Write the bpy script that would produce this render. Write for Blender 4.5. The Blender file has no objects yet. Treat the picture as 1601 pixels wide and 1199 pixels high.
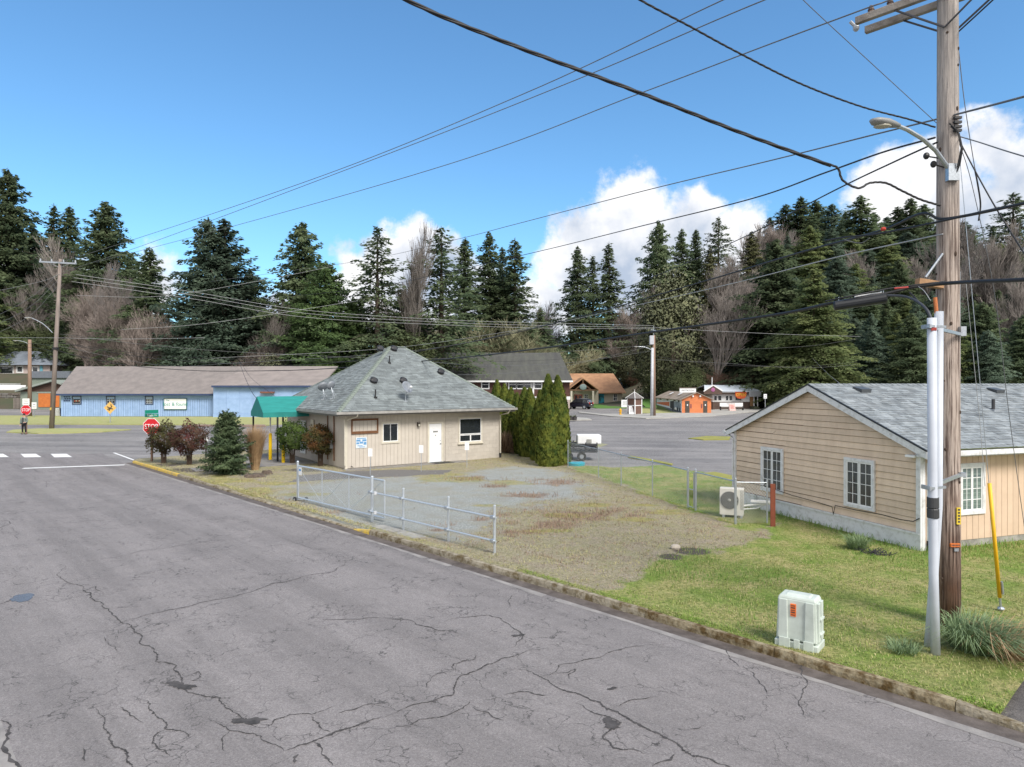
import bpy, bmesh, math, random
import numpy as np
from mathutils import Vector, Matrix
R = math.radians
random.seed(7); rng = np.random.default_rng(7)
scene = bpy.context.scene
# ------------------------------------------------------------------ camera
F = 1067.0; CX = 800.5; CY = 599.5; CH = 4.2          # focal length / centre in photo pixels, eye height in metres
cam_d = bpy.data.cameras.new('camera'); cam = bpy.data.objects.new('camera', cam_d)
scene.collection.objects.link(cam); scene.camera = cam
cam.location = (0, 0, CH); cam.rotation_euler = (R(90), 0, 0)
cam_d.sensor_width = 36; cam_d.lens = 36 * F / 1601; cam_d.clip_end = 6000; cam_d.clip_start = 0.1
# ------------------------------------------------------------------ sky, sun, exposure
SUN_EL, SUN_AZ = 46, 145                                # azimuth clockwise from +Y (behind the camera to the right)
sd = Vector((math.sin(R(SUN_AZ))*math.cos(R(SUN_EL)), math.cos(R(SUN_AZ))*math.cos(R(SUN_EL)), math.sin(R(SUN_EL))))
world = bpy.data.worlds.new('World'); scene.world = world; world.use_nodes = True
def build_sky():
    nt = world.node_tree; nt.nodes.clear(); N = nt.nodes.new; L = nt.links.new
    out = N('ShaderNodeOutputWorld'); bg = N('ShaderNodeBackground'); bg.inputs[1].default_value = SKY_STR
    sky = N('ShaderNodeTexSky'); sky.sky_type = 'NISHITA'; sky.sun_disc = False
    sky.sun_elevation = R(SUN_EL); sky.sun_rotation = R(SUN_AZ); sky.air_density = 1.0; sky.dust_density = 0.6; sky.ozone_density = 2.0
    tc = N('ShaderNodeTexCoord'); nrm = N('ShaderNodeVectorMath'); nrm.operation = 'NORMALIZE'; L(tc.outputs['Generated'], nrm.inputs[0])
    sep = N('ShaderNodeSeparateXYZ'); L(nrm.outputs[0], sep.inputs[0])
    def m(op, a, b=None, c=None, clamp=False):
        n = N('ShaderNodeMath'); n.operation = op; n.use_clamp = clamp
        for i, v in enumerate((a, b, c)):
            if v is None: continue
            if isinstance(v, (int, float)): n.inputs[i].default_value = v
            else: L(v, n.inputs[i])
        return n.outputs[0]
    def noise(sc, det, rough, vec=None, dist=0.0):
        n = N('ShaderNodeTexNoise'); n.inputs['Scale'].default_value = sc; n.inputs['Detail'].default_value = det
        n.inputs['Roughness'].default_value = rough; n.inputs['Distortion'].default_value = dist
        L(vec or nrm.outputs[0], n.inputs['Vector']); return n
    n1 = noise(9, 9, .62); n2 = noise(26, 6, .6)
    wob = m('ADD', m('MULTIPLY', m('SUBTRACT', n1.outputs[0], .5), .13), m('MULTIPLY', m('SUBTRACT', n2.outputs[0], .5), .06))
    # cumulus heaps standing where the photograph has them: direction, radius
    heaps = [(985,345,75),(930,365,52),(1040,375,70),(1090,365,55),(1000,405,95),(900,425,55),(1165,365,36),(1125,415,70),
             (1250,400,60),(1360,310,50),(1410,285,62),(1480,268,62),(1560,240,60),(1620,270,90),(1500,360,100),(1720,330,120),(1400,370,60),
             (548,408,42),(592,392,44),(645,398,50),(690,425,60),(560,460,70),(640,480,90),(740,470,60),(245,415,28),(230,450,45),(60,420,50),(120,440,50),(20,460,80),
             (850,500,70),(420,500,60)]
    d = None
    for (px, py, r) in heaps:
        v = Vector(((px-CX)/F, 1, -(py-CY)/F)); ln = v.length; v.normalize()
        dd = N('ShaderNodeVectorMath'); dd.operation = 'DISTANCE'; L(nrm.outputs[0], dd.inputs[0]); dd.inputs[1].default_value = v
        s = m('SUBTRACT', r/F/ln, dd.outputs['Value'])
        d = s if d is None else m('MAXIMUM', d, s)
    mask_h = N('ShaderNodeMapRange'); mask_h.interpolation_type = 'SMOOTHSTEP'
    L(m('ADD', d, wob), mask_h.inputs[0]); mask_h.inputs[1].default_value = -.008; mask_h.inputs[2].default_value = .022
    # the broken cloud that the rest of the sky carries (soft light of the photograph)
    n3 = noise(2.1, 10, .6, None, .3)
    beh = N('ShaderNodeMapRange'); L(sep.outputs['Y'], beh.inputs[0]); beh.inputs[1].default_value = .42; beh.inputs[2].default_value = -.15
    beh.inputs[3].default_value = -.25; beh.inputs[4].default_value = .26
    mk = N('ShaderNodeMapRange'); mk.interpolation_type = 'SMOOTHSTEP'; L(m('ADD', n3.outputs[0], beh.outputs[0]), mk.inputs[0]); mk.inputs[1].default_value = .5; mk.inputs[2].default_value = .62
    mask = m('MAXIMUM', mask_h.outputs[0], mk.outputs[0])
    # shading of the cloud: bright heads, grey-blue bellies
    sh = noise(7, 8, .55); 
    lum = N('ShaderNodeValToRGB'); cr = lum.color_ramp
    cr.elements[0].position = .40; cr.elements[0].color = CLOUD_LO; cr.elements[1].position = .60; cr.elements[1].color = CLOUD_HI
    shv = m('ADD', m('ADD', sh.outputs[0], m('MULTIPLY', m('SUBTRACT', m('MULTIPLY', sep.outputs['Z'], 1), .18), .35)), m('MULTIPLY', m('SUBTRACT', .035, d), 1.7))
    L(shv, lum.inputs[0])
    # blue of the photograph: the sky model, a little deeper
    tint = N('ShaderNodeMixRGB'); tint.blend_type = 'MULTIPLY'; tint.inputs[0].default_value = 1; L(sky.outputs[0], tint.inputs[1]); tint.inputs[2].default_value = SKY_TINT
    mix = N('ShaderNodeMixRGB'); L(mask, mix.inputs[0]); L(tint.outputs[0], mix.inputs[1]); L(lum.outputs[0], mix.inputs[2])
    L(mix.outputs[0], bg.inputs[0]); L(bg.outputs[0], out.inputs[0])
SKY_STR = 0.10
SKY_TINT = (0.59, 0.89, 1.03, 1)
CLOUD_LO = (2.5, 2.95, 3.7, 1); CLOUD_HI = (5.3, 5.3, 5.4, 1)
build_sky()
sun_d = bpy.data.lights.new('sun', 'SUN'); sun_d.energy = 2.2; sun_d.angle = R(22); sun_d.color = (1, .95, .88)
sun = bpy.data.objects.new('sun', sun_d); scene.collection.objects.link(sun)
sun.rotation_euler = sd.to_track_quat('Z', 'Y').to_euler(); sun.location = (10, -20, 40)
scene.view_settings.view_transform = 'Standard'; scene.view_settings.look = 'None'; scene.view_settings.gamma = 1
scene.view_settings.use_curve_mapping = False; scene.view_settings.exposure = 1.05
# ------------------------------------------------------------------ helpers
def P(px, py, D):                                       # a point at depth D seen at photo pixel px, py
    return Vector(((px-CX)/F*D, D, CH-(py-CY)/F*D))
def G(px, py, z=0.0):
    D = (CH-z)*F/(py-CY); return Vector(((px-CX)/F*D, D, z))
def onplane(px, py, p0, n):
    d = Vector(((px-CX)/F, 1, -(py-CY)/F)); o = Vector((0, 0, CH)); n = Vector(n)
    return o + d*((Vector(p0)-o).dot(n)/d.dot(n))
KU = Vector((-.685, .728, 0)).normalized(); KV = Vector((KU.y, -KU.x, 0)); KO = Vector((-3.46, 18.4, 0))
def UV(u, v, z=0.0):
    p = KO + KU*u + KV*v; return Vector((p.x, p.y, z))
def uv_of(x, y):
    dx = x-KO.x; dy = y-KO.y; return dx*KU.x+dy*KU.y, dx*KV.x+dy*KV.y
MATS = {}
def mat(name, col, rough=.8, metal=0.0, var=.25, scale=3.0, bump=0.0, bscale=40.0, col2=None, rnd=0.0, spec=None, stretch=None, fac=(.35,.65), trans=0.0, emit=None):
    if name in MATS: return MATS[name]
    m = bpy.data.materials.new(name); m.use_nodes = True; nt = m.node_tree; N = nt.nodes.new; L = nt.links.new
    b = nt.nodes['Principled BSDF']; b.inputs['Roughness'].default_value = rough; b.inputs['Metallic'].default_value = metal
    if spec is not None: b.inputs['Specular IOR Level'].default_value = spec
    tc = N('ShaderNodeTexCoord'); mp = N('ShaderNodeMapping'); L(tc.outputs['Object'], mp.inputs[0])
    if stretch: mp.inputs['Scale'].default_value = stretch
    n = N('ShaderNodeTexNoise'); n.inputs['Scale'].default_value = scale; n.inputs['Detail'].default_value = 6; n.inputs['Roughness'].default_value = .65
    L(mp.outputs[0], n.inputs['Vector'])
    c = tuple(col)+(1,) if len(col) == 3 else col
    c2 = (tuple(col2)+(1,)) if col2 else tuple(x*(1-var) for x in c[:3])+(1,)
    mr = N('ShaderNodeMapRange'); L(n.outputs[0], mr.inputs[0]); mr.inputs[1].default_value = fac[0]; mr.inputs[2].default_value = fac[1]
    mx = N('ShaderNodeMixRGB'); L(mr.outputs[0], mx.inputs[0]); mx.inputs[1].default_value = c2; mx.inputs[2].default_value = c
    o = mx.outputs[0]
    if rnd:
        oi = N('ShaderNodeObjectInfo'); hs = N('ShaderNodeHueSaturation'); r2 = N('ShaderNodeMapRange'); L(oi.outputs['Random'], r2.inputs[0])
        r2.inputs[3].default_value = 1-rnd; r2.inputs[4].default_value = 1+rnd; L(r2.outputs[0], hs.inputs['Value']); L(o, hs.inputs['Color']); o = hs.outputs[0]
    L(o, b.inputs['Base Color'])
    if emit: b.inputs['Emission Color'].default_value = tuple(emit)+(1,); b.inputs['Emission Strength'].default_value = 1
    if bump:
        n2 = N('ShaderNodeTexNoise'); n2.inputs['Scale'].default_value = bscale; n2.inputs['Detail'].default_value = 5; L(mp.outputs[0], n2.inputs['Vector'])
        bp = N('ShaderNodeBump'); bp.inputs['Strength'].default_value = bump; bp.inputs['Distance'].default_value = .02; L(n2.outputs[0], bp.inputs['Height']); L(bp.outputs[0], b.inputs['Normal'])
    if trans:
        tr = N('ShaderNodeBsdfTranslucent'); L(o, tr.inputs[0]); ms = N('ShaderNodeMixShader'); ms.inputs[0].default_value = trans
        L(b.outputs[0], ms.inputs[1]); L(tr.outputs[0], ms.inputs[2]); L(ms.outputs[0], nt.nodes['Material Output'].inputs[0])
    m.diffuse_color = c; MATS[name] = m; return m
def link(o, parent=None):
    scene.collection.objects.link(o)
    if parent is not None: o.parent = parent
    return o
def tag(o, label=None, cat=None, group=None, kind=None):
    if label: o['label'] = label
    if cat: o['category'] = cat
    if group: o['group'] = group
    if kind: o['kind'] = kind
    return o
def thing(name, loc, label, cat, rz=0.0, group=None):
    o = bpy.data.objects.new(name, None); o.empty_display_size = .3; link(o); o.location = loc; o.rotation_euler = (0, 0, rz)
    return tag(o, label, cat, group)
class MB:
    def __init__(s): s.v = []; s.f = []; s.m = []; s.mi = 0
    def add(s, vs, fs):
        b = len(s.v); s.v += [tuple(x) for x in vs]; s.f += [tuple(i+b for i in f) for f in fs]; s.m += [s.mi]*len(fs); return s
    def box(s, x0, x1, y0, y1, z0, z1):
        return s.add([(x0,y0,z0),(x1,y0,z0),(x1,y1,z0),(x0,y1,z0),(x0,y0,z1),(x1,y0,z1),(x1,y1,z1),(x0,y1,z1)],
                     [(0,3,2,1),(4,5,6,7),(0,1,5,4),(1,2,6,5),(2,3,7,6),(3,0,4,7)])
    def beam(s, a, b, w, h, up=(0,0,1)):
        a = Vector(a); b = Vector(b); d = (b-a).normalized(); u = Vector(up)
        if abs(d.dot(u)) > .99: u = Vector((0,1,0))
        x = d.cross(u).normalized()*w/2; y = x.cross(d).normalized()*h/2
        return s.add([a-x-y, a+x-y, a+x+y, a-x+y, b-x-y, b+x-y, b+x+y, b-x+y], [(0,1,2,3),(4,7,6,5),(0,4,5,1),(1,5,6,2),(2,6,7,3),(3,7,4,0)])
    def tube(s, pts, r, n=8, cap=True):
        pts = [Vector(p) for p in pts]; k = len(pts); rs = r if isinstance(r, (list, tuple)) else [r]*k
        vs = []; u = None
        for i, p in enumerate(pts):
            d = (pts[min(i+1, k-1)]-pts[max(i-1, 0)]).normalized()
            if u is None:
                u = d.orthogonal().normalized()
            else:
                u = (u-d*u.dot(d))
                u = u.normalized() if u.length > 1e-6 else d.orthogonal().normalized()
            w = d.cross(u)
            for j in range(n):
                a = 2*math.pi*j/n; vs.append(p+(u*math.cos(a)+w*math.sin(a))*rs[i])
        fs = [(i*n+j, i*n+(j+1) % n, (i+1)*n+(j+1) % n, (i+1)*n+j) for i in range(k-1) for j in range(n)]
        if cap: fs += [tuple(range(n))[::-1], tuple((k-1)*n+j for j in range(n))]
        return s.add(vs, fs)
    def cyl(s, c, r, h, n=16, r2=None): return s.tube([c, (c[0], c[1], c[2]+h)], [r, r if r2 is None else r2], n)
    def prism(s, poly, off):                            # poly: 3-D outline, off: extrusion vector
        n = len(poly); off = Vector(off); a = [Vector(p) for p in poly]; b = [p+off for p in a]
        return s.add(a+b, [tuple(range(n))[::-1], tuple(range(n, 2*n))]+[(i, (i+1) % n, (i+1) % n+n, i+n) for i in range(n)])
    def face(s, poly): return s.add(poly, [tuple(range(len(poly)))])
    def ell(s, c, rx, ry, rz, n=12, k=8):
        vs = []; 
        for i in range(k+1):
            t = math.pi*i/k
            for j in range(n):
                a = 2*math.pi*j/n; vs.append((c[0]+rx*math.sin(t)*math.cos(a), c[1]+ry*math.sin(t)*math.sin(a), c[2]+rz*math.cos(t)))
        return s.add(vs, [(i*n+j, (i+1)*n+j, (i+1)*n+(j+1) % n, i*n+(j+1) % n) for i in range(k) for j in range(n)])
    def build(s, name, m, parent=None, smooth=False, bevel=0.0):
        me = bpy.data.meshes.new(name); me.from_pydata(s.v, [], s.f); ms = m if isinstance(m, list) else [m]
        for x in ms: me.materials.append(x)
        if len(ms) > 1: me.polygons.foreach_set('material_index', s.m)
        bm = bmesh.new(); bm.from_mesh(me); bmesh.ops.recalc_face_normals(bm, faces=bm.faces); bm.to_mesh(me); bm.free()
        if smooth: me.polygons.foreach_set('use_smooth', [True]*len(me.polygons))
        o = bpy.data.objects.new(name, me); link(o, parent)
        if bevel:
            bv = o.modifiers.new('bevel', 'BEVEL'); bv.width = bevel; bv.segments = 2; bv.limit_method = 'ANGLE'
        return o
def npmesh(name, V, Fc, m, smooth=False):               # V (n,3), Fc (k,3|4) arrays
    me = bpy.data.meshes.new(name); k = Fc.shape[1]
    me.vertices.add(len(V)); me.vertices.foreach_set('co', V.astype(np.float32).ravel())
    me.loops.add(Fc.size); me.loops.foreach_set('vertex_index', Fc.astype(np.int32).ravel())
    me.polygons.add(len(Fc)); me.polygons.foreach_set('loop_start', np.arange(0, Fc.size, k, dtype=np.int32))
    me.polygons.foreach_set('loop_total', np.full(len(Fc), k, dtype=np.int32)); me.update(calc_edges=True)
    me.materials.append(m)
    return me
def leafmesh(name, V4, m, cz=None, k=.75):
    """leaf quads (n,4,3) with faces turned outward and soft normals, so a crown shades as a mass"""
    c = V4.mean(1); out = c.copy()
    if cz is None: r0 = np.hypot(c[:,0], c[:,1])[:,None]+1e-6; out = np.concatenate([c[:,:2]/r0, np.full((len(c),1), .55)], 1)
    else: out[:,2] -= cz
    out /= np.linalg.norm(out, axis=1)[:,None]+1e-6
    n = np.cross(V4[:,2]-V4[:,0], V4[:,3]-V4[:,1]); n /= np.linalg.norm(n, axis=1)[:,None]+1e-9; fl = (n*out).sum(1) < 0; V4 = np.where(fl[:,None,None], V4[:,::-1], V4); n[fl] *= -1
    s = out*k+n*(1-k); s /= np.linalg.norm(s, axis=1)[:,None]+1e-9
    me = npmesh(name, V4.reshape(-1,3), np.arange(len(V4)*4).reshape(-1,4), m); me.normals_split_custom_set_from_vertices(np.repeat(s, 4, 0)); return me
def box_part(name, dims, m, parent, bevel=0.0, label=None):
    o = MB().box(*dims).build(name, m, parent, bevel=bevel)
    if label: o['label'] = label
    return o
def copy_tree(o, parent=None):
    c = o.copy(); scene.collection.objects.link(c); c.parent = parent
    for ch in o.children: copy_tree(ch, c)
    return c
def text_mesh(name, s, size, m, parent, loc, rot=(R(90),0,0), ext=.004, ax='CENTER', sx=1.0):
    cu = bpy.data.curves.new(name, 'FONT'); cu.body = s; cu.size = size; cu.extrude = ext; cu.align_x = ax; cu.align_y = 'CENTER'
    t = bpy.data.objects.new('tmp', cu); scene.collection.objects.link(t); dg = bpy.context.evaluated_depsgraph_get()
    me = bpy.data.meshes.new_from_object(t.evaluated_get(dg)); bpy.data.objects.remove(t)
    me.materials.clear(); me.materials.append(m); o = bpy.data.objects.new(name, me); link(o, parent); o.location = loc; o.rotation_euler = rot; o.scale = (sx, 1, 1); return o
def jitter_line(pts, amp, n=3):
    for _ in range(n):
        q = [pts[0]]
        for a, b in zip(pts, pts[1:]):
            mid = (a+b)/2; d = (b-a); nn = Vector((-d.y, d.x, 0))
            q += [mid+nn*random.uniform(-amp, amp), b]
        pts = q
    return pts
# ------------------------------------------------------------------ common materials
white = mat('white_paint', (.78,.79,.80), .55, var=.08, scale=6)
offwhite = mat('worn_white_paint', (.72,.73,.73), .6, var=.18, scale=9)
galv = mat('galvanized_steel', (.52,.56,.60), .42, metal=.75, var=.25, scale=30)
blackm = mat('black_metal', (.02,.02,.022), .5, var=.2)
rubber = mat('black_rubber', (.018,.018,.02), .7, var=.3, scale=20)
glassm = mat('dark_window_glass', (.025,.03,.035), .06, var=.3, scale=2, spec=.9)
concrete = mat('weathered_concrete', (.36,.35,.32), .9, var=.4, scale=4, bump=.5, bscale=60)
wood_pole = mat('weathered_pole_wood', (.30,.23,.18), .9, col2=(.115,.075,.055), scale=2.2, stretch=(9,9,.55), bump=.9, bscale=9, fac=(.36,.62))
# ================================================================== GROUND
def asphalt(name, base, dark, scale, streak=None, cracks=True, amt=.85):
    m = bpy.data.materials.new(name); m.use_nodes = True; nt = m.node_tree; N = nt.nodes.new; L = nt.links.new
    b = nt.nodes['Principled BSDF']; b.inputs['Roughness'].default_value = .88; b.inputs['Specular IOR Level'].default_value = .3
    tc = N('ShaderNodeTexCoord')
    def noise(sc, det=5, rough=.6, vec=None):
        n = N('ShaderNodeTexNoise'); n.inputs['Scale'].default_value = sc; n.inputs['Detail'].default_value = det; n.inputs['Roughness'].default_value = rough
        L(vec or tc.outputs['Object'], n.inputs['Vector']); return n.outputs[0]
    def mr(v, a, b_, c=0, d=1):
        n = N('ShaderNodeMapRange'); L(v, n.inputs[0]); n.inputs[1].default_value = a; n.inputs[2].default_value = b_; n.inputs[3].default_value = c; n.inputs[4].default_value = d; return n.outputs[0]
    def mix(f, a, b_, t='MIX'):
        n = N('ShaderNodeMixRGB'); n.blend_type = t
        for i, v in enumerate((f, a, b_)):
            if isinstance(v, (int, float)): n.inputs[i].default_value = v
            elif isinstance(v, tuple): n.inputs[i].default_value = v+(1,)
            else: L(v, n.inputs[i])
        return n.outputs[0]
    mp = N('ShaderNodeMapping'); L(tc.outputs['Object'], mp.inputs[0])
    mp.vector_type = 'TEXTURE'
    if streak: mp.inputs['Rotation'].default_value = (0, 0, streak[0]); mp.inputs['Scale'].default_value = streak[1]
    col = mix(mr(noise(scale), .32, .68), dark, base)
    sn = noise(.6 if streak else scale, 7, .7, mp.outputs[0]); col = mix(mr(sn, .50, .62, 0, .42), col, tuple(min(1, x*1.22) for x in base)); col = mix(mr(sn, .50, .40, 0, .42), col, tuple(x*.72 for x in dark))
    col = mix(mr(noise(30, 5, .95), .42, .58, 0, 1), mix(1.0, col, (.60,.60,.60), 'MULTIPLY'), col)
    col = mix(mr(noise(6, 7, .95), .44, .57, 0, .45), mix(1.0, col, (.74,.73,.73), 'MULTIPLY'), col)
    col = mix(mr(noise(48, 2, .8), .66, .72, 0, .7), col, (.46,.44,.42))
    col = mix(mr(noise(230, 2, .8), .56, .66, 0, .65), col, (.40,.385,.37))
    col = mix(mr(noise(170, 2, .8), .60, .68, 0, .8), col, (.045,.042,.042))
    col = mix(mr(noise(.55, 8, .75), .50, .80, 0, .4), col, tuple(x*.6 for x in dark))
    if cracks:
        nz = N('ShaderNodeTexNoise'); nz.inputs['Scale'].default_value = 3; nz.inputs['Detail'].default_value = 6; L(tc.outputs['Object'], nz.inputs['Vector'])
        ad = N('ShaderNodeMixRGB'); ad.blend_type = 'ADD'; ad.inputs[0].default_value = .55; L(tc.outputs['Object'], ad.inputs[1]); L(nz.outputs['Color'], ad.inputs[2])
        for sc, w, lo, hi in ((.55, .006, .47, .56), (1.7, .007, .50, .60), (3.6, .006, .52, .60)):
            vo = N('ShaderNodeTexVoronoi'); vo.feature = 'DISTANCE_TO_EDGE'; vo.inputs['Scale'].default_value = sc; L(ad.outputs[0], vo.inputs['Vector'])
            line = mr(vo.outputs['Distance'], 0, w*sc*1.6, 1, 0)
            mu = N('ShaderNodeMath'); mu.operation = 'MULTIPLY'; L(line, mu.inputs[0]); L(mr(noise(.35+sc*.2, 4), lo, hi, 0, amt), mu.inputs[1])
            col = mix(mu.outputs[0], col, (.04,.038,.038))
    L(col, b.inputs['Base Color'])
    bp = N('ShaderNodeBump'); bp.inputs['Strength'].default_value = .5; bp.inputs['Distance'].default_value = .01; L(noise(120, 4, .8), bp.inputs['Height']); L(bp.outputs[0], b.inputs['Normal'])
    return m
ANG = math.atan2(KU.y, KU.x)
road_m = asphalt('worn_street_asphalt', (.335,.312,.31), (.28,.262,.262), .9, (ANG, (9, .6, 1)))
lot_m = asphalt('pale_old_asphalt', (.41,.395,.385), (.24,.235,.24), .16, (R(-6), (14, 1.1, 1)))
grass_far = mat('mown_grass_far', (.135,.19,.035), .95, col2=(.17,.155,.055), scale=.8, bump=.6, bscale=30)
earth = mat('forest_floor', (.05,.06,.03), 1, col2=(.085,.065,.045), scale=.2)
def hill_h(x, y):
    def ss(t): t = np.clip(t, 0, 1); return t*t*(3-2*t)
    r = x/np.maximum(y, 1)
    a = 27*ss((y-112)/75)*ss((r-.12)/.22)
    b = 6.2*ss((y-116)/16)*ss((-r-.50)/.10)
    c = 3.5*ss((y-140)/50)*ss((r+.2)/.2)*(1-ss((r-.14)/.1))
    return a+b+c
def sheet(name, pts, z, m, kind='structure'):
    o = MB().face([(p[0], p[1], z) for p in pts]).build(name, m); o['kind'] = kind; return o
def hz(x, y): return float(hill_h(np.array(float(x)), np.array(float(y))))
def terrain():
    xs = np.concatenate([np.arange(-3000,-260,400), np.arange(-260, 300, 6), np.arange(300, 3001, 400)]); ys = np.concatenate([np.arange(-200, 106, 34), np.arange(110, 300, 6), np.array([320, 380, 500, 900, 2500])])
    X, Y = np.meshgrid(xs, ys); Z = hill_h(X, Y)-.03
    V = np.stack([X, Y, Z], -1).reshape(-1, 3); nx = len(xs); ny = len(ys)
    i = np.arange((ny-1)*(nx-1)); r_, c_ = i//(nx-1), i % (nx-1); b = r_*nx+c_
    me = npmesh('ground', V, np.stack([b, b+1, b+nx+1, b+nx], -1), earth); me.polygons.foreach_set('use_smooth', [True]*len(me.polygons))
    tag(link(bpy.data.objects.new('ground', me)), kind='structure')
terrain()
sheet('asphalt_street', [(-140,-60),(120,-60),(120,100),(60,104),(36,114),(20,128),(-30,120),(-60,112),(-140,112)], 0.0, lot_m)
sheet('road', [UV(-40,-8.9),UV(-40,-.30),UV(22.6,-.30),G(158,709),G(130,709.5),G(0,707.5),UV(36,-8.9)], .004, road_m)
gut_m = mat('pale_gutter_concrete', (.285,.268,.255), .9, col2=(.20,.188,.182), scale=2.2, bump=.4, fac=(.40,.60))
def gutter():                                           # worn concrete apron: ragged edge towards the asphalt, pieces missing
    mb = MB(); u = -40.0; prev = None; gone = 0
    while u < 24.4:
        if random.random() < .03: gone = random.randint(1, 3)
        w = .13+.035*math.sin(u*1.7)+random.uniform(-.018,.018); a = (UV(u,-.30,.008), UV(u,-.30-w,.008))
        if prev and gone <= 0: mb.face([prev[0], prev[1], a[1], a[0]])
        gone -= 1; prev = a; u += .16
    mb.build('gutter', gut_m)['kind'] = 'structure'
gutter()
sheet('gutter_channel', [UV(-40,-.30),UV(-40,.02),UV(24.5,.02),UV(24.5,-.30)], .005, mat('dirty_gutter', (.13,.11,.10), .9, col2=(.06,.048,.042), scale=3, bump=.4))
sheet('far_gutter', [UV(-40,-9.6),UV(-40,-8.9),UV(30,-8.9),UV(30,-9.6)], .006, mat('pale_gutter_concrete', (.5,.5,.5)))
# painted markings
paint = mat('road_paint_white', (.72,.72,.71), .7, col2=(.45,.45,.44), scale=10, fac=(.25,.5))
def stripe(name, a, b, w, z=.012, m=paint):
    d = (b-a).normalized(); n = Vector((-d.y, d.x, 0))*w/2
    return sheet(name, [a-n, b-n, b+n, a+n], z, m)
stripe('stop_line', G(36,732.5), G(195,727), .38)
for (x0, x1) in ((-60,-30),(-16,11),(38,62),(85,110)):
    sheet('crosswalk_bar', [G(x0,715.2),G(x1+3,714.8),G(x1-6,709.6),G(x0-6,709.8)], .012, paint)
stripe('lane_line', G(178,708), G(212,720.5), .14)
yel = mat('yellow_kerb_paint', (.62,.42,.05), .8, col2=(.33,.27,.15), scale=6, fac=(.3,.6), bump=.3)
# cracks traced as ribbons with ragged edges
crackm = mat('dark_crack', (.085,.078,.078), .95, col2=(.03,.028,.028), scale=6)
def Z7(p, w=1.0): return [G(x/2.668, 800+y/2.668, .009) for x, y in p], w
def Z8(p, w=1.0): return [G(600+x/2.668, 800+y/2.668, .009) for x, y in p], w
CR = [Z7([(245,215),(275,230),(250,270),(300,300),(350,330),(380,350),(420,375),(455,405),(515,465),(560,490),(590,515),(585,550),(640,570),(650,625),(735,640),(755,690),(770,740),(850,765),(920,775),(945,820),(1000,850),(1060,895),(1110,900)],1.1),
 Z7([(455,480),(590,435),(700,410),(850,375),(1000,345),(1130,300),(1270,268),(1390,250),(1430,225),(1490,190)],1.0),
 Z7([(270,215),(400,200),(600,160),(750,140),(950,115),(1150,95)],.6),
 Z7([(1110,900),(1150,865),(1210,845),(1300,845),(1390,810)],.9), Z7([(1300,850),(1330,885),(1380,920)],.8),
 Z7([(1190,998),(1310,955),(1420,912),(1500,885),(1600,855)],1.4), Z8([(0,858),(110,808),(290,762),(300,720),(330,680),(400,655),(470,625),(560,595),(640,570)],1.1),
 Z7([(400,820),(430,890),(455,950),(500,985),(530,1005),(550,1060),(560,1100)],1.0), Z7([(500,810),(540,845),(600,880)],.8),
 Z7([(575,770),(620,820),(660,860),(690,905),(750,910),(790,940)],.9), Z7([(690,905),(640,940),(655,980),(710,1020)],.9),
 Z7([(870,865),(960,912),(1060,925),(1100,955),(1190,998)],.8), Z7([(960,912),(925,950),(940,1000)],.6), Z7([(1310,960),(1340,1010),(1385,1060)],.9),
 Z7([(0,870),(30,940),(80,1060),(100,1100)],1.8), Z7([(455,405),(530,398),(610,392)],.5), Z7([(-40,395),(0,385),(60,360),(130,345)],1.3),
 Z7([(755,690),(830,665),(835,690),(800,705),(870,708)],.6), Z7([(150,860),(210,845),(260,820)],.5), Z7([(350,980),(355,1040)],.8),Z7([(180,190),(230,172),(300,165)],.5),Z7([(60,60),(80,90),(75,118)],.6),Z7([(320,340),(400,310),(430,355)],.7),Z7([(430,520),(450,550),(490,585)],.5),Z7([(1245,1010),(1225,1050)],1.5),Z7([(1410,840),(1500,815),(1600,795)],.9),Z7([(1160,105),(1230,130),(1300,155),(1420,160)],.5),Z7([(1340,450),(1480,447),(1600,442)],.9),
 Z8([(560,655),(660,690),(740,740),(850,775),(930,820),(1010,855),(1090,900),(1180,945),(1240,980),(1290,1018),(1360,1030),(1440,1062),(1500,1100)],1.5),
 Z8([(0,440),(100,450),(190,480),(240,495),(330,510)],.8), Z8([(220,465),(340,440),(430,430),(490,445),(530,480),(570,500),(560,540),(540,565)],.9),
 Z8([(290,660),(290,635),(380,615),(385,595)],.7), Z8([(290,660),(200,690),(180,745)],.8), Z8([(40,905),(150,865),(260,850),(330,820),(370,785)],.8),
 Z8([(370,815),(440,840),(500,872)],.9), Z8([(500,762),(600,750),(685,765)],1.0), Z8([(655,690),(720,665),(730,640),(870,610),(1000,570),(1190,548)],.7),
 Z8([(715,672),(770,670),(800,655),(770,680),(778,700)],.7), Z8([(800,795),(860,830),(940,855),(990,880),(930,920),(915,945),(960,985),(1040,990),(1090,1010)],1.2),
 Z8([(1120,1060),(1190,1035),(1215,1010)],1.2), Z8([(980,812),(1030,785),(1150,768)],.7), Z8([(1265,908),(1345,888)],.6), Z8([(520,400),(520,370),(555,340)],.8),Z8([(1430,560),(1440,610),(1490,650)],.6),Z8([(1500,640),(1560,700),(1600,760)],.7),Z8([(2250,600),(2300,640),(2290,720),(2240,790)],.7),Z8([(1900,250),(1960,290),(1990,330),(2100,350)],.6),Z8([(1720,560),(1760,620),(1770,720),(1730,800),(1760,860)],.7)]
for a, b in ((G(30,727),G(60,739)),(G(52,745),G(72,757)),(G(72,757),G(66,764)),(G(0,800),G(40,796)),(G(5,812),G(0,830)),(G(85,820),G(180,812)),(G(130,687),G(145,692)),(G(180,692),G(230,700)),(G(78,694),G(92,700))):
    CR.append(([a,b], .8))
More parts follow.
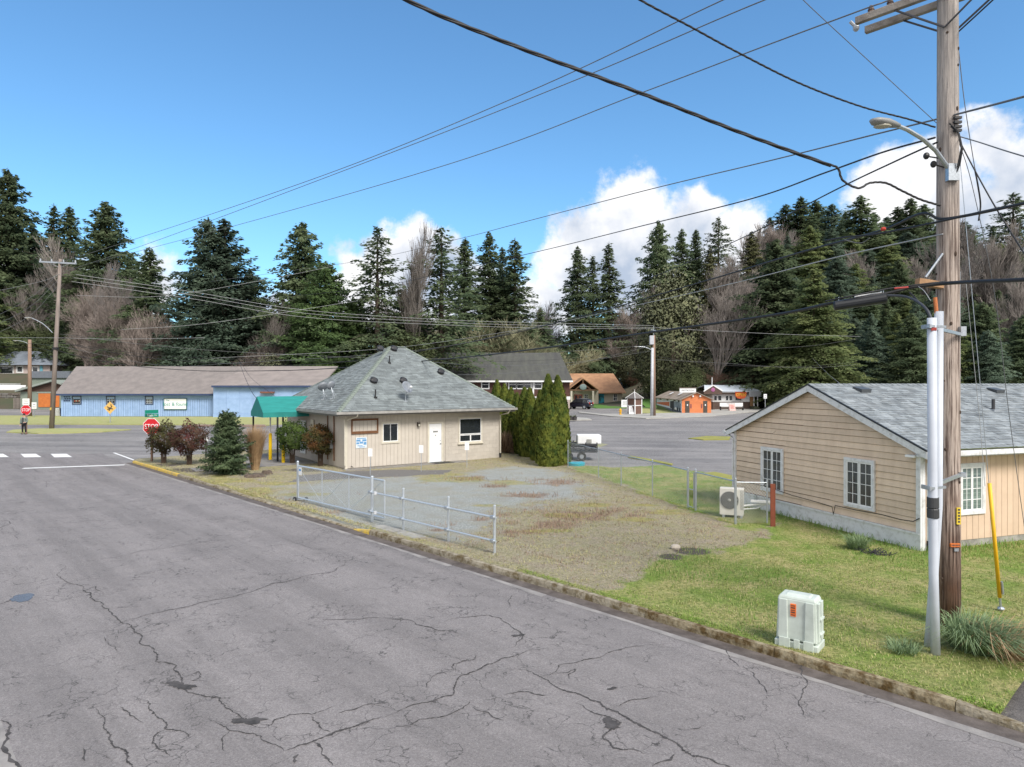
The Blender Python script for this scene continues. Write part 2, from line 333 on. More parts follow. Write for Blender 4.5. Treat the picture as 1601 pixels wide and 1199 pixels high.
def cracks():
    mb = MB()
    for pts, w in CR:
        pts = [Vector((p.x, p.y, .009)) for p in pts]; q = jitter_line(pts, .13, 4 if len(pts) > 3 else 3); L_ = []; R_ = []; n = len(q)
        for i, p in enumerate(q):
            d = (q[min(i+1, n-1)]-q[max(i-1, 0)]).normalized(); nn = Vector((-d.y, d.x, 0)); e = min(1, 4*min(i, n-1-i)/n+.15)
            k = w*e*.0085*random.uniform(.35, 1.9)*(1.7 if random.random() < .08 else 1)
            L_.append(p+nn*k); R_.append(p-nn*k*random.uniform(.6, 1.4))
        for i in range(n-1): mb.face([L_[i], L_[i+1], R_[i+1], R_[i]])
    for (c, r) in ((G(283,1073),.13),(G(385,1128),.13),(G(955,1133),.12),(G(811,994),.07),(G(958,1077),.05)):   # spalled holes in the surface
        pl = [];
        for j in range(30):
            a = j/30*6.283; rr = r*random.uniform(.55, 1.15)*(1+.5*math.sin(a*2+c.x*9)); pl.append((c.x+rr*math.cos(a)*1.3, c.y+rr*math.sin(a), .010))
        mb.face(pl)
    mb.build('road_crack', crackm)['kind'] = 'structure'
cracks()
pl = [G(35+17*math.cos(a)*random.uniform(.8,1.15)+8*math.sin(a), 934-6.5*math.sin(a)*random.uniform(.85,1.2), .011) for a in [i/18*6.283 for i in range(18)]]
sheet('puddle', pl, .011, mat('puddle_water', (.13,.13,.14), .25, var=.1, spec=1.0))
# ---- kerb of separate cast lengths
kerb_c = [mat('mossy_kerb_concrete', (.29,.245,.16), .95, col2=(.085,.052,.015), scale=5, bump=1.0, bscale=18, fac=(.40,.60), rnd=.12),
          mat('grey_kerb_concrete', (.31,.275,.21), .95, col2=(.11,.08,.035), scale=5.5, bump=.9, bscale=22, fac=(.38,.60), rnd=.12), yel]
kerb = bpy.data.objects.new('kerb', None); link(kerb); kerb['kind'] = 'structure'
def kerb_run(u0, u1, h0, h1, mi, step=2.4, frm=None):
    n = max(1, round(abs(u1-u0)/step)); 
    for i in range(n):
        a = u0+(u1-u0)*i/n+.006; b = u0+(u1-u0)*(i+1)/n-.006; ha = h0+(h1-h0)*i/n; hb = h0+(h1-h0)*(i+1)/n; mb = MB(); k = 10; jit = random.uniform(-.008, .008)
        for j in range(k):
            s0 = a+(b-a)*j/k; s1 = a+(b-a)*(j+1)/k; A = ha+(hb-ha)*j/k+jit; B = ha+(hb-ha)*(j+1)/k+jit
            pr = [(0,-.05),(.012,.55),(.03,1.0),(.125,1.02),(.135,-.05)]
            va = [UV(s0, v+.004*math.sin(s0*5), z*A if z > 0 else z) for v, z in pr]; vb = [UV(s1, v+.004*math.sin(s1*5), z*B if z > 0 else z) for v, z in pr]
            mb.add(va+vb, [(q, q+5, q+6, q+1) for q in range(4)]+([(0,1,2,3,4)] if j == 0 else [])+([(9,8,7,6,5)] if j == k-1 else []))
        mb.build('kerb_segment', kerb_c[mi], kerb)
kerb_run(-22,-14.6,.035,.03,1); kerb_run(-14.6,-13.3,.035,.13,1,1.3); kerb_run(-13.3,-8.5,.13,.135,0,2.4); kerb_run(-8.5,-.3,.135,.125,1,1.7); kerb_run(-.3,.75,.125,.125,1,1.05); kerb_run(.75,1.6,.125,.03,2,.9)
kerb_run(1.6,7,.03,.03,1,2.7); kerb_run(7,17,.03,.11,1,2.5); kerb_run(17,24.2,.12,.12,2,2.4)
def kerb_free(pts, h, m, name='kerb_segment', w=.16):
    for a, b in zip(pts, pts[1:]):
        a = Vector(a); b = Vector(b); MB().beam((a.x,a.y,h/2-.02),(b.x,b.y,h/2-.02), w, h+.04).build(name, m, kerb)
c0 = UV(24.2,.08); kerb_free([c0, UV(24.9,.35), UV(25.3,.9), UV(25.4,3), UV(25.4,5.6), UV(25.4,8.5), UV(25.4,11.5), UV(25.4,14.5)], .1, kerb_c[1])
# ---- yard: one sheet of gravel, weeds, moss and lawn; masks say which stuff lies where
def inpoly(x, y, poly):
    c = np.zeros(x.shape, bool); n = len(poly)
    for i in range(n):
        x0, y0 = poly[i][:2]; x1, y1 = poly[(i+1) % n][:2]
        if y0 == y1: continue
        t = ((y0 > y) != (y1 > y)) & (x < (x1-x0)*(y-y0)/(y1-y0)+x0); c ^= t
    return c
def pdist(x, y, poly):                                  # signed distance: positive inside
    d = np.full(x.shape, 1e9); n = len(poly)
    for i in range(n):
        ax, ay = poly[i][:2]; bx, by = poly[(i+1) % n][:2]; dx, dy = bx-ax, by-ay; t = np.clip(((x-ax)*dx+(y-ay)*dy)/(dx*dx+dy*dy+1e-9), 0, 1)
        d = np.minimum(d, np.hypot(x-ax-t*dx, y-ay-t*dy))
    return np.where(inpoly(x, y, poly), d, -d)
YZ = .10
g = lambda *a: [G(px, py, YZ) for px, py in a]
FA, FB = Vector((2.75,34.3,0)), Vector((6.60,20.45,0))     # ends of the chain-link fence
yard_poly = [UV(-13.75,.1), UV(24.3,.1), UV(25.3,.6), UV(25.3,16), Vector((-3,54,0)), Vector((-1.3,52,0)), Vector((2.7,35.2,0)), *g((955,731),(1012,728.7),(1035,726),(1074,734.6),(1097,737),(1147,752)), Vector((16,29,0)), Vector((30,34,0)), Vector((45,25,0)), Vector((30,-2,0)), Vector((12,2,0)), UV(-13.75,12)]
lawn = g((925,924),(985,893),(1060,868),(1130,852),(1185,838),(1215,815),(1240,800),(1190,835),(1150,822),(1085,803),(1040,783),(960,755),(905,738),(888,733),(955,720),(1150,735))+[Vector((14,40,0)),Vector((60,40,0)),Vector((60,-20,0)),Vector((14,-6,0)),UV(-25,-1),UV(-5.5,-.4)]
gravel = g((440,762),(540,750),(690,745),(800,728),(862,733),(905,752),(915,775),(830,790),(770,800),(790,822),(700,840),(620,830),(560,822),(470,795))
drive = g((470,742),(560,735),(720,733),(700,742),(560,748),(430,757))
def vn(x, y, s, seed=0):
    r2 = np.random.default_rng(seed); t = 0
    tab = r2.random((64, 64)); out = 0; amp = 1; tot = 0
    for o in range(4):
        X = x*s*2**o; Y = y*s*2**o; xi = np.floor(X).astype(int); yi = np.floor(Y).astype(int); fx = X-xi; fy = Y-yi; fx = fx*fx*(3-2*fx); fy = fy*fy*(3-2*fy)
        a = tab[xi % 64, yi % 64]; b = tab[(xi+1) % 64, yi % 64]; c = tab[xi % 64, (yi+1) % 64]; d = tab[(xi+1) % 64, (yi+1) % 64]
        out = out+amp*((a*(1-fx)+b*fx)*(1-fy)+(c*(1-fx)+d*fx)*fy); tot += amp; amp *= .55
    return out/tot
def blobs(x, y, lst):
    m = np.zeros(x.shape)
    for px, py, rx, ry in lst:
        c = G(px, py, YZ); D = c.y; sx = rx/F*D; sy = ry/(py-CY)*D
        m = np.maximum(m, 1-np.hypot((x-c.x)/sx, (y-c.y)/sy))
    return m
def sm(t): t = np.clip(t, 0, 1); return t*t*(3-2*t)
def masks(x, y):
    n1 = vn(x, y, .8, 1)-.5; n2 = vn(x, y, 2.3, 2)-.5
    la = sm((pdist(x, y, lawn)+n1*1.3+n2*.7+.35)/.9)
    gr = sm((pdist(x, y, gravel)+n1*2.0+n2*1.3+1.2)/2.2)*(1-la)
    mo = sm(blobs(x, y, [(720,750,55,9),(700,742,60,5),(800,755,50,5),(335,752,75,7),(400,768,60,9),(480,772,60,6),(340,745,40,5),(880,805,60,6),(1050,800,60,7),(1010,790,50,5),(990,812,60,5),(650,838,40,4),(640,845,60,4),(930,790,60,5),(760,790,40,4),(690,748,60,8),(850,830,70,4),(440,755,60,5)])*1.6+n1*1.6+n2*1.0)*(1-la)
    mo = np.maximum(mo, .5*sm((vn(x, y, .6, 9)-.60)/.08)*(1-la))
    rust = sm(blobs(x, y, [(865,752,70,9),(830,775,60,7),(800,818,45,9),(750,812,40,7),(690,828,30,5),(900,805,120,14),(960,800,90,12),(725,748,55,6),(775,760,35,4),(785,805,40,6),(690,820,40,5),(520,800,30,6),(820,832,70,10),(860,820,80,12)])*1.3+n1*1.4+n2*1.3-.1)*(1-la)
    dirt = sm(blobs(x, y, [(1082,862,40,8),(1050,870,28,7)])*2+n2*.7)
    dr = sm((pdist(x, y, drive)+n1*.8)/.3)
    bed = sm(blobs(x, y, [(300,735,90,7),(400,742,50,5),(480,735,60,6),(260,727,50,6)])*1.5+n1)*(1-la)
    dirt = np.maximum(dirt, bed*.8)
    wall_d = np.maximum(0, 0)
    gr = gr*(.72+.28*sm((vn(x, y, 1.6, 31)-.30)/.22)); return dict(grass=la, gravel=gr, moss=mo*(1-dr), rust=rust*(1-dr), dirt=dirt, drive=dr)
def yard_z(x, y):
    return YZ+.025*(vn(x, y, .35, 5)-.5)+.012*(vn(x, y, 2, 6)-.5)
def yard():
    us = np.concatenate([np.arange(-24, -14.3, .3), np.arange(-14.3, 10, .11), np.arange(10, 27.3, .22)]); vs = np.concatenate([np.array([.1,.155]), np.arange(.24, 16, .11), np.arange(16, 45, .3)])
    U, V = np.meshgrid(us, vs); X = KO.x+KU.x*U+KV.x*V; Y = KO.y+KU.y*U+KV.y*V; Zz = yard_z(X, Y); e = np.clip((V-.1)/.7, 0, 1)
    h = np.interp(U, [-14.3,-13.3,-.3,.75,1.6,7,17,24], [.03,.13,.125,.125,.03,.03,.11,.12])
    Zz = (h-.006)*(1-e)+Zz*e; nx = len(us); ny = len(vs)
    i = np.arange((ny-1)*(nx-1)); r_, c_ = i//(nx-1), i % (nx-1); b = r_*nx+c_; Vt = np.stack([X, Y, Zz], -1).reshape(-1, 3)
    Fc = np.stack([b, b+1, b+nx+1, b+nx], -1); c = Vt[Fc].mean(1)
    keep = inpoly(c[:,0], c[:,1], yard_poly); Fc = Fc[keep]
    used, inv = np.unique(Fc, return_inverse=True); Vt = Vt[used]; Fc = inv.reshape(-1, 4)
    me = npmesh('yard', Vt, Fc[:, ::-1], yard_m); me.polygons.foreach_set('use_smooth', [True]*len(me.polygons))
    mk = masks(Vt[:,0], Vt[:,1])
    for k, v in mk.items():
        at = me.attributes.new(k, 'FLOAT', 'POINT'); at.data.foreach_set('value', v.astype(np.float32))
    o = link(bpy.data.objects.new('yard', me)); o['kind'] = 'structure'
yard_m = bpy.data.materials.new('yard_surface'); yard_m.use_nodes = True
def yard_mat():
    nt = yard_m.node_tree; N = nt.nodes.new; L = nt.links.new; b = nt.nodes['Principled BSDF']; b.inputs['Roughness'].default_value = .95; b.inputs['Specular IOR Level'].default_value = .15
    tc = N('ShaderNodeTexCoord')
    def noise(sc, det=5, rough=.65):
        n = N('ShaderNodeTexNoise'); n.inputs['Scale'].default_value = sc; n.inputs['Detail'].default_value = det; n.inputs['Roughness'].default_value = rough; L(tc.outputs['Object'], n.inputs['Vector']); return n.outputs[0]
    def mr(v, a, b_, c=0, d=1):
        n = N('ShaderNodeMapRange'); L(v, n.inputs[0]); n.inputs[1].default_value = a; n.inputs[2].default_value = b_; n.inputs[3].default_value = c; n.inputs[4].default_value = d; return n.outputs[0]
    def mix(f, a, b_):
        n = N('ShaderNodeMixRGB')
        for i, v in enumerate((f, a, b_)):
            if isinstance(v, (int, float)): n.inputs[i].default_value = v
            elif isinstance(v, tuple): n.inputs[i].default_value = v+(1,)
            else: L(v, n.inputs[i])
        return n.outputs[0]
    def A(nm, lo=.35, hi=.65, k=.5):
        a = N('ShaderNodeAttribute'); a.attribute_name = nm
        ad = N('ShaderNodeMath'); ad.operation = 'ADD'; L(a.outputs['Fac'], ad.inputs[0]); s = N('ShaderNodeMath'); s.operation = 'MULTIPLY_ADD'; L(noise(9, 6, .9), s.inputs[0]); s.inputs[1].default_value = k; s.inputs[2].default_value = -k/2; L(s.outputs[0], ad.inputs[1])
        return mr(ad.outputs[0], lo, hi)
    base = mix(mr(noise(1.6), .38, .62), (.33,.28,.21), (.31,.29,.17)); base = mix(mr(noise(7, 8, .95), .50, .60, 0, .9), base, (.19,.185,.07)); base = mix(mr(noise(15,7,.95), .52, .58, 0, .85), base, (.08,.06,.045)); base = mix(mr(noise(21,6,.95), .53, .59, 0, .9), base, (.50,.44,.36))
    gv = mix(mr(noise(20, 7, .95), .42, .58), (.16,.175,.17), (.45,.465,.44)); gv = mix(mr(noise(1.3, 6), .45, .7, 0, .6), gv, (.26,.245,.20))
    gv = mix(mr(noise(55, 3, .9), .60, .68, 0, .8), gv, (.07,.075,.075))
    rs = mix(mr(noise(14, 7, .95), .43, .57), (.12,.07,.05), (.33,.23,.165))
    ms = mix(mr(noise(12, 7, .95), .43, .57), (.20,.175,.05), (.42,.37,.10)); ms = mix(mr(noise(3, 5), .5, .6, 0, .8), ms, (.17,.20,.045))
    gs = mix(mr(noise(.9, 6, .6), .38, .60), (.20,.29,.06), (.42,.37,.17)); gs = mix(mr(noise(9, 8, .95), .46, .57, 0, .9), gs, (.10,.15,.035))
    di = mix(mr(noise(50, 4, .8), .35, .65), (.05,.045,.042), (.16,.14,.12)); dv = mix(mr(noise(60, 4, .8), .35, .65), (.13,.125,.12), (.21,.20,.19))
    c = mix(A('gravel', .1, .9, 1.1), base, gv); c = mix(A('rust', .35, 1.25, 1.6), c, rs); c = mix(A('moss', .45, 1.35, 1.6), c, ms); c = mix(A('drive'), c, dv); c = mix(A('grass'), c, gs); c = mix(A('dirt', .4, .8), c, di)
    L(c, b.inputs['Base Color'])
    bp = N('ShaderNodeBump'); bp.inputs['Strength'].default_value = .9; bp.inputs['Distance'].default_value = .04; L(noise(30, 6, .8), bp.inputs['Height']); L(bp.outputs[0], b.inputs['Normal'])
yard_mat(); yard()
sheet('driveway', [UV(-13.2,.14), UV(-30,.14), UV(-30,7), UV(-13.2,7)], .034, asphalt('old_drive_asphalt', (.17,.155,.145), (.12,.11,.105), 1.5))
# ---- verges beyond the crossing
verge_m = mat('verge_grass', (.26,.30,.08), .95, col2=(.36,.33,.17), scale=2.5, bump=1.0, bscale=12)
def slab(name, pts, z, m, t=.12):
    o = MB().prism([(p[0], p[1], z-t) for p in pts], (0,0,t)).build(name, m); o['kind'] = 'structure'; return o
slab('grass_verge', [Vector((-140,69.5,0)),Vector((-60,70,0)),G(120,664),G(300,665),G(415,666),Vector((-24,69.5,0)),Vector((-8,86,0)),Vector((-60,88,0)),Vector((-140,88,0))], .09, verge_m)
slab('grass_island', [G(10,676.5),G(60,678.5),G(110,677.6),G(160,676),G(205,672.3),G(150,671),G(60,671),G(20,673)], .08, verge_m)
slab('grass_patch', [G(1076,686),G(1100,688.5),G(1140,688),G(1142,683.5),G(1105,682.5)], .06, mat('yellow_moss', (.30,.28,.06), .95, col2=(.20,.21,.06), scale=1.5, bump=.6))
slab('moss_strip', [G(982,716),G(1015,721.5),G(1050,728),G(1052,726),G(1018,719),G(985,713.5)], .05, MATS['yellow_moss'])
slab('moss_strip', [G(1098,741),G(1150,756),G(1150,746),G(1118,739)], .05, MATS['yellow_moss'])
slab('moss_strip', [G(888,697),G(935,700),G(950,695),G(900,689)], .03, mat('thin_moss', (.25,.25,.11), .95, col2=(.26,.25,.2), scale=2))
slab('kerb_strip', [G(300,666.7),G(415,667.2),G(415,665.8),G(300,665.6)], .14, mat('reddish_kerb', (.28,.20,.17), .9))
pave = mat('pale_pavement', (.40,.39,.36), .9, col2=(.30,.29,.27), scale=.8)
slab('pavement', [G(958,652),G(1010,655),G(1040,654.2),G(1112,651),G(1175,644.5),G(1230,643),G(1230,640),G(1175,639.2),G(1120,641),G(1070,646),G(1000,648),G(940,648),G(905,644.5),G(905,646)], .12, pave)
slab('kerb_island', [G(888,658.2),G(925,657.4),G(918,655),G(888,653.4)], .14, pave)
lawn2 = mat('bright_lawn', (.085,.20,.025), .95, col2=(.07,.15,.03), scale=.5, bump=.5)
slab('lawn', [(14.2,115),(24,115),(24,139),(19.8,139.4),(12,139.4)], .10, lawn2)
o = MB().face([(23,117,.1),(36,113,.1),(38,123,1.6),(23,127,1.3)]).build('lawn_bank', lawn2); o['kind'] = 'structure'
slab('grass_verge', [(20,91.5,0),(24,93,0),(23.4,112,0),(20,112,0),(18,95,0)], .11, verge_m)
# ================================================================== BUILDINGS
def facade(origin, ang):                                # local frame: x along the front, y into the building
    M = Matrix.Translation(origin) @ Matrix.Rotation(ang, 4, 'Z'); Mi = M.inverted()
    def loc(px, py, y=0.0):
        n = M.to_3x3() @ Vector((0,1,0)); p = onplane(px, py, M @ Vector((0,y,0)), n); return Mi @ p
    return M, Mi, loc
def window(parent, x0, x1, z0, z1, y, trim_m, name='window', trim=.09, sash=None, cols=1, rows=1, face=-1, panes=None, sill=False, muntin=.018, axis='x', mull=True, glass=None):
    """framed window on a wall lying at local y; face=-1 looks to -y. axis 'y' = wall at local x looking to face*x"""
    def bx(mb, a0, a1, d0, d1, h0, h1):
        d0, d1 = sorted((y+face*d0, y+face*d1))
        mb.box(a0, a1, d0, d1, h0, h1) if axis == 'x' else mb.box(d0, d1, a0, a1, h0, h1)
    w = MB(); T = trim
    bx(w, x0-T, x1+T, -.02, .035, z1, z1+T); bx(w, x0-T, x1+T, -.02, .035, z0-T, z0); bx(w, x0-T, x0, -.02, .034, z0, z1); bx(w, x1, x1+T, -.02, .034, z0, z1)
    if sill: bx(w, x0-T-.04, x1+T+.04, -.02, .08, z0-T-.05, z0-T)
    W = w.build(name, trim_m, parent, bevel=.004)
    ps = panes or [(0, 1, 0, 1)]; sw = .035
    for (a, b, c, d) in ps:
        X0 = x0+(x1-x0)*a; X1 = x0+(x1-x0)*b; Z0 = z0+(z1-z0)*c; Z1 = z0+(z1-z0)*d
        s = MB()
        bx(s, X0, X1, -.02, .02, Z1-sw, Z1); bx(s, X0, X1, -.02, .02, Z0, Z0+sw); bx(s, X0, X0+sw, -.02, .018, Z0+sw, Z1-sw); bx(s, X1-sw, X1, -.02, .018, Z0+sw, Z1-sw)
        for i in range(1, cols):
            xx = X0+(X1-X0)*i/cols; bx(s, xx-muntin/2, xx+muntin/2, .0, .012, Z0+sw, Z1-sw)
        for j in range(1, rows):
            zz = Z0+(Z1-Z0)*j/rows; bx(s, X0+sw, X1-sw, .0, .011, zz-muntin/2, zz+muntin/2)
        s.build('sash', sash or white, W)
        gl = MB(); bx(gl, X0+sw*.6, X1-sw*.6, -.012, .002, Z0+sw*.6, Z1-sw*.6); gl.build('pane', glass or glassm, W)
    return W
def shingle_mat(name, a, b, rnd=.22, sc=2.2):
    return mat(name, a, .95, col2=b, scale=sc, bump=.5, bscale=60, rnd=rnd)
# ------------------------------------------------ tan house (right)
H0 = Vector((10.0, 16.7, YZ)); HA = math.atan2(6.8, -2.3)       # gable wall runs from the near corner to the far one
hx = Vector((-2.3, 6.8, 0)).normalized(); hy = Vector((hx.y, -hx.x, 0)) # hy points along the ridge (to the right)
HL = 7.22; HD = 8.9; EZ = 2.46; RZ = 3.93; zb = 0
house = thing('tan_house', H0, 'single storey tan house with white trim and grey shingle roof on the green lawn', 'house', math.atan2(hy.y, hy.x))
# local: x = along the ridge (away from the gable), y = from near corner to far corner of the gable
tan = mat('tan_siding_paint', (.67,.53,.405), .8, col2=(.57,.445,.335), scale=1.5, stretch=(1,2.2,.8), rnd=.09, fac=(.30,.60), bump=.12, bscale=120)
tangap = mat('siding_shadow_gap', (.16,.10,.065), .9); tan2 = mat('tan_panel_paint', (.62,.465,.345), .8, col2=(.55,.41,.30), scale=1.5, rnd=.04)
trimw = mat('white_trim_paint', (.66,.67,.69), .6, col2=(.47,.47,.46), scale=6, fac=(.30,.52))
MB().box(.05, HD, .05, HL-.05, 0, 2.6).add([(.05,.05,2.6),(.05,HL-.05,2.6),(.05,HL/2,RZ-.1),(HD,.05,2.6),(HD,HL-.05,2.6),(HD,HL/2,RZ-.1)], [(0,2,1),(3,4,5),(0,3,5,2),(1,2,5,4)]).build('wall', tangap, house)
def gable_top(y): return EZ+.04+(RZ-.06-EZ)*(1-abs(y-HL/2)/(HL/2))
nb = 20; bh = (3.86-.42)/nb
for i in range(nb):                                     # lap siding, board by board
    z0 = .42+i*bh; z1 = z0+bh
    def half(z):
        return HL/2 if z <= EZ+.04 else HL/2*(1-(z-EZ-.04)/(RZ-.06-EZ))
    h0_, h1_ = half(z0), half(min(z1, 3.9)); a0, a1 = HL/2-h0_+.11*(z0 < EZ), HL/2+h0_-.06*(z0 < EZ); b0, b1 = HL/2-h1_+.11*(z0 < EZ), HL/2+h1_-.06*(z0 < EZ)
    jo = []
    if h0_ > 2 and i % 2 == 0: jo = [HL/2+random.uniform(-1.8,1.8)]
    cuts = [0]+[(j-a0)/(a1-a0) for j in jo]+[1]
    for c, d in zip(cuts, cuts[1:]):
        e = .002
        ya, yb = a0+(a1-a0)*c+e, a0+(a1-a0)*d-e; yc, yd = b0+(b1-b0)*c+e, b0+(b1-b0)*d-e; tt = .020+random.uniform(-.0015,.002); hh = random.uniform(-.002,.002)
        z0 += .012
        MB().add([(.048-tt-.012,ya,z0+hh),(.048-tt-.012,yb,z0+hh),(.048,yb,z0),(.048,ya,z0),(.048-.008,yc,z1),(.048-.008,yd,z1),(.05,yd,z1),(.05,yc,z1)],
            [(0,1,2,3),(4,7,6,5),(0,4,5,1),(1,5,6,2),(2,6,7,3),(3,7,4,0)]).build('siding_board', tan, house)
skirt = MB(); skirt.box(-.015,.06,.0,HL,-.12,.385); skirt.build('foundation_skirt', trimw, house); box_part('skirt_moulding', (-.045,0,.02,HL-.02,.38,.43), trimw, house)
box_part('corner_board', (-.03,.03,-.02,.11,.0,EZ+.03), trimw, house, .004); box_part('corner_board', (-.03,.03,HL-.06,HL+.02,0,EZ+.03), trimw, house, .004); box_part('corner_board', (.03,.13,-.025,.02,0,EZ+.03), trimw, house, .004)
for i in range(42):                                     # grooved vertical panels of the long wall
    x0 = .135+i*.205
    if x0+.2 > HD: break
    box_part('siding_panel', (x0, x0+.194, .02+random.uniform(0,.002), .052, .16, EZ+.04), tan2, house)
box_part('foundation_strip', (.13,HD,.035,.06,-.1,.16), concrete, house)
# roof
sl = math.atan2(RZ-EZ, HL/2); OV = .30; OG = .13
ry = lambda t: (-OV+t*math.cos(sl), EZ-OV*math.tan(sl)+.14+t*math.sin(sl))      # near slope point (y,z) at distance t from eave
SLn = (HL/2+OV)/math.cos(sl)
roof_m = shingle_mat('grey_shingle', (.26,.285,.30), (.15,.17,.185), .25, 3)
roofdk = mat('roof_underlay', (.05,.055,.06), .9)
rf = MB()
for s in (0, 1):
    def pt(x, t, off=0):
        y, z = ry(t); y2 = y if s == 0 else HL-y; return (x, y2, z-off)
    rf.add([pt(-OG,0),pt(HD+.2,0),pt(HD+.2,SLn),pt(-OG,SLn),pt(-OG,0,.1),pt(HD+.2,0,.1),pt(HD+.2,SLn,.1),pt(-OG,SLn,.1)], [(0,1,2,3),(4,7,6,5),(0,4,5,1),(1,5,6,2),(2,6,7,3),(3,7,4,0)])
roof = rf.build('roof', roofdk, house)
def shingles(parent, ptf, W, SL, clip=None, tab=.30, expo=.145, nfull=300, m=roof_m, ox=0.0, nrmf=None):
    """overlapping tabs; ptf(x,t,h) gives local point at height h over the slope"""
    rows = int(SL/expo)+1; items = []
    protos = {}
    for r_ in range(rows):
        t0 = r_*expo; t1 = min(SL, t0+expo+.01); off = (r_ % 2)*tab*.5+random.uniform(-.05,.05); x = -off
        while x < W:
            w = tab*random.choice([.55,.8,1,1,1.3]); xa = max(0, x); xb = min(W, x+w-.004)
            if clip:
                lo, hi = clip((t0+t1)/2); xa = max(xa, lo); xb = min(xb, hi)
            if xb-xa > .03: items.append((xa, xb, t0, t1, random.choice([.006,.007,.014,.016])))
            x += w
    return items
def tabmesh(mb, ptf, it):
    xa, xb, t0, t1, h = it
    mb.add([ptf(xa,t0,.0),ptf(xb,t0,.0),ptf(xb,t0,h+.004),ptf(xa,t0,h+.004),ptf(xb,t1,h*.25),ptf(xa,t1,h*.25)], [(0,1,2,3),(3,2,4,5),(0,3,5),(1,4,2)])
pn = lambda x, t, h=0: (-OG+x, ry(t)[0]-math.sin(sl)*h, ry(t)[1]+math.cos(sl)*h)
its = shingles(roof, pn, HD+OG+.2, SLn)
# the 300 largest in the picture (nearest the camera) are single pieces
its.sort(key=lambda i: i[2]*.9+i[0]); near = its[:300]
for it in near:
    mb = MB(); tabmesh(mb, pn, it); mb.build('shingle', roof_m, roof)
mb = MB(); roofA = [shingle_mat('grey_shingle_%s' % k, tuple(x*f for x in (.26,.285,.30)), tuple(x*f for x in (.15,.17,.185)), 0, 3) for k, f in (('light',1.16),('mid',1.0),('dark',.78))]
for it in its[300:]:
    mb.mi = random.randrange(3); tabmesh(mb, pn, it)
mb.build('shingle', roofA, roof)['kind'] = 'stuff'
cap = MB()
for i in range(44):
    x = -OG+i*.21; yy, zz = HL/2, ry(SLn)[1]
    cap.add([(x,yy-.13,zz-.035),(x+.22,yy-.13,zz-.045),(x+.22,yy,zz+.022),(x,yy,zz+.034),(x+.22,yy+.13,zz-.045),(x,yy+.13,zz-.035)], [(0,1,2,3),(3,2,4,5)])
cap.build('ridge_cap', roofA[1], roof)
for s in (0, 1):                                        # barge boards and dark drip edge
    y0, z0 = ry(0); y1, z1 = ry(SLn)
    if s: y0, y1 = HL-y0, HL-y1
    MB().beam((-OG-.012,y0,z0-.13),(-OG-.012,y1,z1-.13),.025,.17,up=(1,0,0)).build('barge_board', trimw, house) if False else MB().add([(-OG-.03,y0,z0-.20),(-OG-.03,y1,z1-.20),(-OG-.03,y1,z1-.02),(-OG-.03,y0,z0-.02),(-OG,y0,z0-.20),(-OG,y1,z1-.20),(-OG,y1,z1-.02),(-OG,y0,z0-.02)],[(0,1,2,3),(4,7,6,5),(0,4,5,1),(1,5,6,2),(2,6,7,3),(3,7,4,0)]).build('barge_board', trimw, house)
    MB().add([(-OG-.045,y0,z0-.02),(-OG-.045,y1,z1-.02),(-OG-.045,y1,z1+.02),(-OG-.045,y0,z0+.02),(-OG,y0,z0-.02),(-OG,y1,z1-.02),(-OG,y1,z1+.02),(-OG,y0,z0+.02)],[(0,1,2,3),(4,7,6,5),(0,4,5,1),(1,5,6,2),(2,6,7,3),(3,7,4,0)]).build('drip_edge', blackm, house)
y0, z0 = ry(0)
MB().box(-OG, HD+.2, y0-.02, .0, z0-.17, z0-.12).build('soffit', trimw, house)
gm = MB(); gm.box(-OG, HD+.2, y0-.13, y0-.12, z0-.13, z0-.005); gm.box(-OG, HD+.2, y0-.12, y0-.0, z0-.13, z0-.115); gm.box(-OG,-OG+.01,y0-.12,y0,z0-.115,z0-.005); gm.build('gutter', trimw, house)
box_part('eave_moss', (-OG,HD,y0-.01,y0+.05,z0-.0,z0+.02), mat('roof_moss', (.10,.12,.03), .95), house)
MB().tube([(.16,y0-.05,z0-.12),(.18,-.05,z0-.34),(.18,-.06,.3),(.18,-.06,.02)], .035, 8).build('downspout', trimw, house)
MB().tube([(.18,-.065,.02),(.18,-.065,.25)], .045, 8).build('downspout_boot', rubber, house)
MB().tube([(-.05,HL+.30,2.36),(-.05,HL+.04,2.2),(-.05,HL+.04,.2)], .03, 8).build('downspout', trimw, house)
gx = MB(); gx.box(-OG-.02,1,HL+.36,HL+.48,z0-.13,z0-.01); gx.build('gutter', trimw, house)
Mh = Matrix.Translation(H0) @ Matrix.Rotation(math.atan2(hy.y, hy.x), 4, 'Z'); Mhi = Mh.inverted()
def hloc(px, py): return Mhi @ onplane(px, py, H0, hy)
def hloc2(px, py): return Mhi @ onplane(px, py, H0, hx)
sash2 = dict(panes=[(0,.52,0,1),(.48,1,0,1)], cols=2, rows=4, axis='y')
curt = mat('window_glass_curtained', (.07,.08,.085), .08, col2=(.015,.02,.02), scale=6, stretch=(8,8,.4), spec=.9)
for (a, b) in (((1222,711),(1193,762)),((1364,723),(1324,790))):
    p = hloc(*a); q = hloc(*b); p2 = hloc(b[0], a[1]); 
    zc0 = [hloc(1192,762).z, hloc(1222,706).z] if b[0] < 1300 else [hloc(1324,786).z, hloc(1364,725).z]
    window(house, p.y, q.y, zc0[0], zc0[1], -.0, trimw, axis='y', trim=.085, panes=[(0,.49,0,1),(.51,1,0,1)], cols=2, rows=4, glass=curt, muntin=.014)
p = hloc2(1504,730); q = hloc2(1536,796)
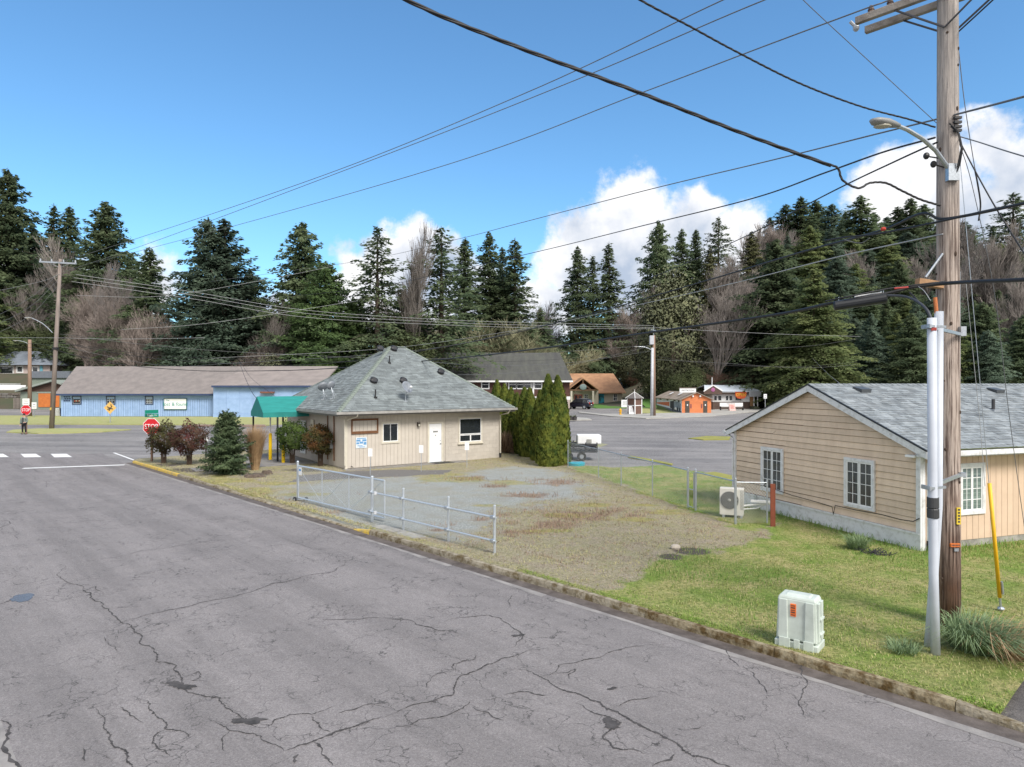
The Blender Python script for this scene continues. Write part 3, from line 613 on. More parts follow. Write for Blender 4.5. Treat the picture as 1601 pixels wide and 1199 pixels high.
window(house, p.x-.0, q.x, hloc2(1520,798).z, hloc2(1520,730).z, .018, trimw, trim=.10, panes=[(0,.5,0,1),(.5,1,0,1)], cols=2, rows=4, glass=mat('window_glass_blinds', (.20,.26,.25), .08, col2=(.10,.14,.14), scale=1, stretch=(.1,.1,45), spec=.9, fac=(.45,.55)))
# cable on the gable wall, sensor, vent plate
cb = [hloc(px, py) for px, py in ((1160,752),(1200,760),(1240,774),(1280,785),(1303,792),(1305,804),(1308,790),(1340,797),(1380,804),(1410,812),(1430,815),(1440,810))]
MB().tube([(-.05, c.y, c.z) for c in cb], .011, 6).build('wall_cable', rubber, house)
c = hloc(1431,713); MB().box(-.16,-.02,c.y-.10,c.y+.16,c.z-.03,c.z+.03).build('flood_light', white, house, bevel=.008)
c = hloc(1184,778); MB().box(-.10,-.02,c.y-.05,c.y+.05,c.z-.09,c.z+.09).tube([(-.06,c.y,c.z-.09),(-.07,c.y-.03,c.z-.28),(-.06,c.y+.02,c.z-.5)],.012,6).build('disconnect_box', galv, house)
def roof_pt(px, py, h=0):
    n = Vector((0, -math.sin(sl), math.cos(sl))); P0 = Vector(pn(0, 0)); w = Mh @ P0; return Mhi @ onplane(px, py, w+(Mh.to_3x3() @ n)*h, Mh.to_3x3() @ n)
for px, py in ((1348,611),(1557,612)):
    c = roof_pt(px, py); v = MB(); v.add([(c.x-.17,c.y-.15,c.z-.06),(c.x+.17,c.y-.15,c.z-.06),(c.x+.17,c.y+.17,c.z+.05),(c.x-.17,c.y+.17,c.z+.05),(c.x-.19,c.y-.17,c.z+.05),(c.x+.19,c.y-.17,c.z+.05),(c.x+.19,c.y+.17,c.z+.13),(c.x-.19,c.y+.17,c.z+.13)], [(0,3,2,1),(4,5,6,7),(0,1,5,4),(1,2,6,5),(2,3,7,6),(3,0,4,7)])
    v.build('roof_vent', mat('grey_vent_metal', (.10,.11,.12), .5, metal=.3), house)
c = roof_pt(1553,641); MB().tube([(c.x,c.y,c.z-.1),(c.x,c.y,c.z+.32)],.045,10).build('vent_pipe', mat('vent_pipe_black', (.04,.04,.045), .6), house); MB().box(c.x-.12,c.x+.12,c.y-.12,c.y+.1,c.z-.05,c.z+.02).build('pipe_flashing', galv, house)
c = Mhi @ G(1350,860,YZ)
# ------------------------------------------------ beige office with the hip roof
C0 = Vector((-7.96, 32.6, YZ-.02)); oa = math.atan2(.582, .813); 
Mo, Moi, oloc = facade(C0, oa)
office = thing('beige_office', C0, 'beige single storey office with a grey green hip roof and white door', 'building', oa)
OL, OW = 8.95, 8.9
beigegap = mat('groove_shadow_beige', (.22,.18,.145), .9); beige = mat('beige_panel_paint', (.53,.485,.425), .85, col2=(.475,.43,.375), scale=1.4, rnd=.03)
beige2 = mat('beige_block_paint', (.50,.46,.405), .9, col2=(.45,.41,.36), scale=2, rnd=.05, bump=.3, bscale=50)
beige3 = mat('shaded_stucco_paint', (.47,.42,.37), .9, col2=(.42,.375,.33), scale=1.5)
creamt = mat('cream_trim_paint', (.60,.56,.47), .7, var=.12, scale=5)
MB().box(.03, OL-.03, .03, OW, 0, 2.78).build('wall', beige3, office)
vs_end = oloc(696,700).x
box_part('groove_backing', (.10, vs_end, .015, .035, .06, 2.74), beigegap, office); box_part('groove_backing', (.015,.035,.10,2.1,.06,2.74), beigegap, office)
x = .11
dl, dr = oloc(671,700).x, oloc(690.5,700).x; dz = oloc(680,662).z
w1 = (oloc(598.5,675).x, oloc(622,675).x, oloc(610,690).z, oloc(610,662).z)
while x < vs_end-.05:                                   # grooved vertical siding
    e = min(x+.203, vs_end)
    if not (x > dl-.12 and e < dr+.12): box_part('siding_panel', (x+.005, e-.005, random.uniform(0,.003), .04, .06, 2.74), beige, office)
    else: box_part('siding_panel', (x+.003, e-.003, 0, .04, dz+.08, 2.74), beige, office)
    x += .203
x = .11
while x < 2.0:
    box_part('siding_panel', (-.0, .04, x+.003, x+.20, .06, 2.74), beige, office); x += .203
w2 = (oloc(718.5,675).x, oloc(752,675).x, oloc(735,690).z, oloc(735,654).z)
bw, bhh = .40, .20; r_ = 0; z = 0
while z < 2.72:                                         # painted concrete blocks, block by block
    x = vs_end+.01-(bw/2 if r_ % 2 else 0)
    while x < OL:
        a, b = max(x, vs_end+.01)+.004, min(x+bw, OL)-.004
        if b-a > .05 and not (a > w2[0]-.05 and b < w2[1]+.05 and z > w2[2]-.05 and z+bhh < w2[3]+.12):
            box_part('block', (a-.002, b+.002, .0+random.uniform(0,.003), .04, z+.002, min(z+bhh-.002, 2.74)), beige2, office)
        x += bw
    z += bhh; r_ += 1
box_part('corner_board', (-.025,.1,-.025,.0,0,2.72), creamt, office); box_part('corner_board', (-.025,.0,.0,.1,0,2.72), creamt, office)
window(office, *w1, .0, creamt, trim=.10, panes=[(0,.52,0,1),(.48,1,0,1)], sash=white)
window(office, *w2, .0, creamt, trim=.08, panes=[(0,1,.32,1),(0,.5,0,.30),(.5,1,0,.30)], sash=white, sill=True)
dfr = MB(); dfr.box(dl-.1, dl, -.03, .05, .0, dz+.1); dfr.box(dr, dr+.1, -.03, .05, .0, dz+.1); dfr.box(dl, dr, -.03, .05, dz, dz+.1); dfr.build('door_frame', creamt, office, bevel=.004)
door = box_part('door', (dl+.01, dr-.01, .0, .04, .06, dz-.01), white, office)
MB().ell((dr-.09, -.05, 1.0), .035, .035, .035).tube([(dr-.09,.0,1.0),(dr-.09,-.05,1.0)],.014,6).build('handle', galv, door)
MB().ell((dr-.09, -.02, 1.15), .03, .02, .03).build('lock', galv, door)
dk = mat('dark_print', (.05,.05,.055), .8)
xm = (dl+dr)/2; MB().box(xm-.13,xm-.08,-.005,0,1.58,1.66).box(xm-.06,xm-.01,-.005,0,1.58,1.66).box(xm+.01,xm+.06,-.005,0,1.58,1.66).box(xm+.08,xm+.13,-.005,0,1.58,1.66).build('printed_mark', dk, door); text_mesh('lettering', 'A', .12, dk, door, (xm, -.006, 1.42))
box_part('threshold', (dl-.1, dr+.1, -.10, .03, 0, .05), galv, office)
box_part('door_mat', (dl+.0, dr+.35, -.75, -.08, .02, .045), mat('dark_door_mat', (.035,.035,.035), 1), None)
dm = bpy.data.objects['door_mat']; dm.matrix_world = Mo; tag(dm, 'dark door mat lying in front of the white office door', 'door mat')
box_part('stoop', (dl-.7, dr+.75, -1.0, -.0, -.10, .02), concrete, office, bevel=.01)
# frame of a removed sign, blue notice, lamps, tap
a = oloc(549,655); b = oloc(591,677); brown = mat('brown_sign_wood', (.12,.05,.022), .8, col2=(.17,.08,.035), scale=6)
fr = MB(); fr.box(a.x,b.x,-.05,.0,a.z-.09,a.z); fr.box(a.x,b.x,-.05,.0,b.z,b.z+.13); fr.box(a.x,a.x+.06,-.049,.0,b.z+.13,a.z-.09); fr.box(b.x-.06,b.x,-.049,.0,b.z+.13,a.z-.09); fr.build('empty_sign_frame', brown, office)
a = oloc(556,684); b = oloc(573.5,700); MB().box(a.x,b.x,-.02,.0,b.z,a.z).build('notice', mat('pale_notice', (.62,.68,.72), .6, var=.1), office); nb_ = bpy.data.objects['notice']
blu = mat('blue_print', (.12,.30,.55), .7, var=.1)
mb = MB(); 
for k, (u0,u1,v0,v1) in enumerate(((.05,.42,.62,.80),(.58,.95,.62,.80),(.05,.30,.38,.55),(.70,.95,.30,.55),(.35,.65,.42,.60),(.10,.9,.86,.93),(.3,.8,.08,.14),(.15,.6,.2,.26))):
    mb.box(a.x+(b.x-a.x)*u0, a.x+(b.x-a.x)*u1, -.024, -.02, b.z+(a.z-b.z)*v0, b.z+(a.z-b.z)*v1)
mb.build('printed_block', blu, nb_)
c = oloc(653.6,663); MB().box(c.x-.07,c.x+.07,-.14,0,c.z-.12,c.z+.1).build('wall_lamp', mat('bronze_lamp', (.06,.05,.04), .5), office, bevel=.015); MB().box(c.x-.045,c.x+.045,-.145,-.02,c.z-.1,c.z-.0).build('lamp_glass', mat('frosted_glass', (.6,.58,.5), .3), bpy.data.objects['wall_lamp'])
c = oloc(549,729); MB().tube([(c.x,.0,c.z),(c.x,-.1,c.z),(c.x+.06,-.12,c.z-.05)],.018,8).build('garden_tap', blackm, office)
for px in (570, 760):
    c = oloc(px,651, -.25); MB().box(c.x-.16,c.x+.16,-.33,-.20,2.62,2.74).build('soffit_lamp', creamt, office, bevel=.02)
# hip roof
EO = .62; ez = 2.80; RISE = 3.42
x0, x1, y0_, y1_ = -EO, OL+EO, -EO, OW+EO; hw = (y1_-y0_)/2; tn = RISE/hw
ra, rb = (x0+hw, (y0_+y1_)/2), (x1-hw, (y0_+y1_)/2)
if rb[0] < ra[0]+.9: rb = (ra[0]+.9, rb[1])
RZo = ez+RISE
V = [(x0,y0_,ez),(x1,y0_,ez),(x1,y1_,ez),(x0,y1_,ez),(ra[0],ra[1],RZo),(rb[0],rb[1],RZo)]
r2 = MB().add(V+[(p[0],p[1],p[2]-.04) for p in V[:4]], [(0,1,5,4),(1,2,5),(2,3,4,5),(3,0,4),(0,6,7,1),(1,7,8,2),(2,8,9,3),(3,9,6,0),(6,9,8,7)]).build('roof', mat('roof_underlay', (.05,.05,.05)), office)
gsh = [shingle_mat('green_grey_shingle_%s' % k, tuple(x*f for x in (.20,.225,.228)), tuple(x*f for x in (.14,.158,.162)), 0, 1.5) for k, f in (('light',1.15),('mid',1.0),('dark',.85))]
def slope_tabs(p00, p10, apexA, apexB, name):           # tabs over a trapezoid / triangle given by eave ends and ridge ends
    p00, p10, A_, B_ = map(Vector, (p00, p10, apexA, apexB)); ex = (p10-p00); W = ex.length; ex.normalize(); 
    ta = (A_-p00).dot(ex); tb = (B_-p00).dot(ex); up = (A_-p00)-ex*ta; SL = up.length; up.normalize(); nn = ex.cross(up).normalized()
    if nn.z < 0: nn = -nn
    f = lambda x, t, h=0: p00+ex*x+up*t+nn*(h+.003)
    items = shingles(None, None, W, SL, clip=lambda t: (ta*t/SL, W-(W-tb)*t/SL), tab=.32, expo=.15)
    mb = MB()
    for it in items:
        mb.mi = random.randrange(3); tabmesh(mb, f, it)
    o = mb.build('shingle', gsh, r2); o['kind'] = 'stuff'
slope_tabs(V[0], V[1], V[4], V[5], 'a'); slope_tabs(V[3], V[0], V[4], V[4], 'b'); slope_tabs(V[1], V[2], V[5], V[5], 'c')
capm = mat('mossy_hip_cap', (.22,.255,.225), .95, col2=(.16,.19,.16), scale=6)
for a, b in ((V[0],V[4]),(V[1],V[5]),(V[3],V[4]),(V[4],V[5])):
    a = Vector(a); b = Vector(b); n = int((b-a).length/.2); mb = MB()
    side = (b-a).normalized().cross(Vector((0,0,1))).normalized()
    for i in range(n):
        p = a.lerp(b, i/n); q = a.lerp(b, (i+1.1)/n); h = Vector((0,0,.035)); l = Vector((0,0,.012))
        mb.add([p+side*.14-l*2, p+h, p-side*.14-l*2, q+side*.14-l*3, q+l, q-side*.14-l*3], [(0,1,4,3),(1,2,5,4)])
    mb.build('hip_cap', capm, r2)
fas = mat('dark_bronze_gutter', (.16,.145,.125), .6, var=.2)
def ring(mb, e0, e1, z0, z1):
    X0, X1, Y0, Y1 = x0-e1, x1+e1, y0_-e1, y1_+e1
    mb.box(X0, X1, Y0, y0_-e0, z0, z1); mb.box(X0, x0-e0, y0_-e0, Y1, z0, z1); mb.box(x1+e0, X1, y0_-e0, Y1, z0, z1)
mb = MB(); ring(mb, .0, .09, ez-.13, ez-.012); mb.build('gutter', mat('weathered_grey_gutter', (.34,.33,.31), .6, var=.3, scale=3), office)
mb = MB(); ring(mb, -.03, .0, ez-.22, ez-.04); mb.build('fascia', fas, office)
MB().box(x0+.03, x1-.03, y0_+.03, y1_-.03, ez-.12, ez-.07).build('soffit', creamt, office)
MB().tube([(.35,-EO-.04,ez-.13),(.35,-EO+.06,ez-.25),(.12,-.08,ez-.40),(.05,-.06,ez-.46),(.05,-.06,.15)][:4], .04, 8).build('downspout', creamt, office)
MB().tube([(-.05,-.06,ez-.42),(-.05,-.07,.2)], .04, 8).build('downspout', creamt, office)
MB().tube([(OL+.25,-EO-.02,ez-.13),(OL+.2,-EO+.1,ez-.3),(OL+.0,-.06,ez-.42),(OL+.0,-.06,.25)], .045, 8).build('downspout', creamt, office)
MB().tube([(OL+.0,-.06,.0),(OL+.0,-.06,.28)], .055, 8).build('downspout_boot', rubber, office)
# roof vents, pipes
n_f = Vector((0, -math.sin(math.atan(tn)), math.cos(math.atan(tn))))
def rloc(px, py, left=False):
    n = Vector((-math.sin(math.atan(tn)), 0, math.cos(math.atan(tn)))) if left else n_f
    return Moi @ onplane(px, py, Mo @ Vector(V[0]), Mo.to_3x3() @ n)
vb = mat('black_roof_vent', (.015,.015,.017), .5)
for px, py in ((594,547),(615.6,547),(584,597),(630,597),(688.7,583)):
    c = rloc(px, py); v = MB(); t = MB()
    v.tube([(c.x,c.y-.02,c.z-.05),(c.x,c.y-.05,c.z+.07),(c.x,c.y-.09,c.z+.13),(c.x,c.y-.12,c.z+.15)],[.18,.17,.21,.12],12); v.build('roof_vent', vb, office, smooth=False)
for px, py in ((609,568),(587,622)):
    c = rloc(px, py); MB().tube([(c.x,c.y,c.z-.1),(c.x,c.y,c.z+.42)],.035,8).tube([(c.x,c.y,c.z-.04),(c.x,c.y,c.z+.06)],.09,10).build('vent_pipe', vb, office)
c = rloc(671,560); 
def dish(px, py, r, face, label, left=False, skel=False, rise=.55):
    c = rloc(px, py, left); base = Mo @ c; t = thing('satellite_dish', base, label, 'satellite dish', 0)
    MB().tube([(0,0,-.03),(0,0,rise*.5),(face[0]*.12,face[1]*.12,rise)],.022,8).box(-.1,.1,-.08,.08,-.05,.02).build('mast', galv, t)
    if skel: MB().tube([(0,0,rise*.8),(.3,.1,-.12)],.012,6).tube([(0,0,rise*.8),(.2,-.25,-.2)],.012,6).build('brace', galv, t)
    f = Vector(face).normalized(); u = f.orthogonal().normalized(); w = f.cross(u); cc = Vector((0,0,rise+r*.3))+f*.05; vs = [cc-f*.0]; n = 20; fs = []
    for k in (1, 2, 3):
        for j in range(n):
            a = 2*math.pi*j/n; q = k/3; vs.append(cc+(u*math.cos(a)+w*math.sin(a))*r*q+f*(q*q*.14*r*2))
    fs = [(0,1+j,1+(j+1) % n) for j in range(n)]+[(1+k*n+j,1+(k+1)*n+j,1+(k+1)*n+(j+1) % n,1+k*n+(j+1) % n) for k in (0,1) for j in range(n)]
    o = MB().add(vs, fs).build('reflector', mat('dish_grey', (.24,.26,.29), .45, var=.25, scale=6), t, smooth=True); s = o.modifiers.new('s','SOLIDIFY'); s.thickness = .012
    e = cc+f*r*1.15-Vector((0,0,.12)); MB().tube([cc-Vector((0,0,r*.9)), e], .014, 6).build('feed_arm', galv, t); MB().ell(e,.07,.07,.06).build('receiver', white, t, smooth=True)
dish(634,627,.33,(.75,-.55,.45),'grey satellite dish on the front slope of the office roof')
dish(506,624,.27,(-.35,.5,.5),'left of the two satellite dishes seen from behind on the office side roof',True,True,.5)
dish(520,623,.24,(-.6,.4,.3),'right of the two satellite dishes on braced masts on the office side roof',True,True,.55)
# canopy over the left entrance (local: x < 0)
teal = mat('teal_canvas', (.015,.23,.21), .75, col2=(.010,.18,.165), scale=1.5, stretch=(1,6,1)); 
can = thing('teal_canopy', Mo @ Vector((-1.4,6.1,0)), 'teal canvas entrance canopy with a gabled front on black posts', 'canopy', oa)
cx0, cx1, cy0, cy1, cz0, czv, cza = -2.45, -.05, 4.95, 7.25, 2.36, 2.60, 3.42; o_ = Vector((-1.4,6.1,0)); cm = (cy0+cy1)/2
def q(*a): return Vector(a)-o_
s_ = MB()
s_.add([q(cx0,cy0,czv),q(cx1-.0,cy0,czv),q(cx1+.6,cm,cza),q(cx0+.0,cm,cza)], [(0,1,2,3)]); s_.add([q(cx0,cy1,czv),q(cx1,cy1,czv),q(cx1+.6,cm,cza),q(cx0,cm,cza)], [(0,3,2,1)])
o = s_.build('canvas_slope', teal, can); o.modifiers.new('s','SOLIDIFY').thickness = .01
s_ = MB(); s_.face([q(cx0-.004,cy0,cz0),q(cx0-.004,cy1,cz0),q(cx0-.004,cy1,czv),q(cx0-.004,cm,cza+.01),q(cx0-.004,cy0,czv)]); o = s_.build('canvas_front', teal, can); o.modifiers.new('s','SOLIDIFY').thickness = .01
s_ = MB(); s_.face([q(cx0,cy0,cz0),q(cx1,cy0,cz0),q(cx1,cy0,czv),q(cx0,cy0,czv)]); s_.face([q(cx0,cy1,cz0),q(cx1,cy1,cz0),q(cx1,cy1,czv),q(cx0,cy1,czv)]); o = s_.build('valance', teal, can); o.modifiers.new('s','SOLIDIFY').thickness = .01
for a, b in ((cx0+.75,cy0+.06),(cx0+.10,cy1-.06),(cx1-.7,cy1-.06)):
    p = q(a,b,0); MB().box(p.x-.04,p.x+.04,p.y-.04,p.y+.04,-.02,cz0+.1).build('post', blackm, can)
p = q(cx0+.04,cy0+.06,cz0+.05); p2 = q(cx1,cy0+.06,cz0+.05); p3 = q(cx0+.04,cy1-.06,cz0+.05); MB().beam(p,p2,.04,.04).beam(p,p3,.04,.04).build('rail', blackm, can)
# side wall details: door, window, meter, conduits
box_part('side_window_panel', (-.035,.0,5.6,6.5,.3,2.1), offwhite, office); box_part('side_panel', (-.05,-.0,4.3,4.75,1.5,2.2), creamt, office)
MB().tube([(-.05,2.2,.3),(-.05,2.2,2.6)],.03,6).build('conduit', brown, office); MB().tube([(-.05,1.35,.3),(-.05,1.35,2.6)],.03,6).build('conduit', brown, office)
mt = MB().box(-.2,0,1.5,1.75,.9,1.3).build('electric_meter', galv, office); MB().ell((-.23,1.62,1.15),.05,.09,.09).build('meter_glass', glassm, mt)
slab('walkway', [Mo @ Vector((-6,3.2,0)), Mo @ Vector((-.1,3.2,0)), Mo @ Vector((-.1,9.5,0)), Mo @ Vector((-3,9.5,0)), Mo @ Vector((-3.2,5,0)), Mo @ Vector((-6,4.6,0))], .13, mat('worn_walkway', (.24,.23,.22), .9, col2=(.16,.15,.145), scale=2, bump=.3))
slab('office_apron', [Mo @ Vector((-.2,-.75,0)), Mo @ Vector((6.5,-.8,0)), Mo @ Vector((6.5,-.0,0)), Mo @ Vector((-.2,.0,0))], .115, MATS['worn_walkway'])
# ------------------------------------------------ far buildings: helper for simple gabled blocks
def gabled(name, loc, rz, L, W, ez, rz_, label, wallm, roofm, ov=.5, ridge='x', cat='building', foot=0, hipx=0.0, ov2=None, rb_=1.0):
    t = thing(name, loc, label, cat, rz); ov2 = ov if ov2 is None else ov2
    w = MB().box(0, L, 0, W, foot, ez)
    if ridge == 'x': w.add([(0,0,ez),(0,W,ez),(0,W/2,rz_-.1),(L,0,ez),(L,W,ez),(L,W/2,rz_-.1)], [(0,1,2),(3,5,4)])
    else: w.add([(0,0,ez),(L,0,ez),(L/2,0,rz_-.1),(0,W,ez),(L,W,ez),(L/2,W,rz_-.1)], [(0,1,2),(3,5,4)])
    w.build('wall', wallm, t)
    r = MB(); th = .18
    if ridge == 'x':
        k = (rz_-ez)/(W/2); e = ez-k*ov+.02
        for s in (0, 1):
            Y0 = -ov if not s else W+ov
            v = [(-ov2,Y0,e),(L+ov2,Y0,e),(L+ov2-hipx,W/2,rz_),(-ov2+hipx*0,W/2,rz_)]; r.add(v+[(a,b,c-th) for a,b,c in v], [(0,1,2,3),(4,7,6,5),(0,4,5,1),(1,5,6,2),(2,6,7,3),(3,7,4,0)])
    else:
        k = (rz_-ez)/(L/2); e = ez-k*ov+.02
        for s in (0, 1):
            X0 = -ov if not s else L+ov
            v = [(X0,-ov2,e),(X0,W+ov2,e),(L/2,W+ov2,rz_),(L/2,-ov2,rz_)]; r.add(v+[(a,b,c-th) for a,b,c in v], [(0,1,2,3),(4,7,6,5),(0,4,5,1),(1,5,6,2),(2,6,7,3),(3,7,4,0)])
    r.build('roof', roofm, t); return t
# blue shop
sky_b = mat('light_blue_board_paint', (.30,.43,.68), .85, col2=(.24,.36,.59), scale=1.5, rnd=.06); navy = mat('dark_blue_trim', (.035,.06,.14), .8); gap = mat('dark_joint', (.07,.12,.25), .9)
brr = mat('brown_grey_roofing', (.22,.195,.185), .95, col2=(.165,.148,.142), scale=1.2, bump=.4, bscale=20)
bs = thing('blue_shop', (-56.2, 85, 0), 'long light blue boarded shop with a brown roof and a lost and found sign', 'shop')
X2 = P(340,650,85).x+56.2; X3 = P(505,650,85).x+56.2
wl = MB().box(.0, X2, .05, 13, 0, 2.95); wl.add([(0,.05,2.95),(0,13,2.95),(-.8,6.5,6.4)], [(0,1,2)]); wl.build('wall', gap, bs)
for i in range(68):
    x = .02+i*.2875
    box_part('board', (x+.02, x+.27, .0+random.uniform(0,.02), .05, .12, 2.25 if True else 2.9), sky_b, bs)
for i in range(17): box_part('frieze_board', (.02+i*1.15, 1.16+i*1.15, -.01, .05, 2.27, 2.9), sky_b, bs)
MB().box(X2, X3, -1.2, 13, 0, 3.75).build('tall_wall', sky_b, bs)
for i in range(8): 
    for z0, z1 in ((.5,2.3),(2.32,3.7)): box_part('panel', (X2+.02+i*1.62, X2+1.62+i*1.62, -1.23, -1.2, z0, z1), sky_b, bs)
box_part('base_board', (X2, X3, -1.26, -1.2, 0, .48), sky_b, bs)
rr = MB(); 
def slab8(mb, v, th=.16): mb.add(v+[(a,b,c-th) for a,b,c in v], [(0,1,2,3),(4,7,6,5),(0,4,5,1),(1,5,6,2),(2,6,7,3),(3,7,4,0)])
slab8(rr, [(-.45,-.5,2.92),(X2+.0,-.5,2.92),(X2+1.4,6.5,6.5),(-2.2,6.5,6.5)]); slab8(rr, [(-2.2,6.5,6.5),(X2+1.4,6.5,6.5),(X2+1,14,3),(-1,14,3)]); rr.build('roof', brr, bs)
rr = MB(); slab8(rr, [(X2-.0,-1.7,3.95),(X3+.2,-1.7,3.95),(X3+.2,6.5,6.52),(X2+1.4,6.5,6.52)]); rr.build('upper_roof', mat('pinkish_roofing', (.27,.235,.22), .95, col2=(.20,.175,.165), scale=.6), bs)
box_part('eave_board', (-.45,X2,-.53,-.5,2.70,2.93), navy, bs); box_part('eave_board', (X2,X3,-1.74,-1.7,3.72,3.96), navy, bs)
for i, (a, b) in enumerate(((112.6,127.5),(165.7,180.6),(226.6,240))):
    xa = P(a,625,85).x+56.2; xb = P(b,625,85).x+56.2; zt = P(0,619,85).z; zz = P(0,632.5,85).z
    W_ = window(bs, xa+.12, xb-.12, zz+.12, zt-.1, .0, navy, trim=.12, cols=[1,3,4][i], rows=[1,2,3][i], sash=mat('pale_sash', (.45,.5,.55), .7), muntin=.06)
    if i == 0:
        for k in range(4): MB().ell((xa+.35+k*.17*1.1, -.03, (zt+zz)/2-.1+.03*(k % 2)), .07, .03, .09, 8, 5).build('window_display', mat(['red_display','cream_display'][k % 2], [(.45,.06,.03),(.6,.5,.35)][k % 2], .6), W_)
xa = P(257.5,0,85).x+56.2; xb = P(291.7,0,85).x+56.2; zt = P(0,623.4,85).z; zz = P(0,639.3,85).z
sg = MB().box(xa, xb, -.10, 0, zz, zt).build('shop_sign', white, bs); tg = mat('teal_lettering', (.01,.27,.24), .6)
fr = MB(); [fr.box(*d) for d in ((xa-.06,xb+.06,-.12,0,zt,zt+.08),(xa-.06,xb+.06,-.12,0,zz-.08,zz),(xa-.06,xa,-.12,0,zz,zt),(xb,xb+.06,-.12,0,zz,zt))]; fr.build('sign_frame', mat('dark_teal_trim', (.03,.12,.12), .6), sg)
text_mesh('lettering', 'lost & found', .62, tg, sg, ((xa+xb)/2, -.105, (zz+zt)/2-.05)); text_mesh('lettering', 'The', .28, tg, sg, (xa+.4, -.105, zt-.2))
xa = P(100,0,85).x+56.2; xb = P(111,0,85).x+56.2; l = MB(); [l.box(xa+.08*(i % 2)+k*.28, xa+.08*(i % 2)+k*.28+.2, -.03, 0, P(0,624,85).z+.22-i*.24, P(0,624,85).z+.36-i*.24) for i in range(3) for k in range(3)]; l.build('painted_letters', navy, bs)
box_part('awning', (P(415,0,85).x+56.2, P(435,0,85).x+56.2, -1.9, -1.2, P(0,614.5,84).z, P(0,612,84).z), mat('rust_awning', (.20,.08,.055), .8), bs)
# dark brown two-storey hall
bro = mat('dark_brown_shingle_siding', (.095,.045,.035), .9, rnd=.06); dkr = mat('dark_mossy_roof', (.055,.055,.055), .95, col2=(.085,.088,.076), scale=.5, stretch=(2.5,.5,1), bump=.4)
hall = thing('brown_hall', (-15, 110, 0), 'dark brown two storey hall with a steep charcoal roof and white windows behind the hedge', 'building')
MB().box(0, 24.3, 0, 15, 0, 4.8).build('wall', bro, hall)
for i in range(8):
    for j in range(7): box_part('siding_panel', (i*3.03+.02, i*3.03+3.0, -.05+.02*(j % 2), 0, 2.1+j*.37, 2.45+j*.37), bro, hall)
rr = MB(); slab8(rr, [(-.6,-.8,4.65),(24.75,-.8,4.65),(23.2,7.3,9.5),(-.2,7.3,9.5)], .25); slab8(rr, [(-.2,7.3,9.5),(23.2,7.3,9.5),(24.5,15,5),(-.6,15,5)], .25); rr.build('roof', dkr, hall)
box_part('eave_board', (-.6,24.75,-.86,-.8,4.42,4.68), white, hall)
hm = white
for a, b in ((753.5,764),(796,807),(808,818.6),(820,830),(836,846.5),(866,878)):
    xa = P(a,0,110).x+15; xb = P(b,0,110).x+15
    window(hall, xa, xb, P(0,607,110).z, P(0,595.5,110).z, -.05, white, trim=.14, cols=1, rows=1, panes=[(0,1,.0,.5),(0,1,.5,1)])
box_part('water_table', (0,24.4,-.12,-.0,1.6,2.1), white, hall); box_part('lower_panel', (0,24.3,-.10,-.05,.2,1.6), mat('pale_lower_wall', (.5,.42,.38), .8), hall)
for k, px in enumerate((790,832.5)): box_part('pilaster', (P(px,0,110).x+15, P(px+2.5,0,110).x+15, -.14, -.0, 2.1, 4.4), white, hall)
window(hall, P(836,0,110).x+15, P(847,0,110).x+15, .6, 1.5, -.10, white, trim=.1)
# visitor centre with the orange roof
vc = thing('orange_roofed_centre', (6, 139, 0), 'cream visitor centre with an orange shingle roof and a timber gabled porch', 'building')
orr = mat('orange_shingle_roof', (.47,.265,.15), .95, col2=(.33,.18,.105), scale=.9, bump=.5, bscale=10); crm = mat('cream_wall', (.55,.50,.40), .9, var=.1)
XR = P(973,0,139).x-6; MB().box(0, XR, 0, 14, 0, 2.6).build('wall', crm, vc)
rr = MB(); slab8(rr, [(-1,-1.0,2.35),(XR+.6,-1.0,2.35),(P(959,0,146).x-6,7,6.35),(0,7,6.35)]); slab8(rr, [(0,7,6.35),(P(959,0,146).x-6,7,6.35),(XR+.6,15,2.4),(-1,15,2.4)]); rr.build('roof', orr, vc)
def vx(px, D=139): return P(px,0,D).x-6
pa, pl_, pr = vx(911.6,135), vx(887,135), vx(936.5,135)
rr = MB(); slab8(rr, [(pl_,-4,3.0),(pa,-4,5.35),(pa,4,5.35),(pl_,4,3.0)], .2); slab8(rr, [(pa,-4,5.35),(pr,-4,3.0),(pr,4,3.0),(pa,4,5.35)], .2); rr.build('porch_roof', orr, vc)
tim = mat('timber_beam', (.16,.09,.05), .8); t_ = MB(); t_.beam((pl_+.5,-3.9,2.9),(pr-.5,-3.9,2.9),.2,.25); t_.beam((pa,-3.9,2.9),(pa,-3.9,5.0),.2,.2,up=(0,1,0)); t_.beam((pl_+1.6,-3.9,3.0),(pa,-3.9,4.3),.18,.18); t_.beam((pr-1.6,-3.9,3.0),(pa,-3.9,4.3),.18,.18); t_.build('porch_truss', tim, vc)
MB().ell((pa,-4.05,3.5),.7,.12,.6,10,6).build('gable_ornament', mat('verdigris', (.22,.30,.30), .7), vc)
for px in (893.5,927.5): MB().box(vx(px,135)-.18, vx(px,135)+.18, -3.95, -3.6, 0, 3.0).build('porch_column', creamt, vc)
box_part('porch_wall', (vx(889),vx(934),-1.5,0,0,3.0), crm, vc)
rd = mat('red_door_paint', (.35,.10,.08), .7)
for a, b in ((896.5,902.5),(903,909.5)):
    dd = box_part('door', (vx(a),vx(b),-1.56,-1.5,0,2.0), rd, vc); box_part('pane', (vx(a)+.2,vx(b)-.2,-1.58,-1.56,.6,1.75), glassm, dd)
window(vc, vx(912.5), vx(918), .7, 2.0, -1.5, white, trim=.06, cols=2, rows=3, muntin=.08); window(vc, vx(959.5), vx(964.5), .7, 2.05, 0, white, trim=.06, cols=2, rows=2, muntin=.08)
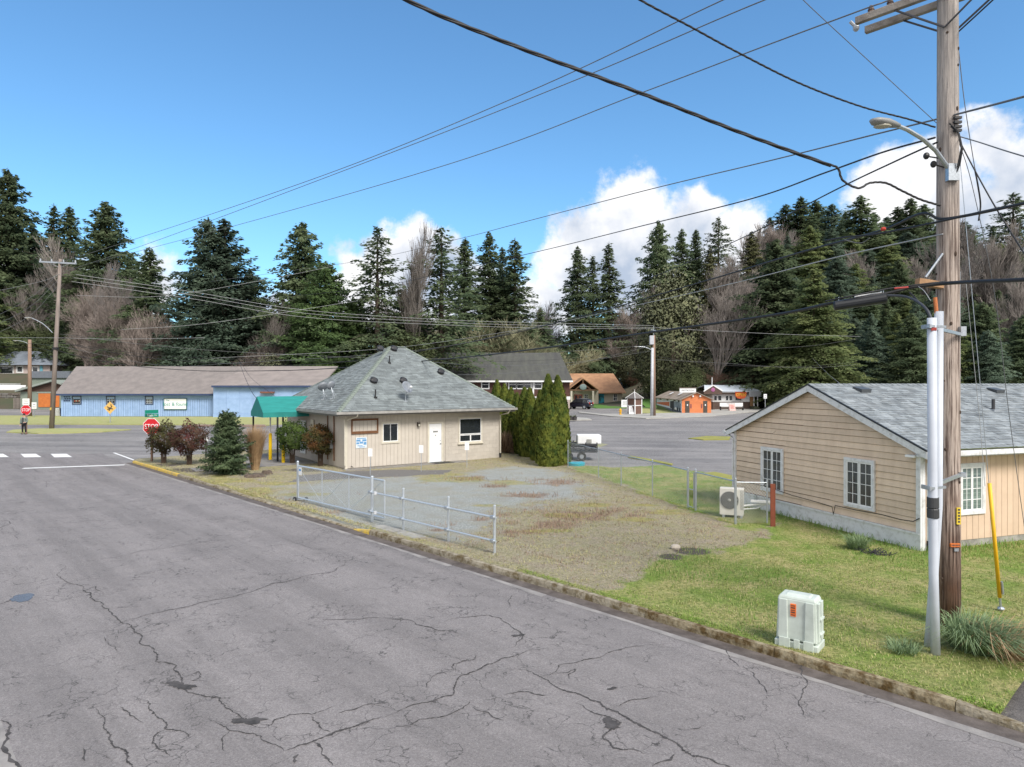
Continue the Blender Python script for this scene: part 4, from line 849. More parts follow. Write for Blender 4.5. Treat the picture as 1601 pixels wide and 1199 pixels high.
window(vc, vx(888.2), vx(891.5), .7, 2.0, -1.5, white, trim=.06, cols=2, rows=3, muntin=.08)
ban = box_part('banner', (vx(936),vx(944.5),-.12,-.02,.1,2.3), mat('teal_banner', (.03,.30,.40), .7, col2=(.02,.07,.07), scale=.8, fac=(.4,.5)), vc)
# restroom block
rs_ = mat('orange_block_paint', (.68,.23,.095), .85, col2=(.60,.20,.08), scale=1, rnd=.05); dgr = mat('dark_taupe_door', (.07,.06,.05), .7)
xL = P(1066,0,95).x; xR = P(1112,0,95).x; BW = xR-xL
rest = thing('orange_restroom', (xL, 95, 0), 'small orange restroom block with two dark doors and a mural on its side', 'building')
EH, PH = 2.05, 2.95; BL = 16.5
MB().box(.02, BW, .02, BL, 0, EH).add([(0.02,.02,EH),(BW,.02,EH),(BW/2,.02,PH-.1),(0.02,BL,EH),(BW,BL,EH),(BW/2,BL,PH-.1)], [(0,1,2),(3,5,4)]).build('wall', rs_, rest)
for j in range(14):
    x = -(.2 if j % 2 else 0)
    while x < BW:
        a, b = max(0, x)+.008, min(BW, x+.4)-.008; zc = j*.2
        lim = BW/2*(1 if zc+.2 < EH else 1-(zc+.2-EH)/(PH-EH)); a = max(a, BW/2-lim); b = min(b, BW/2+lim)
        if b-a > .06: box_part('block', (a, b, -.0, .02, zc+.008, zc+.192), rs_, rest)
        x += .4
rr = MB(); k_ = (PH-EH)/(BW/2); e_ = EH-.35*k_+.05
rm = mat('mossy_brown_roofing', (.30,.26,.215), .95, col2=(.20,.15,.115), scale=.8)
slab8(rr, [(-.35,-.3,e_),(BW/2,-.3,PH+.05),(BW/2,BL+.3,PH+.05),(-.35,BL+.3,e_)], .1); slab8(rr, [(BW/2,-.3,PH+.05),(BW+.35,-.3,e_),(BW+.35,BL+.3,e_),(BW/2,BL+.3,PH+.05)], .1); rr.build('roof', rm, rest)
for y in (4, 9.5):
    zc = e_+(.35+.9)*k_; MB().add([(.6,y,zc-.0),(1.2,y,zc+.3),(1.2,y+1,zc+.3),(.6,y+1,zc)], [(0,1,2,3)]).build('skylight', white, rest).location.z = .08
for a, b, s in ((1071.3,1078,1),(1099.5,1105.8,0)):
    xa = P(a,0,95).x-xL; xb = P(b,0,95).x-xL; dd = box_part('door', (xa,xb,-.05,0,.05,1.78), dgr, rest)
    MB().ell(((xa+xb)/2,-.06,1.2),.09,.02,.13,8,5).build('door_sign', white, dd)
    q_ = xb+.12 if s else xa-.30; box_part('placard', (q_,q_+.16,-.03,0,.75,1.35), mat('placard_dark', (.22,.07,.08), .8), rest)
for px in (1083,1094.3): MB().ell((P(px,0,95).x-xL,-.14,2.42),.14,.14,.14,10,6).build('globe_lamp', white, rest, smooth=True)
sgn = box_part('roof_sign', (P(1062.5,0,95.5).x-xL, P(1088,0,95.5).x-xL, .45,.53, 2.95, 3.55), white, rest); box_part('sign_cap', (P(1061.5,0,95.5).x-xL, P(1089,0,95.5).x-xL, .40,.56, 3.55, 3.62), mat('sign_cap_brown', (.2,.15,.13), .8), sgn)
text_mesh('lettering', 'RESTROOM', .33, dk, sgn, ((P(1075,0,95.5).x-xL), .445, 3.22))
def mural():                                            # painted side wall: sky, meadow, track and a plain steam engine
    mu = MB().box(-.03, .0, .05, BL-.05, .02, EH-.03).build('mural_panel', mat('mural_sky', (.50,.62,.72), .8, col2=(.66,.68,.68), scale=.6), rest)
    def poly(nm, pts, mm, d): 
        MB().prism([(-.03-d, y, z) for y, z in pts], (.004,0,0)).build(nm, mm, mu)
    poly('painted_ground', [(.05,.02),(BL-.05,.02),(BL-.05,.75),(9,.55),(.05,.35)], mat('mural_grey', (.14,.16,.22), .8), .006)
    poly('painted_meadow', [(5,.02),(BL-.05,.02),(BL-.05,.7),(12,.6)], mat('mural_green', (.13,.19,.06), .8), .012)
    poly('painted_wagon', [(7.3,.8),(BL-.3,.95),(BL-.3,1.15),(7.3,1.45)], mat('mural_orange', (.55,.16,.08), .8), .018)
    poly('painted_boiler', [(.3,.6),(4.6,.6),(4.6,1.45),(3.3,1.6),(1.2,1.6),(.3,1.3)], mat('mural_steel', (.10,.13,.18), .8, col2=(.30,.36,.42), scale=1.6), .024)
    poly('painted_cab', [(4.4,.45),(6.8,.6),(6.8,1.55),(4.4,1.65)], mat('mural_dark', (.04,.045,.06), .8), .030)
    poly('painted_chimney', [(1.2,1.55),(1.9,1.55),(2.0,1.85),(1.1,1.85)], MATS['mural_dark'], .030)
    for y in (1.0,2.3,3.7,5.2): poly('painted_wheel', [(y+.42*math.cos(a), .5+.3*math.sin(a)) for a in [i/12*6.283 for i in range(12)]], MATS['mural_dark'], .036)
    poly('painted_steam', [(2.6,.42),(4.0,.45),(3.7,.8),(2.8,.75)], white, .042)
    for y in (3.6,8,13): box_part('vent_window', (-.06,-.03,y,y+1.1,1.62,1.82), blackm, mu)
mural()
# diner with the white roof
dn = thing('white_roofed_diner', (P(1114,0,110).x, 110, 0), 'white and brown roadside diner with a white metal roof and an orange banner', 'diner')
DX = lambda px: P(px,0,110).x-P(1114,0,110).x
dbr = mat('diner_brown', (.115,.075,.06), .85); wl_ = DX(1172)
MB().box(0, wl_, 0, 8, 1.25, 2.5).build('wall', white, dn); MB().box(0, wl_, -.05, 8, 0, 1.25).build('lower_wall', dbr, dn)
MB().box(-1, DX(1188), -.6, 8.4, 2.45, 2.95).build('fascia', dbr, dn); box_part('fascia_trim', (-1,DX(1166),-.66,-.6,2.72,2.97), white, dn)
rr = MB(); slab8(rr, [(DX(1127),-.9,2.98),(DX(1190),-.9,2.98),(DX(1173),4,3.95),(DX(1112),4,3.95)], .08); slab8(rr, [(DX(1112),4,3.95),(DX(1173),4,3.95),(DX(1190),9,2.98),(DX(1100),9,2.98)], .08); slab8(rr, [(DX(1099),-.9,2.98),(DX(1127),-.9,2.98),(DX(1112.6),4,3.97),(DX(1111.9),4,3.97)], .05); rr.build('roof', mat('white_metal_roof', (.62,.68,.76), .4, var=.1), dn)
MB().prism([(DX(1098),-.95,2.5),(DX(1126.5),-.95,2.5),(DX(1126.5),-.95,2.95),(DX(1112.4),-.95,3.85),(DX(1098),-.95,2.95)], (0,.1,0)).build('gable_board', dbr, dn)
t_ = MB(); t_.beam((DX(1097.5),-1.0,2.95),(DX(1112.4),-1.0,3.93),.06,.16); t_.beam((DX(1112.4),-1.0,3.93),(DX(1127),-1.0,2.98),.06,.16); t_.build('gable_trim', white, dn)
MB().ell((DX(1112),-.98,3.2),.32,.05,.34,12,6).build('round_logo', mat('magenta_logo', (.40,.12,.30), .7), dn)
for a, b in ((1116.5,1121),(1122.5,1128),(1134.5,1139),(1140,1145),(1149.5,1159.5)):
    window(dn, DX(a), DX(b), 1.45, 2.25, 0, white, trim=.05, muntin=.06)
bn = MB().prism([(DX(1147)+x*(DX(1165)-DX(1147)), -.75, z) for x, z in ((0,2.9),(.02,2.2),(.2,1.85),(.5,1.75),(.8,1.8),(.97,2.2),(1,2.9))], (0,.05,0)).build('banner', mat('orange_red_banner', (.75,.13,.04), .7), dn)
text_mesh('lettering', 'OPEN', .72, mat('yellow_print', (.85,.60,.05), .7), bn, (DX(1156),-.76,2.38), sx=.85)
box_part('grey_sign', (DX(1168),DX(1187),-.95,-.8,2.1,2.95), mat('grey_panel', (.32,.34,.37), .7, var=.2), dn); box_part('door', (DX(1172.5),DX(1177),-.1,0,.2,2.1), mat('wood_door', (.34,.19,.09), .8), dn)
box_part('door_post', (DX(1177.5),DX(1179),-.2,0,.2,2.1), white, dn); MB().box(DX(1182),DX(1183.3),-.6,-.45,0,2.1).build('porch_post', offwhite, dn)
box_part('porch_box', (DX(1172),DX(1180),-2.0,-.1,0,.55), mat('green_planter', (.06,.07,.04), .9), dn)
MB().tube([(DX(1121.8),3,3.8),(DX(1121.8),3,5.2)],.06,6).build('flue', white, dn)
# long bench board, signs
def sboard(px, py, D, w, h, label, m=white, pink=False):
    c = P(px, 0, D); t = thing('sandwich_board', (c.x, D, .12 if D > 60 else 0), label, 'sandwich board', random.uniform(-.2,.2))
    for s in (-1, 1):
        o = MB().add([(-w/2,s*.35,0),(w/2,s*.35,0),(w/2,s*.04,h),(-w/2,s*.04,h),(-w/2,s*.35+.03,0),(w/2,s*.35+.03,0),(w/2,s*.04+.03,h),(-w/2,s*.04+.03,h)], [(0,1,2,3),(4,7,6,5),(0,4,5,1),(1,5,6,2),(2,6,7,3),(3,7,4,0)]).build('board', m, t)
        if s < 0:
            f = lambda u, v: (u*w, -.35+.31*v-.012, h*v)
            l = MB(); [l.add([f(-.32,v),f(.32-.1*(i % 2),v),f(.32-.1*(i % 2),v+.06),f(-.32,v+.06)], [(0,1,2,3)]) for i, v in enumerate((.3,.45,.6,.75))]; l.build('printed_lines', mat('red_print', (.5,.1,.08), .7) if pink else mat('grey_print', (.3,.3,.33), .8), o)
sboard(988,0,91.5,.85,1.05,'white sandwich board leaning against the little brown kiosk'); sboard(977.5,0,118,1.3,1.25,'white sandwich board on the bright lawn beside the visitor centre'); sboard(1144.5,0,103,.9,1.0,'pink printed sandwich board in front of the white diner bench', mat('pinkish_board', (.66,.45,.42), .7), True)
c = P(1125.5,0,104.5).x; c2 = P(1161.5,0,104.5).x; t = thing('board_backed_bench', (c,104.5,.1), 'long white backed bench standing before the white roofed diner', 'bench')
box_part('backrest', (0,c2-c,0,.08,.55,1.15), white, t); box_part('seat', (0,c2-c,-.4,0,.40,.46), mat('grey_wood', (.2,.18,.16), .9), t); [box_part('leg', (x,x+.1,-.4,.06,0,.6), blackm, t) for x in (.0,(c2-c)-.1)]; l = MB(); [l.box((c2-c)*.3+k*.14,(c2-c)*.3+k*.14+.09,-.012,0,.93,1.06) for k in range(9)]; l.build('printed_marks', MATS['grey_print'], t)
# kiosk
c = P(992,0,92); kk = thing('wooden_kiosk', (c.x,92,.1), 'small brown kiosk with white trim and a pointed roof on the pavement', 'kiosk', R(38))
kb = mat('kiosk_brown', (.15,.085,.065), .9); s = .66
MB().box(-s,s,-s,s,0,2.1).build('wall', kb, kk)
for a in (-s, s):
    for b in (-s, s): box_part('corner_post', (a-.06,a+.06,b-.06,b+.06,0,2.12), white, kk)
box_part('band', (-s-.04,s+.04,-s-.04,s+.04,1.1,1.2), white, kk)
k = s+.22; MB().add([(-k,-k,2.1),(k,-k,2.1),(k,k,2.1),(-k,k,2.1),(0,0,2.95)], [(0,1,4),(1,2,4),(2,3,4),(3,0,4),(0,3,2,1)]).build('roof', mat('kiosk_roof', (.17,.155,.15), .9, var=.3, scale=5), kk)
t_ = MB(); [t_.beam((a,b,2.12),(0,0,2.98),.07,.07) for a in (-k,k) for b in (-k,k)]; t_.tube([(0,0,2.9),(0,0,3.35)],[.05,.01],6); t_.build('hip_trim', offwhite, kk)
# hydrant
c = G(970,648,.12); hy_ = thing('fire_hydrant', c, 'yellow fire hydrant on the pavement left of the kiosk', 'hydrant'); ym = mat('hydrant_yellow', (.70,.38,.01), .5, var=.1)
MB().tube([(0,0,0),(0,0,.06),(0,0,.07),(0,0,.58),(0,0,.60),(0,0,.64),(0,0,.74),(0,0,.80)],[.19,.19,.13,.13,.17,.17,.11,.03],12).build('barrel', ym, hy_, smooth=False)
MB().tube([(-.22,0,.45),(.22,0,.45)],.06,8).build('side_nozzle', ym, hy_); MB().tube([(0,-.24,.42),(0,0,.42)],.08,8).build('front_nozzle', ym, hy_)
for px in (892,898.5):
    c = G(px,657,.14); pt_ = thing('planter', c, 'left of two dark round planters at the kerb island' if px < 895 else 'right of two dark round planters at the kerb island', 'planter', group='dark planters on the kerb island')
    MB().tube([(0,0,0),(0,0,.38),(0,0,.40),(0,0,.40)],[.22,.28,.30,.2],12).build('pot', mat('dark_planter', (.06,.055,.055), .8), pt_)
    mb = MB(); [mb.add([(0,0,.36),(random.uniform(-.3,.3),random.uniform(-.3,.3),random.uniform(.45,.62)),(random.uniform(-.1,.1),random.uniform(-.1,.1),.38)], [(0,1,2)]) for _ in range(40)]; mb.build('plant', mat('planter_leaves', (.10,.12,.05), .9), pt_)
# ------------------------------------------------ left side: shed, houses, fence
sg_ = mat('sage_wall', (.20,.24,.20), .9, var=.12); sgr = mat('pale_green_roof_edge', (.28,.32,.29), .8); och = mat('orange_wood_door', (.55,.17,.035), .75, col2=(.45,.13,.03), scale=2)
XS = lambda px, D=110: P(px,0,D).x
sh = thing('sage_shed', (XS(32),110,0), 'low sage green shed with a shallow gable and orange wooden doors', 'shed'); o0 = XS(32)
MB().box(0, XS(99)-o0, 0, 8, 0, 2.9).build('wall', sg_, sh); MB().prism([(0,-.02,2.9),(XS(99)-o0,-.02,2.9),(XS(99)-o0,-.02,4.0),(XS(83)-o0,-.02,4.45)], (0,.1,0)).build('gable', mat('brown_gable', (.10,.06,.045), .9), sh)
rr = MB(); slab8(rr, [(XS(28)-o0,-.7,3.15),(XS(83.5)-o0,-.7,4.78),(XS(83.5)-o0,8.4,4.78),(XS(28)-o0,8.4,3.15)], .30); slab8(rr, [(XS(83.5)-o0,-.7,4.78),(XS(100)-o0,-.7,4.25),(XS(100)-o0,8.4,4.25),(XS(83.5)-o0,8.4,4.78)], .25); rr.build('roof', sgr, sh)
for a, b in ((60.5,79),(86,93)):
    d_ = box_part('door', (XS(a)-o0,XS(b)-o0,-.08,0,.4,2.6), och, sh); n = 4
box_part('door_panel', (XS(62.5)-o0,XS(69)-o0,-.11,-.08,.8,2.3), och, bpy.data.objects['door']) if False else None
box_part('white_lintel', (XS(58)-o0,XS(99)-o0,-.06,0,2.65,2.8), sgr, sh)
gb = thing('sage_outbuilding', (XS(50,122),122,0), 'flat roofed sage outbuilding behind the shed', 'building'); MB().box(0,XS(108,122)-XS(50,122),0,8,0,5.2).build('wall', sg_, gb); MB().box(-.3,XS(108,122)-XS(50,122)+.3,-.3,8,5.2,6.4).build('roof', mat('slate_roof', (.15,.17,.20), .9, var=.2), gb)
gh = thing('grey_roofed_house', (XS(-25,142),142,6.0), 'pale house with a grey hip roof standing on the terrace at the left edge', 'house'); o0 = XS(-25,142); XE = XS(78,142)-o0
MB().box(0,XE,0,9,-6,2.0).build('wall', mat('pale_pinkish_wall', (.50,.42,.40), .9, var=.15, scale=1), gh)
rr = MB(); e = 2.05; rr.add([(-.8,-.8,e),(XE+.9,-.8,e),(XE+.9,9.8,e),(-.8,9.8,e),(3,4.5,5.1),(XE-5.5,4.5,5.1)], [(0,1,5,4),(1,2,5),(2,3,4,5),(3,0,4),(0,3,2,1)]); rr.build('roof', mat('slate_blue_shingle', (.20,.23,.28), .9, var=.25, scale=2), gh)
for a, b, z0, z1 in ((0,20,.3,1.7),(27,35,.6,1.7),(51,59,-.1,1.6)): window(gh, XS(a,142)-o0, XS(b,142)-o0, z0, z1, 0, white, trim=.2)
box_part('turquoise_panel', (XS(62.5,142)-o0,XS(67,142)-o0,-.1,0,.1,1.9), mat('turquoise', (.18,.48,.60), .7), gh)
dk_ = thing('balcony_deck', (XS(-20,133),133,0), 'weathered raised deck with a white railing below the pale house', 'deck'); o0 = XS(-20,133); ge = mat('grey_deck_wood', (.20,.175,.155), .9, var=.3)
box_part('floor', (0,XS(30,133)-o0,0,3,4.0,4.25), ge, dk_)
for i in range(9): box_part('post', (i*.72,i*.72+.12,0,.12,4.25,5.4), brown, dk_)
for z in (4.6,5.0,5.35): box_part('rail', (0,XS(28,133)-o0,.0,.08,z,z+.12), offwhite, dk_)
for i in range(5): box_part('deck_post', (i*1.45,i*1.45+.2,.3,.5,0,4.0), ge, dk_)
bt = thing('white_boat', (XS(12,124),124,2.6), 'white boat under a cover stored below the deck', 'boat'); 
MB().prism([(-3.2,0,.0),(1.8,0,0),(2.6,0,.9),(2.2,0,1.3),(-3.2,0,1.3)], (0,1.8,0)).build('hull', white, bt, bevel=.15); MB().box(-2.6,1.2,.1,1.7,1.3,1.6).build('cover', mat('grey_cover', (.4,.41,.4), .9), bt, bevel=.1)
rw = thing('stone_retaining_wall', (XS(-20,121),121,0), 'grey stacked stone retaining wall at the left edge', 'wall'); stn = [mat('wall_stone_%s' % k, c, .95, rnd=.25, var=.3, scale=1.5) for k, c in (('grey',(.17,.16,.15)),('brown',(.13,.11,.095)))]
for j in range(6):
    x = random.uniform(-.4,0)
    while x < 6.4:
        w = random.uniform(.5,1.1); MB().box(x,x+w-.04,random.uniform(-.12,.05),.8,j*.42,j*.42+.39).build('stone', random.choice(stn), rw, bevel=.06); x += w
fnc = thing('grey_picket_fence', (XS(21,113),113,0), 'weathered grey board fence in front of the sage shed', 'fence'); x = 0
gw = mat('weathered_grey_board', (.21,.18,.16), .95, rnd=.2, var=.25); LF = XS(97,113)-XS(21,113)
while x < LF:
    h = 1.75+random.uniform(-.06,.06); box_part('picket', (x,x+.14,0,.03,0,h), gw, fnc); x += .17
for z in (.4,1.4): box_part('rail', (0,LF,.035,.09,z,z+.09), gw, fnc)
c = G(92,651); bx_ = thing('white_cabinet', (c.x,c.y,0), 'white cabinet standing at the left corner of the blue shop', 'cabinet'); box_part('body', (-.45,.15,0,.6,0,1.05), white, bx_, .03); box_part('door', (-.42,.12,-.02,0,.08,1.0), offwhite, bx_)
bl_ = thing('blue_bin', (c.x+.45,c.y+.1,0), 'dark blue bin beside the white cabinet', 'bin'); MB().add([(-.2,-.2,0),(.2,-.2,0),(.2,.2,0),(-.2,.2,0),(-.26,-.26,1),(.26,-.26,1),(.26,.26,1),(-.26,.26,1)],[(0,3,2,1),(4,5,6,7),(0,1,5,4),(1,2,6,5),(2,3,7,6),(3,0,4,7)]).build('body', navy, bl_); box_part('lid', (-.28,.28,-.3,.28,1.0,1.07), navy, bl_, .02)
hs2 = gabled('cream_house', (XS(300,128),128,0), 0, 5.5, 7, 7.3, 8.6, 'cream house wall glimpsed between the firs behind the blue shop', crm, mat('grey_roof_far', (.28,.28,.27), .9), .5, 'x', 'house')
window(hs2, 1, 2.2, 5.6, 6.6, 0, white)
# ================================================================== VEGETATION
def leafmat(name, a, b, rnd=.22, sc=.35, trans=.5):
    return mat(name, a, .85, col2=b, scale=sc, rnd=rnd, spec=.15, trans=trans, fac=(.38,.62))
fir = leafmat('fir_needles', (.18,.225,.12), (.085,.125,.07)); fir2 = leafmat('yellow_green_needles', (.26,.30,.13), (.13,.18,.075)); fir3 = leafmat('blue_green_needles', (.165,.22,.155), (.08,.122,.09))
barkm = mat('conifer_bark', (.12,.09,.07), .95, col2=(.06,.045,.035), scale=3, stretch=(3,3,.5)); greybark = mat('grey_bark', (.27,.24,.22), .95, col2=(.16,.14,.125), scale=3); pinkbark = mat('pinkish_twigs', (.27,.225,.20), .95, col2=(.17,.14,.125), scale=1); mossbark = mat('mossy_twigs', (.34,.33,.20), .95, col2=(.20,.19,.12), scale=1)
def conifer(h, r, seed, elem=.55, nb=110, base=.06, droop=.25, sparse=1.0, top_sharp=.85, per=1.0, irregular=.55, m=fir, width=.34):
    g_ = np.random.default_rng(seed); Vs = []; ns = 0; brv = MB(); brv.tube([(0,0,-.5),(0,0,h*.5),(0,0,h*.98)], [h*.014,h*.009,.03], 7)
    nb = int(nb*1.5); per *= .68
    for i in range(nb):
        t = (i+g_.random())/nb; z = h*(base+(1-base)*t*.985); prof = min(1, 1.12*(1-t)**top_sharp)*(.6+.4*min(1, (t+.04)*7)) ; L = r*prof*(1-irregular+irregular*1.75*g_.random())+.25
        az = i*2.399+g_.normal()*.35; dx, dy = math.cos(az), math.sin(az); up0 = .22+.55*t+.22*g_.normal(); n = max(5, int(per*sparse*L/elem*17))
        s = g_.random(n)**.75; s = s*.97+.03; side = g_.normal(size=n)*.20*L*(1-s*.5); zz = z+L*(up0*s-droop*1.6*s*s)+g_.normal(size=n)*.30*elem-np.abs(side)*.2-elem*.9*g_.random(n)**2*(1-s*.5)
        if i % 2 == 0 or h < 12: brv.tube([(0,0,z),(dx*L*.5,dy*L*.5,z+L*(up0*.5-droop*.4)),(dx*L*.9,dy*L*.9,z+L*(up0*.9-droop*1.3))],[.010*h*.28,.006*h*.25,.01],3,cap=False)
        cx_ = dx*L*s-dy*side; cy_ = dy*L*s+dx*side; c = np.stack([cx_, cy_, zz], -1)
        a2 = az+np.sign(side)*(.35+.5*g_.random(n)); d = np.stack([np.cos(a2), np.sin(a2), -.30-.6*g_.random(n)+.5*s*up0], -1); d /= np.linalg.norm(d, axis=1)[:,None]
        el = elem*(.6+.8*g_.random(n))*(1.15-.35*s); w = np.cross(d, g_.normal(size=(n,3))*.6+np.array([0,0,1.0])); w /= np.linalg.norm(w, axis=1)[:,None]
        e = el[:,None]; a = c-d*e*.3; b = c+d*e*.7; m1 = c+w*e*width; m2 = c-w*e*width*(.6+.4*g_.random((n,1))); sag = np.array([0,0,-.1])*e
        Vs.append(np.stack([a, m1+sag, b, m2+sag], 1))
    # leader and dark inner fill
    n = int(22*h/elem/6); t = g_.random(n)**1.2; rr = r*(1-t)**top_sharp*.45*np.sqrt(g_.random(n)); az = g_.random(n)*6.283; c = np.stack([rr*np.cos(az), rr*np.sin(az), h*(base+(1-base)*t)], -1)
    d = np.stack([np.cos(az), np.sin(az), g_.normal(size=n)*.4-.2], -1); w = np.cross(d, g_.normal(size=(n,3))); w /= np.linalg.norm(w, axis=1)[:,None]; e = (elem*(.5+.6*g_.random(n))*np.clip(.35+(1-t)*2, 0, 1.1))[:,None]
    Vs.append(np.stack([c-d*e*.5, c+w*e*.35, c+d*e*.5, c-w*e*.35], 1))
    n = 26; t = .93+.07*np.linspace(0,1,n); az = g_.random(n)*6.28; c = np.stack([0*t,0*t,h*t],-1); d = np.stack([np.cos(az),np.sin(az),.9+0*az],-1)*.7; w = np.cross(d, np.array([0,0,1.0])); e = (elem*.7*(1.05-(t-.93)*10))[:,None]
    Vs.append(np.stack([c, c+d*e*.5+w*e*.2, c+d*e, c+d*e*.5-w*e*.2], 1))
    V = np.concatenate(Vs)
    trunk = brv.build('trunk', barkm); scene.collection.objects.unlink(trunk)
    return leafmesh('crown', V, m), trunk.data, h
def broad(h, r, seed, elem, n, m, base=.1, top=2.0, fr=.5):
    """round-topped leafy mass (yew, ivy-clad, shrub): clumps of leaves on a lumpy ellipsoid"""
    g_ = np.random.default_rng(seed); nc = max(14, n//60); u = g_.normal(size=(nc,3)); u /= np.linalg.norm(u, axis=1)[:,None]; rad = .45+.55*g_.random(nc)**.4
    cc = u*rad[:,None]*np.array([r, r, h*(1-base)/2])+np.array([0,0,h*(1+base)/2]); tz = (cc[:,2]-h*base)/(h*(1-base)); shrink = np.clip(1.0-fr*np.clip(tz,0,1)**top, .1, 1)
    cc[:,0] *= shrink*1.1; cc[:,1] *= shrink*1.1; k = g_.integers(0, nc, n); cr = (r*.20)*(.6+.8*g_.random(nc))
    c = cc[k]+g_.normal(size=(n,3))*cr[k][:,None]*np.array([.75,.75,.8]); c[:,2] = np.maximum(c[:,2], .02)
    d = g_.normal(size=(n,3))+np.array([0,0,-.2]); d /= np.linalg.norm(d, axis=1)[:,None]; w = np.cross(d, g_.normal(size=(n,3))); w /= np.linalg.norm(w, axis=1)[:,None]
    e = (elem*(.6+.8*g_.random(n)))[:,None]; V = np.stack([c-d*e*.5, c+w*e*.3, c+d*e*.5, c-w*e*.3], 1)
    tr = MB(); tr.tube([(0,0,-.3),(0,0,h*.7)], [h*.03,h*.01], 6)
    for j in range(6): p = cc[j]; tr.tube([(0,0,h*.25),tuple(p)], [h*.012,h*.004], 4, cap=False)
    t = tr.build('trunk', barkm); scene.collection.objects.unlink(t)
    return leafmesh('crown', V, m, h*.4), t.data, h
def bare(h, spread, seed, m, depth=5, thick=.012, twig=.014, up=.55, nch=4, multi=1):
    g_ = random.Random(seed); tr = MB(); tw = []
    def grow(p, d, L, r, lv):
        n = 3; pts = [p]; q_ = p
        for i in range(n):
            d = (d+Vector((g_.gauss(0,.16),g_.gauss(0,.16),g_.gauss(0,.10)+.06*up))).normalized(); q_ = q_+d*L/n; pts.append(q_)
        if lv >= 2: tw.append((pts, r))
        else: tr.tube(pts, [r, r*.85, r*.7, r*.55], 5, cap=False)
        if lv >= depth: return
        for c in range(nch+(1 if lv > 1 else 0)):
            t = g_.uniform(.3, 1); bp = pts[min(n, int(t*n))]; a = g_.uniform(0, 6.283); s = spread*g_.uniform(.5,1.1)
            o = d.orthogonal().normalized(); o2 = d.cross(o); nd = (d+(o*math.cos(a)+o2*math.sin(a))*s+Vector((0,0,up*.35))).normalized()
            grow(bp, nd, L*g_.uniform(.55,.78), max(r*.55, twig*.5), lv+1)
    for k in range(multi): grow(Vector((0,0,-.2)), Vector((g_.gauss(0,.12*multi),g_.gauss(0,.12*multi),1)), h*.36, h*thick, 0)
    V = []; 
    for pts, r in tw:
        for a, b in zip(pts, pts[1:]):
            d = (b-a).normalized(); u = d.orthogonal().normalized(); w = d.cross(u); r1 = max(r, twig*.6)
            for j in range(3):
                x0_ = (u*math.cos(j*2.094)+w*math.sin(j*2.094))*r1; x1_ = (u*math.cos((j+1)*2.094)+w*math.sin((j+1)*2.094))*r1; V += [a+x0_, a+x1_, b+x1_*.75, b+x0_*.75]
    V = np.array([tuple(v) for v in V]); t = tr.build('trunk', m); scene.collection.objects.unlink(t)
    zs = V[:,2].max(); return npmesh('crown', V, np.arange(len(V)).reshape(-1,4), m), t.data, zs
PR = dict(
 fir_a=conifer(28, 5.6, 1, .46, 150, droop=.30), fir_b=conifer(28, 4.6, 2, .46, 150, droop=.22, top_sharp=.85), fir_c=conifer(28, 3.6, 3, .44, 130, base=.12, droop=.30, sparse=.8, irregular=.5),
 fir_s=conifer(28, 4.8, 4, .45, 85, base=.22, droop=.28, sparse=.62, irregular=.55, top_sharp=.7), fir_w=conifer(26, 7.6, 5, .52, 190, base=.02, droop=.24, top_sharp=.8), fir_w2=conifer(26, 7.2, 15, .50, 190, base=.02, droop=.32, top_sharp=.72, m=fir3),
 fir_y=conifer(26, 6.4, 6, .48, 180, base=.02, droop=.34, top_sharp=.75, m=fir2), fir_t=conifer(28, 5.4, 7, .46, 135, base=.10, droop=.05, irregular=.5, m=fir3), fir_o=conifer(26, 5.0, 8, .46, 140, m=mat('olive_needles', (.13,.135,.05), .9, col2=(.07,.075,.035), scale=.3, rnd=.2)),
 yew=conifer(24, 7.4, 9, .46, 230, base=.0, droop=.20, top_sharp=.62, irregular=.35, m=leafmat('bright_yew_foliage', (.16,.235,.09), (.07,.115,.05))), bush=broad(20, 6.6, 9, .5, 12000, leafmat('undergrowth_foliage', (.15,.18,.085), (.075,.09,.05)), base=0, fr=.6, top=1.5), ivy=broad(22, 6.5, 10, .5, 15000, mat('ivy_foliage', (.14,.145,.075), .9, col2=(.065,.078,.042), scale=.4, rnd=.15), base=0, fr=.6, top=1.5),
 bare_a=bare(16, .80, 11, pinkbark, 5, multi=2, twig=.008), bare_b=bare(20, .5, 12, greybark, 5, multi=1, up=.8), bare_c=bare(14, .85, 13, mossbark, 5, multi=3), bare_d=bare(8, .9, 14, mat('russet_twigs', (.21,.125,.09), .95, col2=(.13,.08,.06), scale=1), 5, multi=4), bare_e=bare(22, .42, 19, greybark, 5, multi=1, up=1.0, nch=4, twig=.012))
def tree(kind, px, py, D, label, name='fir_tree', cat='tree', group=None, wx=1.0, h=None, rz=None, pos=None):
    crown, trunk, ph = PR[kind]
    if pos is None: x = P(px, 0, D).x; y = D
    else: x, y = pos
    z = hz(x, y)-.1; hh = h or (P(px, py, D).z-z); s = hh/ph
    t = thing(name, (x, y, z), label, cat, random.uniform(0, 6.28) if rz is None else rz, group); k = wx*(1.32 if kind.startswith('fir') else 1); t.scale = (s*k, s*k, s)
    link(bpy.data.objects.new('trunk', trunk), t); link(bpy.data.objects.new('crown', crown), t); return t
T = tree
T('fir_a',-30,290,160,'tall dark fir cut by the left edge of the picture'); T('fir_w',12,262,165,'tallest broad fir at the left edge above the grey roofed house',wx=.75); T('fir_t',50,345,168,'shadowed fir just right of the tallest left edge fir')
T('fir_c',84,318,175,'left of two slender fir tips behind the far left utility pole'); T('fir_b',109,320,178,'right of two slender fir tips behind the far left utility pole')
T('fir_w',166,313,150,'broad pyramidal fir rising above the bare brown trees on the left',wx=.82); T('fir_a',205,395,140,'half hidden fir right of the broad pyramidal fir',wx=1.1)
